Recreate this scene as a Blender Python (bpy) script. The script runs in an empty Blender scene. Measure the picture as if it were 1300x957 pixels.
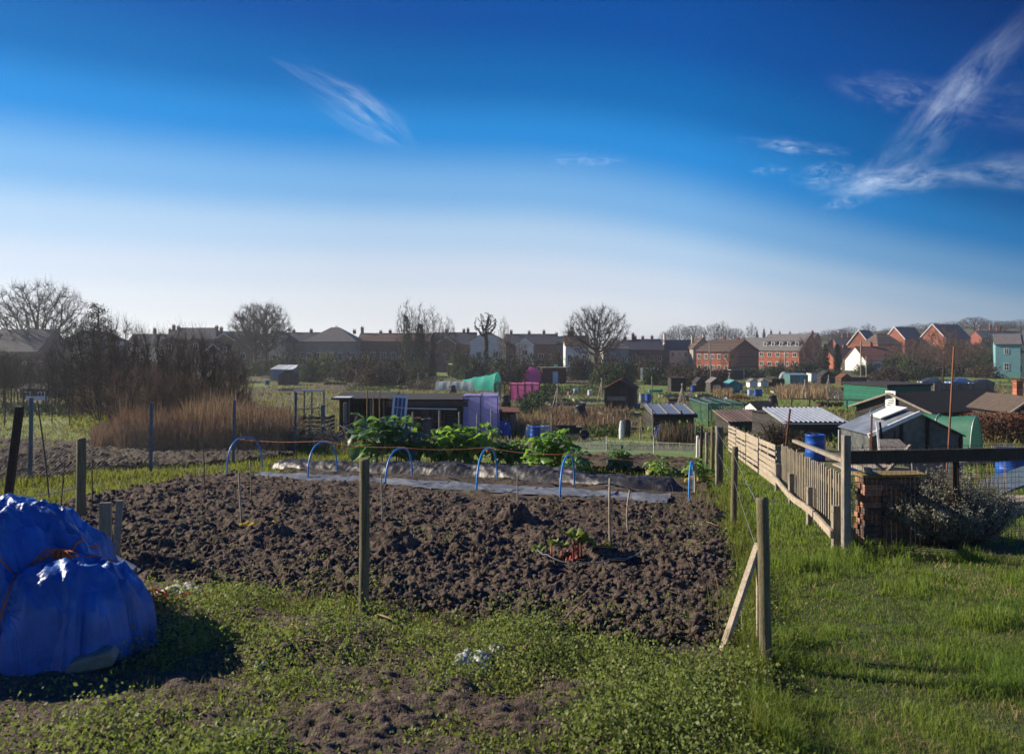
EXPO, HAZE = 0.8, 0.0004
import bpy, math, random
import numpy as np
from mathutils import Vector, Matrix

R = random.Random(11)
rng = np.random.default_rng(11)
PI = math.pi
F, CX, HY, EYE = 950.0, 650.0, 434.0, 1.7      # focal length and principal point in photo pixels, eye height in metres
scene = bpy.context.scene
COL = scene.collection

# ---------------------------------------------------------------- noise and terrain
def _h(ix, iy, s):
    n = (ix.astype(np.int64)*374761393 + iy.astype(np.int64)*668265263 + s*1274126177) & 0xffffffff
    n = ((n ^ (n >> 13))*1274126177) & 0xffffffff
    n = ((n ^ (n >> 16))*2246822519) & 0xffffffff
    return ((n ^ (n >> 15)) & 0xffff)/65535.0
def vnoise(x, y, s=0):
    x = np.asarray(x, float); y = np.asarray(y, float)
    ix = np.floor(x); iy = np.floor(y); fx = x-ix; fy = y-iy
    fx = fx*fx*(3-2*fx); fy = fy*fy*(3-2*fy)
    a = _h(ix, iy, s); b = _h(ix+1, iy, s); c = _h(ix, iy+1, s); d = _h(ix+1, iy+1, s)
    return (a*(1-fx)+b*fx)*(1-fy)+(c*(1-fx)+d*fx)*fy
def fbm(x, y, s=0, o=4):
    t = 0; a = 1; n = 0
    for k in range(o):
        t = t+a*vnoise(x, y, s+k); n += a; a *= .5; x = np.asarray(x)*2.03; y = np.asarray(y)*2.03
    return t/n
def sstep(a, b, x):
    t = np.clip((x-a)/(b-a), 0, 1); return t*t*(3-2*t)

_ty = np.linspace(-60, 6000, 12121)
_tz = np.interp(_ty, [-60, 0, 15, 32, 45, 60, 90, 130, 190, 240, 330, 450, 700, 1500, 6000],
                [4.5, 0, -1.125, -2.4, -3.0, -3.5, -4.3, -4.9, -5.2, -5.0, -4.2, -2.6, -.5, 0, 0])
_k = np.ones(7)/7
_tz[3:-3] = np.convolve(_tz, _k, 'valid')
def terr(x, y):
    x = np.asarray(x, float); y = np.asarray(y, float)
    z = np.interp(y, _ty, _tz)
    a = np.clip(x/np.maximum(y, 5), -2, 2)
    z = z + 13.5*sstep(190, 520, y)*sstep(.12, .62, a) + 1.5*sstep(150, 190, y)*sstep(.5, .7, a)
    z = z + (vnoise(x/9+3, y/9, 5)-.5)*.16*sstep(18, 40, y) + (vnoise(x/70, y/70, 6)-.5)*1.2*sstep(120, 300, y)
    return z
def tz(x, y): return float(terr(x, y))
_Y = np.geomspace(1.2, 900, 6000)
def hit(px, py, off=0.0):
    dx = (px-CX)/F; dz = (HY-py)/F
    g = EYE+dz*_Y-terr(dx*_Y, _Y)-off
    i = np.argmax(g <= 0)
    if g[i] > 0: i = len(_Y)-1
    if i == 0: return Vector((dx*_Y[0], _Y[0], tz(dx*_Y[0], _Y[0])))
    t = g[i-1]/(g[i-1]-g[i]); y = _Y[i-1]+t*(_Y[i]-_Y[i-1])
    return Vector((dx*y, y, tz(dx*y, y)))
def hits(px, py):
    px = np.asarray(px, float); py = np.asarray(py, float)
    dx = (px-CX)/F; dz = (HY-py)/F
    lo = np.full(px.shape, 1.2); hi = np.full(px.shape, 170.0)
    for _ in range(32):
        m = (lo+hi)/2; g = EYE+dz*m-terr(dx*m, m)
        lo = np.where(g > 0, m, lo); hi = np.where(g > 0, hi, m)
    m = (lo+hi)/2
    return np.stack([dx*m, m, terr(dx*m, m)], 1)
def at(px, py, y): return Vector(((px-CX)/F*y, y, EYE+(HY-py)/F*y))
def ground(px, y):
    x = (px-CX)/F*y
    return Vector((x, y, tz(x, y)))

# ---------------------------------------------------------------- objects
def tag(o, label=None, cat=None, group=None, kind=None):
    if label: o['label'] = label
    if cat: o['category'] = cat
    if group: o['group'] = group
    if kind: o['kind'] = kind
    return o
def thing(name, label, cat, loc=(0, 0, 0), rz=0.0, group=None):
    o = bpy.data.objects.new(name, None); COL.objects.link(o)
    o.empty_display_size = .2
    o.location = loc; o.rotation_euler = (0, 0, rz)
    return tag(o, label, cat, group)
def link(name, me, mat, parent=None, loc=(0, 0, 0)):
    if mat is not None:
        me.materials.clear()
        for m in (mat if isinstance(mat, (list, tuple)) else [mat]): me.materials.append(m)
    o = bpy.data.objects.new(name, me); COL.objects.link(o)
    o.location = loc
    if parent: o.parent = parent
    return o
def copy_tree(o, parent=None):
    c = o.copy(); COL.objects.link(c)
    if parent: c.parent = parent
    for ch in list(o.children): copy_tree(ch, c)
    return c
def npmesh(name, V, Fs, smooth=False, midx=None):
    """V (n,3); Fs list of int arrays (m,k)"""
    me = bpy.data.meshes.new(name)
    V = np.asarray(V, np.float32)
    Fs = [np.asarray(f, np.int32) for f in Fs if len(f)]
    me.vertices.add(len(V)); me.vertices.foreach_set('co', V.ravel())
    nl = sum(f.size for f in Fs); npoly = sum(len(f) for f in Fs)
    me.loops.add(nl); me.polygons.add(npoly)
    me.loops.foreach_set('vertex_index', np.concatenate([f.ravel() for f in Fs]))
    tot = np.concatenate([np.full(len(f), f.shape[1], np.int32) for f in Fs])
    st = np.concatenate([[0], np.cumsum(tot)[:-1]]).astype(np.int32)
    me.polygons.foreach_set('loop_start', st); me.polygons.foreach_set('loop_total', tot)
    if smooth: me.polygons.foreach_set('use_smooth', np.ones(npoly, bool))
    if midx is not None: me.polygons.foreach_set('material_index', np.asarray(midx, np.int32))
    me.update(calc_edges=True)
    return me
def frames(d):
    d = d/np.maximum(np.linalg.norm(d, axis=1, keepdims=True), 1e-9)
    ref = np.where(np.abs(d[:, 2:3]) < .9, np.array([[0, 0, 1.]]), np.array([[1., 0, 0]]))
    u = np.cross(d, ref); u /= np.maximum(np.linalg.norm(u, axis=1, keepdims=True), 1e-9)
    return u, np.cross(d, u)
def edge_tubes(p0, p1, r0, r1, n=3):
    p0 = np.asarray(p0, float); p1 = np.asarray(p1, float); m = len(p0)
    r0 = np.broadcast_to(np.asarray(r0, float), (m,)); r1 = np.broadcast_to(np.asarray(r1, float), (m,))
    u, v = frames(p1-p0)
    a = np.arange(n)*2*PI/n
    c = np.cos(a)[None, :, None]; s = np.sin(a)[None, :, None]
    ring = u[:, None]*c+v[:, None]*s
    V = np.concatenate([p0[:, None]+ring*r0[:, None, None], p1[:, None]+ring*r1[:, None, None]], 1).reshape(-1, 3)
    b = (np.arange(m)*2*n)[:, None]; k = np.arange(n)[None]; k2 = (k+1) % n
    Q = np.stack([b+k, b+k2, b+n+k2, b+n+k], 2).reshape(-1, 4)
    return V, Q
def leaf_quads(P, size, up=.3, aspect=.5, r=rng, nrm=None):
    """diamond leaves at P with random directions; size array"""
    m = len(P); size = np.broadcast_to(np.asarray(size, float), (m,))[:, None]
    d = r.normal(size=(m, 3)); d[:, 2] += up; d /= np.linalg.norm(d, axis=1, keepdims=True)
    e = r.normal(size=(m, 3)); w = np.cross(d, e); w /= np.maximum(np.linalg.norm(w, axis=1, keepdims=True), 1e-9)
    n = np.cross(d, w)
    V = np.stack([P, P+d*size*.5+w*size*aspect*.5+n*size*.08, P+d*size, P+d*size*.5-w*size*aspect*.5+n*size*.08], 1).reshape(-1, 3)
    Q = np.arange(m*4).reshape(-1, 4)
    return V, Q
def blades(P, h, w, lean=.35, r=rng, dirs=None):
    """grass blades: tapered bent blades of 2 segments"""
    m = len(P); h = np.broadcast_to(np.asarray(h, float), (m,))[:, None]; w = np.broadcast_to(np.asarray(w, float), (m,))[:, None]
    a = r.random(m)*2*PI; side = np.stack([np.cos(a), np.sin(a), 0*a], 1)
    b = r.random(m)*2*PI; l = np.abs(r.normal(size=(m, 1)))*lean
    ld = np.stack([np.cos(b), np.sin(b), 0*b], 1)*l
    if dirs is not None: ld = ld+dirs
    mid = P+np.array([0, 0, 1.])*h*.55+ld*h*.35; tip = P+np.array([0, 0, 1.])*h*(1-.35*np.minimum(l, 1.5))+ld*h*1.0
    V = np.stack([P-side*w*.5, P+side*w*.5, mid+side*w*.4, mid-side*w*.4, tip], 1).reshape(-1, 3)
    i = (np.arange(m)*5)[:, None]
    return V, np.concatenate([i, i+1, i+2, i+3], 1), np.concatenate([i+3, i+2, i+4], 1)

class MB:
    """collects shapes into one mesh"""
    def __init__(s): s.v = []; s.f = []; s.m = []; s.mi = 0
    def add(s, vs, fs):
        n = len(s.v); s.v += [tuple(v) for v in vs]
        for f in fs: s.f.append(tuple(i+n for i in f)); s.m.append(s.mi)
        return s
    def box(s, c, d, rz=0.0, rx=0.0, ry=0.0, M=None):
        x, y, z = d[0]/2, d[1]/2, d[2]/2
        P = [(-x, -y, -z), (x, -y, -z), (x, y, -z), (-x, y, -z), (-x, -y, z), (x, -y, z), (x, y, z), (-x, y, z)]
        if M is None and (rz or rx or ry):
            M = Matrix.Rotation(rz, 3, 'Z') @ Matrix.Rotation(ry, 3, 'Y') @ Matrix.Rotation(rx, 3, 'X')
        P = [(M @ Vector(p) if M else Vector(p))+Vector(c) for p in P]
        return s.add(P, [(0, 3, 2, 1), (4, 5, 6, 7), (0, 1, 5, 4), (1, 2, 6, 5), (2, 3, 7, 6), (3, 0, 4, 7)])
    def span(s, x0, x1, y0, y1, z0, z1): return s.box(((x0+x1)/2, (y0+y1)/2, (z0+z1)/2), (x1-x0, y1-y0, z1-z0))
    def beam(s, p, q, w, h=None, up=(0, 0, 1)):
        p = Vector(p); q = Vector(q); h = h or w; d = q-p; L = d.length; d.normalize()
        u = Vector(up)
        if abs(d.dot(u)) > .98: u = Vector((0, 1, 0))
        x = d.cross(u).normalized(); z = x.cross(d)
        P = []
        for t in (p, q):
            for a, b in ((-1, -1), (1, -1), (1, 1), (-1, 1)): P.append(t+x*a*w/2+z*b*h/2)
        return s.add(P, [(3, 2, 1, 0), (4, 5, 6, 7), (0, 1, 5, 4), (1, 2, 6, 5), (2, 3, 7, 6), (3, 0, 4, 7)])
    def tube(s, pts, r, n=6, cap=True):
        pts = [Vector(p) for p in pts]; k = len(pts)
        rr = r if isinstance(r, (list, tuple)) else [r]*k
        V = []; Fc = []; pu = None
        for i, p in enumerate(pts):
            d = (pts[min(i+1, k-1)]-pts[max(i-1, 0)])
            d = d.normalized() if d.length > 1e-9 else Vector((0, 0, 1))
            if pu is None:
                pu = d.cross(Vector((0, 0, 1)) if abs(d.z) < .9 else Vector((1, 0, 0))).normalized()
            else:
                pu = (pu-d*pu.dot(d)); pu = pu.normalized() if pu.length > 1e-6 else d.orthogonal().normalized()
            w = d.cross(pu)
            for j in range(n):
                a = 2*PI*j/n; V.append(p+(pu*math.cos(a)+w*math.sin(a))*rr[i])
        for i in range(k-1):
            for j in range(n):
                a = i*n+j; b = i*n+(j+1) % n; Fc.append((a, b, b+n, a+n))
        if cap: Fc += [tuple(range(n))[::-1], tuple(range((k-1)*n, k*n))]
        return s.add(V, Fc)
    def lathe(s, prof, n=16, c=(0, 0, 0)):
        V = []; Fc = []; k = len(prof)
        for r, z in prof:
            for j in range(n):
                a = 2*PI*j/n; V.append((c[0]+r*math.cos(a), c[1]+r*math.sin(a), c[2]+z))
        for i in range(k-1):
            for j in range(n):
                a = i*n+j; b = i*n+(j+1) % n; Fc.append((a, b, b+n, a+n))
        if prof[0][0] > .001: Fc.append(tuple(range(n))[::-1])
        if prof[-1][0] > .001: Fc.append(tuple(range((k-1)*n, k*n)))
        return s.add(V, Fc)
    def prism(s, poly, y0, y1):
        """poly in x,z extruded along y"""
        n = len(poly)
        V = [(x, y0, z) for x, z in poly]+[(x, y1, z) for x, z in poly]
        Fc = [tuple(range(n)), tuple(range(n, 2*n))[::-1]]+[(i, i+n, (i+1) % n+n, (i+1) % n) for i in range(n)]
        return s.add(V, Fc)
    def slab(s, quad, t):
        """a four or three cornered sheet of thickness t"""
        q = [Vector(p) for p in quad]; n = (q[1]-q[0]).cross(q[2]-q[0]).normalized()*t/2
        k = len(q)
        V = [p-n for p in q]+[p+n for p in q]
        return s.add(V, [tuple(range(k))[::-1], tuple(range(k, 2*k))]+[(i, (i+1) % k, (i+1) % k+k, i+k) for i in range(k)])
    def obj(s, name, mat, parent=None, loc=(0, 0, 0), smooth=False, bevel=0):
        me = bpy.data.meshes.new(name); me.from_pydata(s.v, [], s.f)
        if isinstance(mat, (list, tuple)): me.polygons.foreach_set('material_index', s.m)
        if smooth: me.polygons.foreach_set('use_smooth', [True]*len(me.polygons))
        me.update()
        o = link(name, me, None, parent, loc)
        for m in (mat if isinstance(mat, (list, tuple)) else [mat]): me.materials.append(m)
        if bevel:
            b = o.modifiers.new('bevel', 'BEVEL'); b.width = bevel; b.segments = 2; b.limit_method = 'ANGLE'
        return o

# ---------------------------------------------------------------- materials
def _rgba(c): return (c[0], c[1], c[2], 1)
def mat(name, c1, c2=None, scale=4., rough=.8, bump=0., bscale=None, stretch=(1, 1, 1), metal=0., spec=.3, trans=0., alpha=1.,
        c3=None, plank=None, lo=.35, hi=.65, tcol=None, fine=None, sheen=0):
    m = bpy.data.materials.new(name); m.use_nodes = True
    nt = m.node_tree; N = nt.nodes; L = nt.links; N.clear()
    out = N.new('ShaderNodeOutputMaterial')
    b = N.new('ShaderNodeBsdfPrincipled')
    b.inputs['Roughness'].default_value = rough; b.inputs['Metallic'].default_value = metal
    b.inputs['Specular IOR Level'].default_value = spec
    tc = N.new('ShaderNodeTexCoord'); mp = N.new('ShaderNodeMapping'); oi = N.new('ShaderNodeObjectInfo')
    mul = N.new('ShaderNodeMath'); mul.operation = 'MULTIPLY'; mul.inputs[1].default_value = 83.7
    L.new(oi.outputs['Random'], mul.inputs[0])
    mp.inputs['Scale'].default_value = stretch
    L.new(tc.outputs['Object'], mp.inputs['Vector']); L.new(mul.outputs[0], mp.inputs['Location'])
    c2 = c2 or tuple(x*.7 for x in c1)
    nz = N.new('ShaderNodeTexNoise'); nz.inputs['Scale'].default_value = scale; nz.inputs['Detail'].default_value = 5; nz.inputs['Roughness'].default_value = .6
    L.new(mp.outputs[0], nz.inputs['Vector'])
    rp = N.new('ShaderNodeValToRGB'); e = rp.color_ramp.elements
    e[0].position = lo; e[0].color = _rgba(c1); e[1].position = hi; e[1].color = _rgba(c2)
    if c3: k = rp.color_ramp.elements.new(min(.99, hi+.12)); k.color = _rgba(c3)
    L.new(nz.outputs['Fac'], rp.inputs['Fac'])
    col = rp.outputs['Color']
    if fine:
        n3 = N.new('ShaderNodeTexNoise'); n3.inputs['Scale'].default_value = fine[0]; n3.inputs['Detail'].default_value = 3
        L.new(mp.outputs[0], n3.inputs['Vector'])
        mr = N.new('ShaderNodeMapRange'); mr.inputs['To Min'].default_value = 1-fine[1]; mr.inputs['To Max'].default_value = 1+fine[1]
        mr.inputs['From Min'].default_value = .3; mr.inputs['From Max'].default_value = .7
        L.new(n3.outputs['Fac'], mr.inputs['Value'])
        mx = N.new('ShaderNodeVectorMath'); mx.operation = 'SCALE'
        L.new(col, mx.inputs[0]); L.new(mr.outputs[0], mx.inputs['Scale']); col = mx.outputs[0]
    if plank:      # gaps between boards: axis, board width, gap share
        sx = N.new('ShaderNodeSeparateXYZ'); L.new(tc.outputs['Object'], sx.inputs[0])
        d = N.new('ShaderNodeMath'); d.operation = 'DIVIDE'; d.inputs[1].default_value = plank[1]; L.new(sx.outputs[plank[0]], d.inputs[0])
        fr = N.new('ShaderNodeMath'); fr.operation = 'FRACT'; L.new(d.outputs[0], fr.inputs[0])
        fl = N.new('ShaderNodeMath'); fl.operation = 'FLOOR'; L.new(d.outputs[0], fl.inputs[0])
        wn = N.new('ShaderNodeTexWhiteNoise'); wn.noise_dimensions = '1D'; L.new(fl.outputs[0], wn.inputs['W'])
        mr = N.new('ShaderNodeMapRange'); mr.inputs['To Min'].default_value = .72; mr.inputs['To Max'].default_value = 1.25; L.new(wn.outputs['Value'], mr.inputs['Value'])
        gt = N.new('ShaderNodeMath'); gt.operation = 'GREATER_THAN'; gt.inputs[1].default_value = plank[2]; L.new(fr.outputs[0], gt.inputs[0])
        m1 = N.new('ShaderNodeMapRange'); m1.inputs['To Min'].default_value = .25; m1.inputs['To Max'].default_value = 1; L.new(gt.outputs[0], m1.inputs['Value'])
        m2 = N.new('ShaderNodeMath'); m2.operation = 'MULTIPLY'; L.new(mr.outputs[0], m2.inputs[0]); L.new(m1.outputs[0], m2.inputs[1])
        mx = N.new('ShaderNodeVectorMath'); mx.operation = 'SCALE'
        L.new(col, mx.inputs[0]); L.new(m2.outputs[0], mx.inputs['Scale']); col = mx.outputs[0]
    L.new(col, b.inputs['Base Color'])
    if bump:
        n2 = N.new('ShaderNodeTexNoise'); n2.inputs['Scale'].default_value = bscale or scale*4; n2.inputs['Detail'].default_value = 6
        L.new(mp.outputs[0], n2.inputs['Vector'])
        bp = N.new('ShaderNodeBump'); bp.inputs['Strength'].default_value = bump; bp.inputs['Distance'].default_value = .02
        L.new(n2.outputs['Fac'], bp.inputs['Height']); L.new(bp.outputs[0], b.inputs['Normal'])
    sh = b.outputs[0]
    if trans:
        t = N.new('ShaderNodeBsdfTranslucent')
        if tcol: t.inputs['Color'].default_value = _rgba(tcol)
        else: L.new(col, t.inputs['Color'])
        ms = N.new('ShaderNodeMixShader'); ms.inputs[0].default_value = trans
        L.new(sh, ms.inputs[1]); L.new(t.outputs[0], ms.inputs[2]); sh = ms.outputs[0]
    if alpha < 1:
        t = N.new('ShaderNodeBsdfTransparent'); ms = N.new('ShaderNodeMixShader'); ms.inputs[0].default_value = alpha
        L.new(t.outputs[0], ms.inputs[1]); L.new(sh, ms.inputs[2]); sh = ms.outputs[0]
    L.new(sh, out.inputs['Surface'])
    return m

WOOD_POST = mat('post_wood', (.20, .17, .10), (.10, .095, .05), 6, .9, .6, 30, (8, 8, .7), fine=(60, .3), c3=(.26, .23, .16))
WOOD_GREY = mat('grey_wood', (.30, .27, .22), (.16, .14, .11), 5, .9, .5, 25, (3, 3, .6), fine=(40, .3))
WOOD_PALE = mat('pale_wood', (.40, .345, .265), (.25, .205, .15), 5, .85, .4, 25, (2, 2, 2), fine=(40, .25))
WOOD_PICKET = mat('picket_wood', (.36, .31, .225), (.20, .17, .12), 5, .85, .4, 25, (6, 6, .7), fine=(40, .3))
WOOD_DARK = mat('dark_wood', (.045, .036, .028), (.02, .017, .014), 5, .9, .4, 20, (1, 1, 6), fine=(40, .3))
BOARD_DARK = mat('dark_boards', (.05, .047, .043), (.026, .024, .022), 3, .9, .3, 20, (1, 1, 5), plank=(2, .14, .12))
BOARD_DARK_V = mat('dark_upright_boards', (.085, .075, .066), (.045, .04, .036), 3, .9, .3, 20, (5, 5, 1), plank=(0, .16, .12))
BOARD_BROWN = mat('brown_boards', (.11, .065, .04), (.06, .036, .024), 3, .9, .3, 20, (1, 1, 5), plank=(2, .14, .12))
FELT = mat('roof_felt', (.022, .022, .024), (.035, .034, .034), 3, .95, .2, 40)
FELT_BLACK = mat('black_felt', (.008, .008, .009), (.013, .013, .014), 3, .95, .2, 40)
FELT_BROWN = mat('brown_felt', (.10, .075, .06), (.07, .055, .045), 4, .95, .2)
GLASS = mat('window_glass', (.02, .025, .03), (.03, .035, .045), 2, .06, spec=.6)
GLASS_CLEAR = mat('clear_sheet', (.35, .42, .45), (.25, .32, .36), 3, .15, spec=.5, alpha=.38)
WHITE = mat('white_paint', (.78, .78, .76), (.66, .66, .64), 6, .6)
BLUE_PLASTIC = mat('blue_plastic', (.012, .09, .42), (.01, .065, .30), 4, .4, spec=.45)
WHITE_PLASTIC = mat('white_plastic', (.72, .72, .68), (.58, .58, .54), 4, .5)
BLACK_PLASTIC = mat('black_plastic', (.018, .018, .02), (.03, .03, .032), 4, .45, spec=.4)
HOOP_BLUE = mat('hoop_blue', (.02, .20, .58), (.03, .25, .62), 6, .4, spec=.4)
METAL_BLUE = mat('blue_grey_metal', (.12, .17, .21), (.08, .115, .145), 12, .6, metal=.3, fine=(60, .2))
FENCE_WIRE = mat('fence_wire_metal', (.10, .11, .12), (.06, .065, .07), 8, .6, metal=.3)
METAL_GREY = mat('galvanised', (.36, .38, .39), (.25, .27, .29), 6, .5, metal=.6)
RUST = mat('rust', (.16, .055, .028), (.09, .035, .02), 8, .9, fine=(40, .3))
BLACK_IRON = mat('black_iron', (.022, .018, .017), (.04, .024, .018), 12, .8, fine=(50, .3))
ORANGE_ROPE = mat('orange_rope', (.62, .13, .03), (.45, .10, .03), 30, .8)
WIRE = mat('wire', (.33, .34, .34), (.22, .22, .22), 8, .5, metal=.6)
WIRE_RUST = mat('rusty_wire', (.06, .035, .028), (.04, .028, .024), 8, .8)
PALE_ROPE = mat('pale_cord', (.55, .52, .45), (.45, .42, .36), 20, .8)
BRICK_ORANGE = mat('orange_brick', (.35, .12, .068), (.26, .09, .055), 1.2, .9, fine=(6, .15), plank=(2, .3, .1))
BRICK_RED = mat('red_brick', (.24, .07, .045), (.17, .055, .04), 1.2, .9, fine=(6, .15))
BRICK_BROWN = mat('brown_brick', (.17, .10, .075), (.12, .075, .06), 1.2, .9, fine=(6, .15))
CREAM = mat('cream_render', (.60, .53, .38), (.5, .44, .32), 1, .9)
DULL_RENDER = mat('dull_render', (.20, .19, .165), (.15, .145, .13), 1, .9)
OFFWHITE = mat('white_render', (.66, .66, .62), (.56, .56, .53), 1, .9)
GREY_RENDER = mat('grey_render', (.30, .29, .25), (.24, .235, .2), 1, .9)
TURQ_RENDER = mat('turquoise_render', (.17, .36, .37), (.15, .32, .34), 1, .9)
SLATE = mat('slate', (.055, .06, .075), (.04, .043, .055), 1.5, .7, fine=(8, .15))
SLATE_BLUE = mat('blue_slate', (.03, .04, .07), (.022, .03, .055), 1.5, .65, fine=(8, .15))
TILE_BROWN = mat('brown_tile', (.12, .08, .058), (.085, .058, .045), 1.5, .85, fine=(8, .2), plank=(2, .33, .15))
TILE_TERRA = mat('terracotta_tile', (.25, .10, .06), (.17, .075, .05), 1.5, .85, fine=(8, .2), plank=(2, .3, .15))
TILE_GREY = mat('grey_tile', (.15, .14, .135), (.11, .105, .105), 1.5, .85, fine=(8, .15))
BARK = mat('bark', (.055, .045, .038), (.035, .03, .026), 8, .95, .4, 30)
TWIG = mat('twig', (.06, .045, .04), (.04, .032, .03), 8, .95)
TWIG_WARM = mat('warm_twig', (.14, .095, .07), (.085, .06, .045), 8, .95)
IVY = mat('ivy_leaf', (.022, .04, .018), (.04, .06, .022), .8, .6, trans=.2)
LEAF_DARK = mat('dark_leaf', (.022, .042, .016), (.045, .07, .024), .6, .7, trans=.2)
LEAF_MID = mat('mid_leaf', (.05, .085, .022), (.09, .12, .035), .6, .7, trans=.25)
LEAF_YEL = mat('yellow_leaf', (.13, .15, .03), (.09, .12, .025), .6, .7, trans=.3)
LEAF_BROWN = mat('brown_leaf', (.10, .072, .045), (.06, .05, .035), .6, .9, trans=.15)
LEAF_BEECH = mat('beech_leaf', (.20, .085, .045), (.13, .06, .035), 2, .85, trans=.25)
CONIFER = mat('conifer_leaf', (.016, .03, .018), (.03, .045, .025), .8, .8, trans=.1)
KALE = mat('kale_leaf', (.055, .15, .035), (.11, .24, .05), 9, .45, .15, 30, trans=.45, tcol=(.26, .46, .04), spec=.5)
KALE_BLUE = mat('blue_kale_leaf', (.04, .11, .055), (.08, .17, .08), 9, .4, .15, 30, trans=.38, tcol=(.17, .34, .05), spec=.6)
KALE_STEM = mat('kale_stem', (.30, .30, .16), (.2, .22, .1), 9, .7)
YELLOW_LEAF = mat('yellowed_leaf', (.50, .36, .03), (.38, .30, .04), 9, .6, trans=.4)
GRASS = mat('grass_blade', (.07, .135, .022), (.17, .215, .04), .7, .55, trans=.5, tcol=(.24, .34, .04), spec=.35, c3=(.27, .24, .10), fine=(5, .4))
GRASS_YEL = mat('pale_grass_blade', (.085, .125, .02), (.15, .17, .035), .7, .6, trans=.45, tcol=(.22, .25, .035), c3=(.24, .2, .08), fine=(7, .3))
WEED = mat('weed_leaf', (.13, .18, .04), (.21, .25, .075), 2.2, .6, trans=.4, tcol=(.22, .28, .05), c3=(.22, .2, .10), fine=(20, .3))
STRAW = mat('straw', (.33, .24, .13), (.22, .15, .085), 1.5, .85, trans=.25, fine=(6, .3))
REED = mat('reed', (.24, .155, .095), (.15, .10, .065), 1.3, .9, trans=.25, fine=(6, .35), c3=(.32, .22, .13))
SOIL = mat('soil', (.054, .040, .030), (.110, .082, .061), 5, .95, 1., 70, fine=(30, .45), c3=(.15, .118, .09))
SOIL_FAR = mat('far_soil', (.045, .034, .027), (.085, .066, .045), .8, .95, .9, 20, fine=(5, .35))
TURF = mat('turf_soil', (.024, .036, .010), (.05, .055, .02), 2.5, .95, .6, 20, fine=(14, .3))
# ================================================================ camera, sun, sky, air
SUN_AZ, SUN_EL = -71.0, 26.0
cam_d = bpy.data.cameras.new('camera'); cam = bpy.data.objects.new('camera', cam_d); COL.objects.link(cam)
cam.location = (0, 0, EYE); cam.rotation_euler = (PI/2, 0, 0)
cam_d.sensor_width = 36; cam_d.lens = 36*F/1300; cam_d.shift_y = -(957/2-HY)/1300
cam_d.clip_start = .1; cam_d.clip_end = 40000
cam_d.dof.use_dof = True; cam_d.dof.focus_distance = 9.5; cam_d.dof.aperture_fstop = 3.2
scene.camera = cam
sv = Vector((math.sin(math.radians(SUN_AZ))*math.cos(math.radians(SUN_EL)), math.cos(math.radians(SUN_AZ))*math.cos(math.radians(SUN_EL)), math.sin(math.radians(SUN_EL))))
sun_d = bpy.data.lights.new('sun', 'SUN'); sun = bpy.data.objects.new('sun', sun_d); COL.objects.link(sun)
sun_d.energy = 5.0; sun_d.angle = math.radians(.53); sun_d.color = (1, .87, .70)
sun.rotation_euler = sv.to_track_quat('Z', 'Y').to_euler(); sun.location = (-30, 15, 30)

W = bpy.data.worlds.new('World'); scene.world = W; W.use_nodes = True
nt = W.node_tree; N = nt.nodes; L = nt.links; N.clear()
wo = N.new('ShaderNodeOutputWorld'); bg = N.new('ShaderNodeBackground'); sky = N.new('ShaderNodeTexSky')
sky.sky_type = 'NISHITA'; sky.sun_disc = False; sky.sun_elevation = math.radians(SUN_EL); sky.sun_rotation = math.radians(SUN_AZ)
sky.air_density = 1.0; sky.dust_density = 1.6; sky.ozone_density = 2.2; sky.altitude = 20
# clear winter sky colours by height and by bearing from the sun, laid over the Sky Texture; unseen side behind the camera raised as fill
tc = N.new('ShaderNodeTexCoord'); sx = N.new('ShaderNodeSeparateXYZ'); L.new(tc.outputs['Generated'], sx.inputs[0])
def mth(op, a, b=None, clamp=False):
    n = N.new('ShaderNodeMath'); n.operation = op; n.use_clamp = clamp
    for i, v in enumerate((a, b)):
        if v is None: continue
        if isinstance(v, (int, float)): n.inputs[i].default_value = v
        else: L.new(v, n.inputs[i])
    return n.outputs[0]
def rng_map(v, a, b, c, d, smooth=False):
    n = N.new('ShaderNodeMapRange'); n.interpolation_type = 'SMOOTHSTEP' if smooth else 'LINEAR'
    for k, q in zip(('From Min', 'From Max', 'To Min', 'To Max'), (a, b, c, d)): n.inputs[k].default_value = q
    L.new(v, n.inputs['Value']); return n.outputs[0]
hyp = mth('SQRT', mth('ADD', mth('MULTIPLY', sx.outputs[0], sx.outputs[0]), mth('MULTIPLY', sx.outputs[1], sx.outputs[1])))
hyp = mth('MAXIMUM', hyp, .02)
elev = mth('DIVIDE', sx.outputs[2], hyp)
ca = mth('DIVIDE', mth('ADD', mth('MULTIPLY', sx.outputs[0], sv.x/math.hypot(sv.x, sv.y)), mth('MULTIPLY', sx.outputs[1], sv.y/math.hypot(sv.x, sv.y))), hyp)
sh = mth('MULTIPLY', mth('MULTIPLY', mth('MULTIPLY', mth('POWER', rng_map(ca, -.27, .34, 1., 0.), 1.8), .2), rng_map(elev, 0, .2, .55, 1., True)), rng_map(ca, -.3, -.75, 1., .15, True))
gg = mth('ADD', rng_map(ca, -.28, .10, .60, 1.0), rng_map(ca, -.3, -.75, 0., .75, True))  # second term: unseen sky behind the camera brightened to fill shaded faces
g2 = rng_map(ca, .5, 1., 1., 1.2)
ramp = N.new('ShaderNodeValToRGB'); ramp.color_ramp.interpolation = 'EASE'
RS = [(0, (.88, .89, .90)), (.046, (.76, .79, .845)), (.09, (.64, .72, .845)), (.141, (.456, .63, .84)), (.2, (.20, .45, .79)), (.278, (.02, .262, .70)), (.35, (.001, .15, .50)), (.436, (0, .090, .42)), (.6, (0, .045, .28))]
el = ramp.color_ramp.elements
el[0].position = 0; el[0].color = _rgba(RS[0][1]); el[1].position = 1; el[1].color = _rgba(RS[-1][1])
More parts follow.
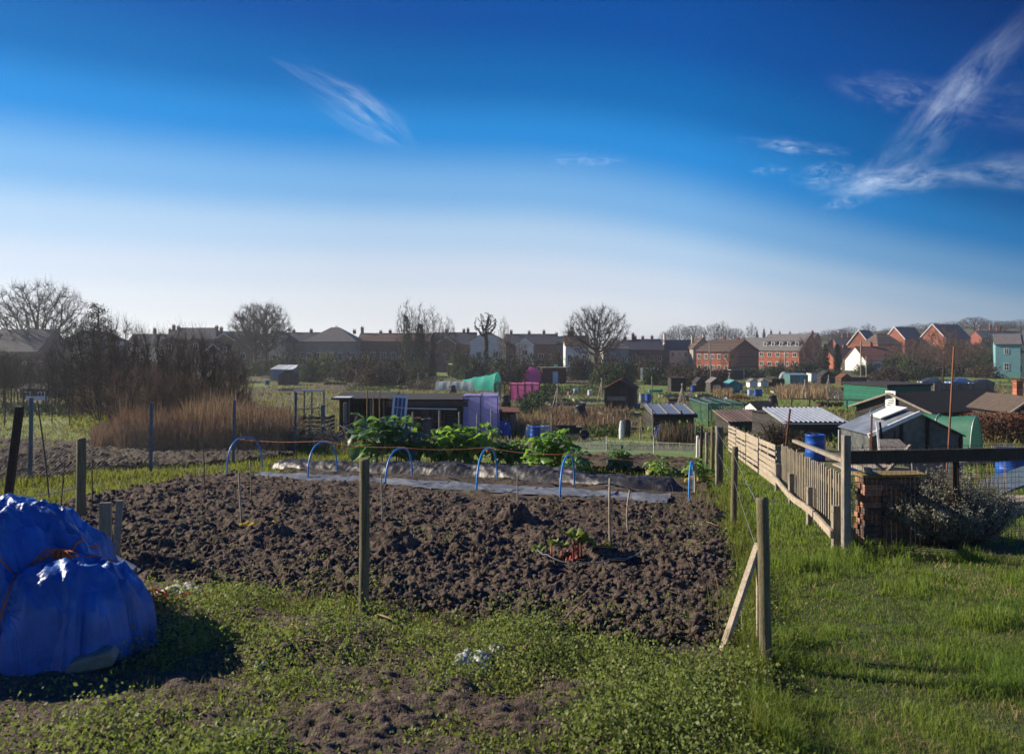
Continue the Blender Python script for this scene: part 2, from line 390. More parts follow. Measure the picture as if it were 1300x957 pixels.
for p, c in RS[1:-1]: el.new(p/.6).color = _rgba(c)
L.new(mth('DIVIDE', mth('ADD', elev, sh), .6, True), ramp.inputs['Fac'])
k = 2**-EXPO/.1
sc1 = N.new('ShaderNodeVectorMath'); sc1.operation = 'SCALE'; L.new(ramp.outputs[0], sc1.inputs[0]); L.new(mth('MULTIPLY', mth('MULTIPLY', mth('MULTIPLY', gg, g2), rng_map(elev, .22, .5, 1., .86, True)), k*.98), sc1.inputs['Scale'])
sc2 = N.new('ShaderNodeVectorMath'); sc2.operation = 'MULTIPLY'; L.new(sky.outputs[0], sc2.inputs[0]); sc2.inputs[1].default_value = (.0, .018, .03)
ad = N.new('ShaderNodeVectorMath'); ad.operation = 'ADD'; L.new(sc1.outputs[0], ad.inputs[0]); L.new(sc2.outputs[0], ad.inputs[1])
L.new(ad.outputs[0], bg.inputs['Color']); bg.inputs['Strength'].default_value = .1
L.new(bg.outputs[0], wo.inputs['Surface'])

scene.view_settings.view_transform = 'Standard'; scene.view_settings.look = 'None'
scene.view_settings.exposure = EXPO; scene.view_settings.gamma = 1
scene.render.engine = 'CYCLES'
scene.cycles.use_denoising = True; scene.cycles.denoiser = 'OPENIMAGEDENOISE'
scene.cycles.max_bounces = 6; scene.cycles.transparent_max_bounces = 12; scene.cycles.volume_bounces = 0
scene.cycles.sample_clamp_indirect = 4

if HAZE:
    hz = MB().box((0, 2400, 4.5), (9000, 7000, 27)).obj('haze', None)
    m = bpy.data.materials.new('haze_air'); m.use_nodes = True; nt = m.node_tree; nt.nodes.clear()
    o = nt.nodes.new('ShaderNodeOutputMaterial'); v = nt.nodes.new('ShaderNodeVolumePrincipled')
    v.inputs['Color'].default_value = (.86, .93, 1, 1); v.inputs['Density'].default_value = HAZE; v.inputs['Anisotropy'].default_value = .35
    nt.links.new(v.outputs[0], o.inputs['Volume'])
    hz.data.materials.clear(); hz.data.materials.append(m)
    tag(hz, 'thin pale haze over the far houses', 'haze', kind='stuff')

# ---------------------------------------------------------------- clouds, thin ice sheets high up
def cloud_mat(name, sc, thr, dens, seed, fade=0.):
    m = bpy.data.materials.new(name); m.use_nodes = True; nt = m.node_tree; N = nt.nodes; L = nt.links; N.clear()
    o = N.new('ShaderNodeOutputMaterial'); uv = N.new('ShaderNodeUVMap')
    mp = N.new('ShaderNodeMapping'); mp.inputs['Scale'].default_value = sc; mp.inputs['Location'].default_value = (seed*3.1, seed*1.7, seed)
    nz = N.new('ShaderNodeTexNoise'); nz.inputs['Scale'].default_value = 1; nz.inputs['Detail'].default_value = 8; nz.inputs['Roughness'].default_value = .7; nz.inputs['Distortion'].default_value = .25
    L.new(uv.outputs[0], mp.inputs[0]); L.new(mp.outputs[0], nz.inputs['Vector'])
    mr = N.new('ShaderNodeMapRange'); mr.interpolation_type = 'SMOOTHSTEP'
    mr.inputs['From Min'].default_value = thr+.04; mr.inputs['From Max'].default_value = thr+.46; mr.inputs['To Max'].default_value = 1
    L.new(nz.outputs['Fac'], mr.inputs['Value'])
    sx = N.new('ShaderNodeSeparateXYZ'); L.new(uv.outputs[0], sx.inputs[0])
    fs = []
    for ax, p in (('X', .5), ('Y', .5)):      # soft rim: 4t(1-t)
        a = N.new('ShaderNodeMath'); a.operation = 'SUBTRACT'; a.inputs[0].default_value = 1; L.new(sx.outputs[ax], a.inputs[1])
        b = N.new('ShaderNodeMath'); b.operation = 'MULTIPLY'; L.new(sx.outputs[ax], b.inputs[0]); L.new(a.outputs[0], b.inputs[1])
        c = N.new('ShaderNodeMath'); c.operation = 'MULTIPLY'; c.inputs[1].default_value = 4; L.new(b.outputs[0], c.inputs[0])
        d = N.new('ShaderNodeMath'); d.operation = 'POWER'; d.inputs[1].default_value = 1.0 if ax == 'X' else 2.0; L.new(c.outputs[0], d.inputs[0]); d.use_clamp = True
        fs.append(d)
    e = N.new('ShaderNodeMath'); e.operation = 'MULTIPLY'; L.new(fs[0].outputs[0], e.inputs[0]); L.new(fs[1].outputs[0], e.inputs[1])
    f = N.new('ShaderNodeMath'); f.operation = 'MULTIPLY'; L.new(e.outputs[0], f.inputs[0]); L.new(mr.outputs[0], f.inputs[1])
    if fade:
        fr = N.new('ShaderNodeMapRange'); fr.inputs['From Min'].default_value = 0; fr.inputs['From Max'].default_value = fade; fr.inputs['To Min'].default_value = .35; fr.inputs['To Max'].default_value = 1
        L.new(sx.outputs['X'], fr.inputs['Value']); f2 = N.new('ShaderNodeMath'); f2.operation = 'MULTIPLY'; L.new(f.outputs[0], f2.inputs[0]); L.new(fr.outputs[0], f2.inputs[1]); f = f2
    nb = N.new('ShaderNodeTexNoise'); nb.inputs['Scale'].default_value = .45; nb.inputs['Detail'].default_value = 2; L.new(mp.outputs[0], nb.inputs['Vector'])
    nr = N.new('ShaderNodeMapRange'); nr.interpolation_type = 'SMOOTHSTEP'; nr.inputs['From Min'].default_value = .28; nr.inputs['From Max'].default_value = .62; nr.inputs['To Min'].default_value = .15; nr.inputs['To Max'].default_value = 1; L.new(nb.outputs['Fac'], nr.inputs['Value'])
    f3 = N.new('ShaderNodeMath'); f3.operation = 'MULTIPLY'; L.new(f.outputs[0], f3.inputs[0]); L.new(nr.outputs[0], f3.inputs[1]); f = f3
    g = N.new('ShaderNodeMath'); g.operation = 'MULTIPLY'; g.inputs[1].default_value = dens*.62; L.new(f.outputs[0], g.inputs[0]); g.use_clamp = True
    t = N.new('ShaderNodeBsdfTransparent'); q = N.new('ShaderNodeBsdfTranslucent'); q.inputs['Color'].default_value = (.72, .88, 1, 1)
    ms = N.new('ShaderNodeMixShader'); L.new(g.outputs[0], ms.inputs[0]); L.new(t.outputs[0], ms.inputs[1]); L.new(q.outputs[0], ms.inputs[2])
    L.new(ms.outputs[0], o.inputs['Surface'])
    return m
def cloud(pts, label, sc, thr, dens, seed, alt=1500., fade=0.):
    """pts: centre line in picture pixels with half width; the sheet lies flat at its altitude"""
    nv = 9; V = []; UV = []; n = len(pts)
    k = 24
    xs = np.interp(np.linspace(0, n-1, k), range(n), [p[0] for p in pts]); ys = np.interp(np.linspace(0, n-1, k), range(n), [p[1] for p in pts]); ws = np.interp(np.linspace(0, n-1, k), range(n), [p[2] for p in pts])
    for i in range(k):
        j0, j1 = max(i-1, 0), min(i+1, k-1); tx, ty = xs[j1]-xs[j0], ys[j1]-ys[j0]; l = math.hypot(tx, ty); nx, ny = -ty/l, tx/l
        for j in range(nv):
            t = j/(nv-1)*2-1; px = xs[i]+nx*ws[i]*t; py = ys[i]+ny*ws[i]*t
            y = (alt+25*math.cos(t*1.5)-EYE)/((HY-py)/F)
            V.append(((px-CX)/F*y, y, alt+25*math.cos(t*1.5))); UV.append((i/(k-1), j/(nv-1)))
    Q = [(i*nv+j, i*nv+j+1, (i+1)*nv+j+1, (i+1)*nv+j) for i in range(k-1) for j in range(nv-1)]
    V = np.array(V); c = V.mean(0)
    me = npmesh('cloud', V-c, [np.array(Q)], True)
    ul = me.uv_layers.new(name='UVMap')
    for lp in me.loops: ul.data[lp.index].uv = UV[lp.vertex_index]
    o = link('cloud', me, cloud_mat('cloud_ice', sc, thr, dens, seed, fade), None, c)
    o.visible_shadow = True
    return tag(o, label, 'cloud')
if True:
    cloud([(1345, -10, 26), (1250, 85, 34), (1180, 165, 40), (1120, 222, 32), (1050, 262, 12)], 'long diagonal vapour trail falling from the top right corner', (5, 2.4, 1), .28, .95, 1, fade=.6)
    cloud([(1040, 98, 20), (1120, 115, 32), (1200, 128, 34), (1360, 134, 60)], 'faint ragged cloud band crossing the vapour trail high up', (4, 2.2, 1), .34, .42, 2)
    cloud([(1020, 242, 12), (1130, 229, 24), (1230, 218, 24), (1370, 216, 40)], 'flat white wisp running right from the foot of the vapour trail', (6, 2.5, 1), .28, .95, 3)
    cloud([(340, 72, 10), (400, 103, 36), (450, 128, 46), (490, 158, 40), (525, 190, 16)], 'lone feathery cirrus wisp in the upper left sky', (2.0, 5, 1), .33, .75, 4)
    cloud([(690, 203, 6), (745, 203, 11), (800, 204, 6)], 'thin short white streak alone in the middle of the sky', (6, 2.6, 1), .33, .9, 5)
    cloud([(930, 178, 5), (1010, 185, 14), (1085, 193, 7)], 'small flat wisp left of the vapour trail, upper of two', (7, 2.8, 1), .33, .85, 6)
    cloud([(1000, 228, 12), (1050, 222, 22), (1100, 222, 12)], 'small broken wisp beside the lower end of the vapour trail', (6, 3.5, 1), .33, .85, 7)
    cloud([(1040, 264, 5), (1075, 258, 11), (1110, 254, 5)], 'tiny low streak under the end of the vapour trail', (6, 2.6, 1), .33, .6, 8)
    cloud([(950, 218, 4), (980, 216, 10), (1008, 215, 4)], 'tiny faint wisp below the small flat wisp', (6, 2.6, 1), .33, .55, 9)

# ================================================================ ground
def ground_mesh():
    def axis(step, n, grow):
        a = [0.0]; s = step
        for i in range(n): a.append(a[-1]+s); s *= grow
        return np.array(a)
    xp = axis(.5, 150, 1.048); X = np.concatenate([-xp[:0:-1], xp])
    Y = np.concatenate([-axis(2, 12, 1.2)[:0:-1], axis(.5, 190, 1.0375)])
    gx, gy = np.meshgrid(X, Y)
    z = terr(gx, gy)
    V = np.stack([gx, gy, z], 2).reshape(-1, 3)
    nx = len(X); i = np.arange(len(Y)-1)[:, None]*nx+np.arange(nx-1)[None]
    Q = np.stack([i, i+1, i+nx+1, i+nx], 2).reshape(-1, 4)
    return npmesh('ground', V, [Q], True)
GROUND = mat('field_ground', (.065, .085, .026), (.10, .085, .045), .35, .95, .6, 6, fine=(3, .3), c3=(.12, .10, .055))
tag(link('ground', ground_mesh(), GROUND), kind='structure')

def patch(name, q, m, off=.01, n=14, rough=.0, seed=0, clod=0):
    """a sheet of ground cover: q = four ground corners in picture pixels"""
    c = [hit(*p) for p in q]; V = []
    for i in range(n+1):
        for j in range(n+1):
            u, v = i/n, j/n
            x = (c[0].x*(1-u)+c[1].x*u)*(1-v)+(c[3].x*(1-u)+c[2].x*u)*v
            y = (c[0].y*(1-u)+c[1].y*u)*(1-v)+(c[3].y*(1-u)+c[2].y*u)*v
            V.append((x, y))
    V = np.array(V); z = terr(V[:, 0], V[:, 1])+off+rough*(fbm(V[:, 0]*2.2, V[:, 1]*2.2, seed)-.4)+(clod*soil_h(V[:, 0], V[:, 1]) if clod else 0)
    i = (np.arange(n)[:, None]*(n+1)+np.arange(n)[None]).ravel()[:, None]
    me = npmesh(name, np.stack([V[:, 0], V[:, 1], z], 1), [np.concatenate([i, i+n+1, i+n+2, i+1], 1)], True)
    return tag(link(name, me, m), kind='structure')

def poly_sd(x, y, poly):
    """signed distance to a polygon (positive inside)"""
    d = np.full(x.shape, 1e9); ins = np.zeros(x.shape, bool); n = len(poly)
    for i in range(n):
        ax, ay = poly[i]; bx, by = poly[(i+1) % n]
        ex, ey = bx-ax, by-ay; l2 = ex*ex+ey*ey
        t = np.clip(((x-ax)*ex+(y-ay)*ey)/l2, 0, 1)
        d = np.minimum(d, np.hypot(x-ax-t*ex, y-ay-t*ey))
        c = ((ay > y) != (by > y)) & (x < (bx-ax)*(y-ay)/((by-ay) if by != ay else 1e-9)+ax)
        ins ^= c
    return np.where(ins, d, -d)
BED_PX = [(958, 842), (820, 838), (690, 818), (560, 795), (470, 782), (350, 765), (240, 752), (165, 745), (120, 720), (20, 690), (20, 655), (150, 628), (250, 607), (310, 606), (400, 612), (600, 634), (760, 644), (880, 642), (922, 652), (945, 720)]
BED = [(p.x, p.y) for p in (hit(*q) for q in BED_PX)]
def rot(x, y, a): return x*math.cos(a)-y*math.sin(a), x*math.sin(a)+y*math.cos(a)
def soil_h(x, y):
    rx, ry = rot(x, y, .22)
    wx = x+.05*(vnoise(x*7, y*7, 41)-.5); wy = y+.05*(vnoise(x*7, y*7, 42)-.5)
    big = fbm(wx*3.1, wy*3.1, 31, 3)
    bil = np.abs(vnoise(wx*10, wy*10, 33)-.5)*2
    b2 = np.abs(vnoise(wx*21, wy*21, 34)-.5)*2
    b3 = vnoise(wx*44, wy*44, 35)
    row = .5+.5*np.sin(ry*2*PI/.42+3*vnoise(rx*.8, ry*.8, 36))
    md = .45+1.1*vnoise(x*.75+3, y*.75, 38); sp = np.floor(fbm(wx*2.2, wy*4.5, 39, 2)*7)/7
    return .08*(big-.35)+md*(.05*(1-bil)*(.4+big)+.045*(1-b2)*(.5+big))+.045*(sp-.4)+.035*b3+.022*row-.05
def bed_mesh():
    Yr = [4.3]
    while Yr[-1] < 17: Yr.append(Yr[-1]*1.0034)
    Yr = np.array(Yr); U = np.arange(-.80, .42, .0024)
    u, y = np.meshgrid(U, Yr); x = u*y
    sd = poly_sd(x, y, BED)+.35*(fbm(x*1.7, y*1.7, 51, 3)-.5)
    k = sstep(-.12, .3, sd)
    z = terr(x, y)-.09*(1-sstep(-.2, .02, sd))+k*(.05+soil_h(x, y))
    nx = len(U); keep = sd > -.35
    V = np.stack([x, y, z], 2).reshape(-1, 3)
    i = np.arange(len(Yr)-1)[:, None]*nx+np.arange(nx-1)[None]
    Q = np.stack([i, i+1, i+nx+1, i+nx], 2).reshape(-1, 4)
    kf = keep.ravel()[Q].all(1); Q = Q[kf]
    used = np.unique(Q); re = np.full(len(V), -1); re[used] = np.arange(len(used))
    return npmesh('dug_bed', V[used], [re[Q]], True)
tag(link('dug_bed', bed_mesh(), SOIL), kind='structure')
def bedz(x, y): return tz(x, y)+.05+float(soil_h(np.array([x]), np.array([y]))[0])

# loose clods on the dug bed
def ico(m, P, s, squash=.75):
    t = (1+5**.5)/2
    B = np.array([(-1, t, 0), (1, t, 0), (-1, -t, 0), (1, -t, 0), (0, -1, t), (0, 1, t), (0, -1, -t), (0, 1, -t), (t, 0, -1), (t, 0, 1), (-t, 0, -1), (-t, 0, 1)])/1.9
    Fi = np.array([(0, 11, 5), (0, 5, 1), (0, 1, 7), (0, 7, 10), (0, 10, 11), (1, 5, 9), (5, 11, 4), (11, 10, 2), (10, 7, 6), (7, 1, 8), (3, 9, 4), (3, 4, 2), (3, 2, 6), (3, 6, 8), (3, 8, 9), (4, 9, 5), (2, 4, 11), (6, 2, 10), (8, 6, 7), (9, 8, 1)])
    a = rng.random(m)*2*PI; sc = rng.uniform(.6, 1.3, (m, 1, 3))*np.array([1, 1, squash])
    b = B[None]*sc*(1+rng.normal(0, .16, (m, 12, 1)))*np.asarray(s).reshape(-1, 1, 1)
    x = b[:, :, 0]*np.cos(a)[:, None]-b[:, :, 1]*np.sin(a)[:, None]; y = b[:, :, 0]*np.sin(a)[:, None]+b[:, :, 1]*np.cos(a)[:, None]
    V = np.stack([x, y, b[:, :, 2]], 2)+P[:, None]
    return V.reshape(-1, 3), (Fi[None]+12*np.arange(m)[:, None, None]).reshape(-1, 3)
n = 26000
yy = 4.4*np.exp(rng.random(n)*math.log(16/4.4)); uu = rng.uniform(-.78, .38, n); xx = uu*yy
k = poly_sd(xx, yy, BED) > .1; xx, yy = xx[k], yy[k]
ss = .006+.036*rng.random(len(xx))**4
V, Q = ico(len(xx), np.stack([xx, yy, terr(xx, yy)+.05+soil_h(xx, yy)+ss*.3], 1), ss)
tag(link('soil_clods', npmesh('soil_clods', V, [Q]), SOIL), 'loose crumbly clods of dark soil over the dug bed', 'soil', kind='stuff')
# bits of straw and roots on the bed
P0 = []; P1 = []
for i in range(240):
    p = hit(R.uniform(200, 950), R.uniform(640, 830)); x, y = p.x, p.y
    if poly_sd(np.array([x]), np.array([y]), BED)[0] < .1: continue
    a = R.uniform(0, PI); l = R.uniform(.03, .16); z = bedz(x, y)+.03
    P0.append((x, y, z)); P1.append((x+l*math.cos(a), y+l*math.sin(a), z+R.uniform(-.01, .03)))
V, Q = edge_tubes(P0, P1, .003, .002, 4)
tag(link('straw_scraps', npmesh('straw_scraps', V, [Q]), STRAW), 'pale straw and root scraps lying on the dug bed', 'straw', kind='stuff')

# cover of the plots and paths
SOIL_P = SOIL_FAR
patch('grass_path', [(985, 1010), (1500, 1010), (1075, 702), (930, 690)], TURF, .012)
patch('grass_path', [(930, 690), (1075, 702), (940, 566), (890, 566)], TURF, .012)
patch('dug_plot', [(-260, 650), (30, 613), (235, 588), (120, 560)], SOIL_P, .05, 170, .1, 3, 1.2)
patch('dug_plot', [(-400, 640), (-240, 650), (120, 562), (-60, 562)], SOIL_P, .04, 100, .1, 4, 1.2)
patch('dug_plot', [(190, 597), (372, 582), (345, 566), (120, 564)], SOIL_P, .055, 120, .1, 21, 1.2)
patch('soil_strip', [(330, 628), (905, 648), (895, 612), (370, 590)], SOIL_P, .03, 150, .04, 5, .7)
patch('dug_plot', [(690, 590), (885, 608), (885, 585), (720, 578)], SOIL_P, .03, 90, .06, 6, .9)
patch('dug_plot', [(610, 520), (775, 520), (770, 500), (660, 502)], SOIL_P, .05, 20, .1, 8)
patch('dug_plot', [(843, 515), (905, 515), (900, 500), (848, 500)], SOIL_P, .05, 20, .1, 9)
patch('dug_plot', [(1045, 510), (1110, 506), (1085, 492), (1040, 494)], SOIL_P, .06, 20, .1, 10)
patch('dug_plot', [(395, 500), (470, 500), (480, 486), (400, 488)], SOIL_P, .05, 20, .1, 11)
patch('dug_plot', [(690, 487), (790, 489), (785, 480), (710, 480)], SOIL_P, .06, 20, .1, 12)
LAWN = mat('mown_grass', (.10, .165, .028), (.14, .18, .04), .25, .9, .3, 10, fine=(3, .25))
patch('lawn', [(1150, 476), (1320, 494), (1330, 466), (1235, 469)], LAWN, .08, 12)
patch('lawn', [(985, 522), (1085, 522), (1075, 500), (960, 502)], LAWN, .05, 12)
patch('lawn', [(825, 515), (900, 545), (985, 520), (830, 490)], LAWN, .03, 16)
patch('lawn', [(585, 592), (890, 585), (885, 574), (600, 570)], LAWN, .03, 16)
patch('lawn', [(-200, 572), (120, 566), (110, 530), (-150, 530)], LAWN, .02, 16)
patch('lawn', [(600, 505), (700, 510), (780, 500), (700, 480)], LAWN, .03, 16)

patch('lawn', [(880, 503), (980, 505), (970, 497), (885, 495)], LAWN, .06, 12)
patch('lawn', [(800, 500), (850, 500), (845, 478), (815, 478)], LAWN, .06, 12)
patch('lawn', [(690, 513), (770, 514), (765, 504), (700, 504)], LAWN, .06, 12)
patch('lawn', [(430, 500), (500, 500), (510, 492), (440, 492)], LAWN, .05, 12)
patch('lawn', [(310, 492), (345, 492), (350, 486), (320, 487)], LAWN, .05, 12)
patch('lawn', [(500, 478), (600, 482), (590, 474), (510, 472)], LAWN, .06, 12)
patch('dug_plot', [(300, 500), (390, 500), (395, 493), (310, 494)], SOIL_P, .06, 30, .1, 15)
patch('dug_plot', [(330, 480), (430, 482), (430, 476), (340, 475)], SOIL_P, .06, 30, .1, 16)
patch('dug_plot', [(790, 545), (830, 545), (830, 530), (795, 530)], SOIL_P, .05, 30, .1, 17)
patch('lawn', [(745, 565), (830, 566), (830, 552), (760, 550)], LAWN, .03, 12)
patch('lawn', [(1065, 492), (1120, 492), (1110, 487), (1050, 486)], LAWN, .06, 12)

# ---------------------------------------------------------------- grass and weeds
def in_px(P, poly):
    """keep ground points whose picture position falls inside a polygon"""
    px = CX+F*P[:, 0]/P[:, 1]; py = HY+F*(EYE-P[:, 2])/P[:, 1]
    return poly_sd(px, py, poly)
def scatter(n, x0, x1, y0, y1, power=1.):
    y = y0*np.exp(rng.random(n)**power*math.log(y1/y0)); x = rng.uniform(x0, x1, n)*y
    return np.stack([x, y, terr(x, y)], 1)
def grassy(name, n, rng_uv, poly, hfun, wk, m, label, lean=.4, clump=2.0, pw=1., gap=(.25, 1.2)):
    P = scatter(n, *rng_uv, pw)
    if poly is not None:
        sd = in_px(P, poly); P = P[sd > -np.where(P[:, 1] < 6, 55, 12)*rng.random(len(P))**2]
    c = fbm(P[:, 0]*clump, P[:, 1]*clump, 71, 3)
    P = P[rng.random(len(P)) < gap[0]+gap[1]*c]
    c = fbm(P[:, 0]*clump, P[:, 1]*clump, 71, 3)
    h = hfun(P, c)*rng.uniform(.55, 1.25, len(P)); w = wk*P[:, 1]*rng.uniform(.7, 1.3, len(P))
    P[:, 2] += .004
    V, Q, T = blades(P, h, w, lean)
    o = link(name, npmesh(name, V, [Q, T]), m)
    return tag(o, label, 'grass', kind='stuff')
PATH_POLY = [(968, 1010), (962, 850), (950, 780), (936, 700), (918, 640), (906, 600), (896, 566), (935, 566), (985, 615), (1072, 700), (1180, 712), (1700, 706), (1700, 1010)]
grassy('grass', 150000, (.22, .95, 3.1, 9.0), PATH_POLY, lambda P, c: .025+.07*c**2, .00075, GRASS, 'short green grass of the path and the lawn on the right', .75, 1.7)
grassy('grass', 120000, (.22, .95, 3.1, 9.2), PATH_POLY, lambda P, c: .03+.42*np.maximum(c-.42, 0), .0009, GRASS, 'longer grass tufts standing out of the short lawn on the right', .6, 2.3, gap=(-.95, 2.7))
grassy('grass', 20000, (.22, .95, 3.1, 9.2), PATH_POLY, lambda P, c: .03+.06*c, .0009, STRAW, 'dead straw coloured thatch in the lawn on the right', 1.1, 1.3, gap=(-.6, 2.0))
grassy('grass', 16000, (.225, .34, 3.6, 14), [(915, 600), (925, 680), (955, 850), (962, 1010), (1010, 1010), (985, 850), (950, 690), (925, 600)], lambda P, c: .06+.22*c, .001, GRASS_YEL, 'long uncut grass along the foot of the bed fence posts', .6, 2.5)
grassy('grass', 42000, (.2, .5, 8.5, 27), PATH_POLY, lambda P, c: .04+.10*c**1.5, .0011, GRASS, 'green grass of the path running away along the picket fence', .5, 1.5)
STRIP = [(-60, 668), (-60, 625), (35, 608), (190, 590), (300, 578), (420, 566), (450, 585), (340, 602), (250, 602), (130, 628), (60, 650)]
grassy('grass', 42000, (-.80, -.2, 10, 25), STRIP, lambda P, c: .06+.24*c**2, .0012, GRASS_YEL, 'sunlit tufted grass strip under the chain link fence', .5, 1.1)
grassy('grass', 26000, (-.3, .30, 11, 32), [(340, 600), (420, 572), (460, 580), (600, 590), (760, 600), (900, 606), (905, 655), (880, 640), (880, 612), (740, 592), (480, 588), (360, 588)], lambda P, c: .05+.16*c, .0012, GRASS_YEL, 'patchy grass around the kale plants and the black sheet', .5, 1.3)
grassy('grass', 9000, (-.36, .28, 10.5, 15.5), [(310, 606), (400, 612), (600, 630), (760, 640), (880, 636), (905, 650), (880, 655), (600, 642), (330, 620)], lambda P, c: .03+.09*c, .0012, GRASS_YEL, 'thin grass growing through the edge of the flat plastic sheet', .6, 2.5)
grassy('grass', 46000, (-.85, .8, 24, 130), None, lambda P, c: .10+.45*c**2, .0013, GRASS_YEL, 'rough pale grass over the far allotment plots', .6, .35, .8)
grassy('grass', 22000, (-.85, .8, 24, 120), None, lambda P, c: .10+.5*c**2, .0013, STRAW, 'dry straw coloured grass over the far allotment plots', .6, .3, .8)
grassy('grass', 16000, (.44, .95, 8.6, 26), None, lambda P, c: .06+.25*c**2, .0012, GRASS, 'rough grass among the junk behind the wire mesh fence', .5, 1.3)

grassy('grass', 40000, (.93, 1.55, 3.0, 9.0), None, lambda P, c: .03+.12*c**2, .001, GRASS, 'green lawn carrying on past the right edge of the picture', .6, 2.0)
grassy('grass', 26000, (-1.5, -.72, 4.5, 14), None, lambda P, c: .05+.2*c**2, .0012, GRASS_YEL, 'tufted grass carrying on past the left edge of the picture', .5, 1.2)
WEED_POLY = [(-300, 1010), (-300, 870), (150, 850), (235, 800), (190, 770), (175, 735), (240, 745), (330, 752), (470, 776), (560, 790), (690, 812), (820, 832), (955, 838), (968, 870), (968, 1010)]
P = scatter(13500, -.75, .41, 3.2, 6.6)
sd = in_px(P, WEED_POLY); c = fbm(P[:, 0]*1.6, P[:, 1]*1.6, 81, 3)
px = CX+F*P[:, 0]/P[:, 1]
bare = np.clip((330-px)/160, 0, .75)      # trodden soil beside the covered heap
P = P[(sd > -60*rng.random(len(P))**2.5) & (rng.random(len(P)) < (-.06+2.4*c)*(1-bare))]
cl = fbm(P[:, 0]*1.6, P[:, 1]*1.6, 81, 3)
Lv = []; Ls = []; S0 = []; S1 = []
for p, q in zip(P, cl):
    k = R.randint(8, 17); s = .05+.05*q
    H = .02+.55*max(0, q-.42)*R.uniform(.4, 1.1)+.03*R.random()
    d = rng.normal(size=(k, 3))*[s, s, .4*H]; d[:, 2] = np.abs(d[:, 2])+H*rng.random(k)
    Lv.append(p+d); Ls.append(rng.uniform(.012, .032, k))
    if R.random() < .35: S0.append(p); S1.append(p+np.array([R.gauss(0, .03), R.gauss(0, .03), H+.03]))
Lv = np.concatenate(Lv); Ls = np.concatenate(Ls)
V, Q = leaf_quads(Lv, Ls, .5, .62)
tag(link('weeds', npmesh('weeds', V, [Q]), WEED), 'low leafy green weeds along the near edge of the dug bed', 'weeds', kind='stuff')
grassy('grass', 22000, (-.6, .36, 3.2, 6.4), WEED_POLY[2:], lambda P, c: .03+.17*c**2, .0009, GRASS_YEL, 'grass blades among the low weeds in front of the bed', .7, 1.5)
grassy('grass', 9000, (-.6, .36, 3.2, 6.6), WEED_POLY[2:], lambda P, c: .04+.16*c**2, .001, STRAW, 'dead straw stems lying among the low weeds', 1.2, 1.2, gap=(-.5, 2.0))
# weeds coming up in the bed
P = []
for cx, cy, sx, sy, k in ((320, 760, 60, 12, 60), (410, 740, 40, 10, 25), (540, 690, 50, 10, 40), (860, 690, 50, 14, 50), (600, 790, 200, 10, 60), (250, 700, 60, 20, 20), (880, 670, 40, 12, 40), (500, 660, 200, 20, 40), (930, 760, 12, 50, 60)):
    for _ in range(k):
        p = hit(R.gauss(cx, sx), R.gauss(cy, sy)); P.append((p.x, p.y, bedz(p.x, p.y)+.01))
P = np.array(P); Pq = np.repeat(P, 9, 0)+rng.normal(size=(len(P)*9, 3))*[.035, .035, .012]
V, Q = leaf_quads(Pq, rng.uniform(.012, .04, len(Pq)), .4, .5)
tag(link('seedling_weeds', npmesh('seedling_weeds', V, [Q]), WEED), 'small weeds sprouting here and there on the dug bed', 'weeds', kind='stuff')
# bare soil beside the heap and under the weeds
patch('trodden_soil', [(-320, 1010), (1000, 1010), (968, 835), (-100, 745)], SOIL, .03, 220, .03, 14, .45)
# dry stalks at the bed edges
P = []
for cx, cy, sx, sy, k in ((850, 640, 40, 6, 60), (890, 650, 18, 10, 60), (735, 650, 60, 6, 20), (395, 760, 25, 10, 40), (270, 720, 25, 20, 20), (930, 790, 12, 40, 40), (300, 790, 60, 30, 14), (660, 835, 160, 14, 26)):
    for _ in range(k):
        p = hit(R.gauss(cx, sx), R.gauss(cy, sy)); P.append((p.x, p.y, p.z))
P = np.array(P)
V, Q, T = blades(P, rng.uniform(.08, .38, len(P)), .006, .7)
tag(link('dry_stalks', npmesh('dry_stalks', V, [Q, T]), STRAW), 'dry brown weed stalks standing round the dug bed', 'dry stalks', kind='stuff')
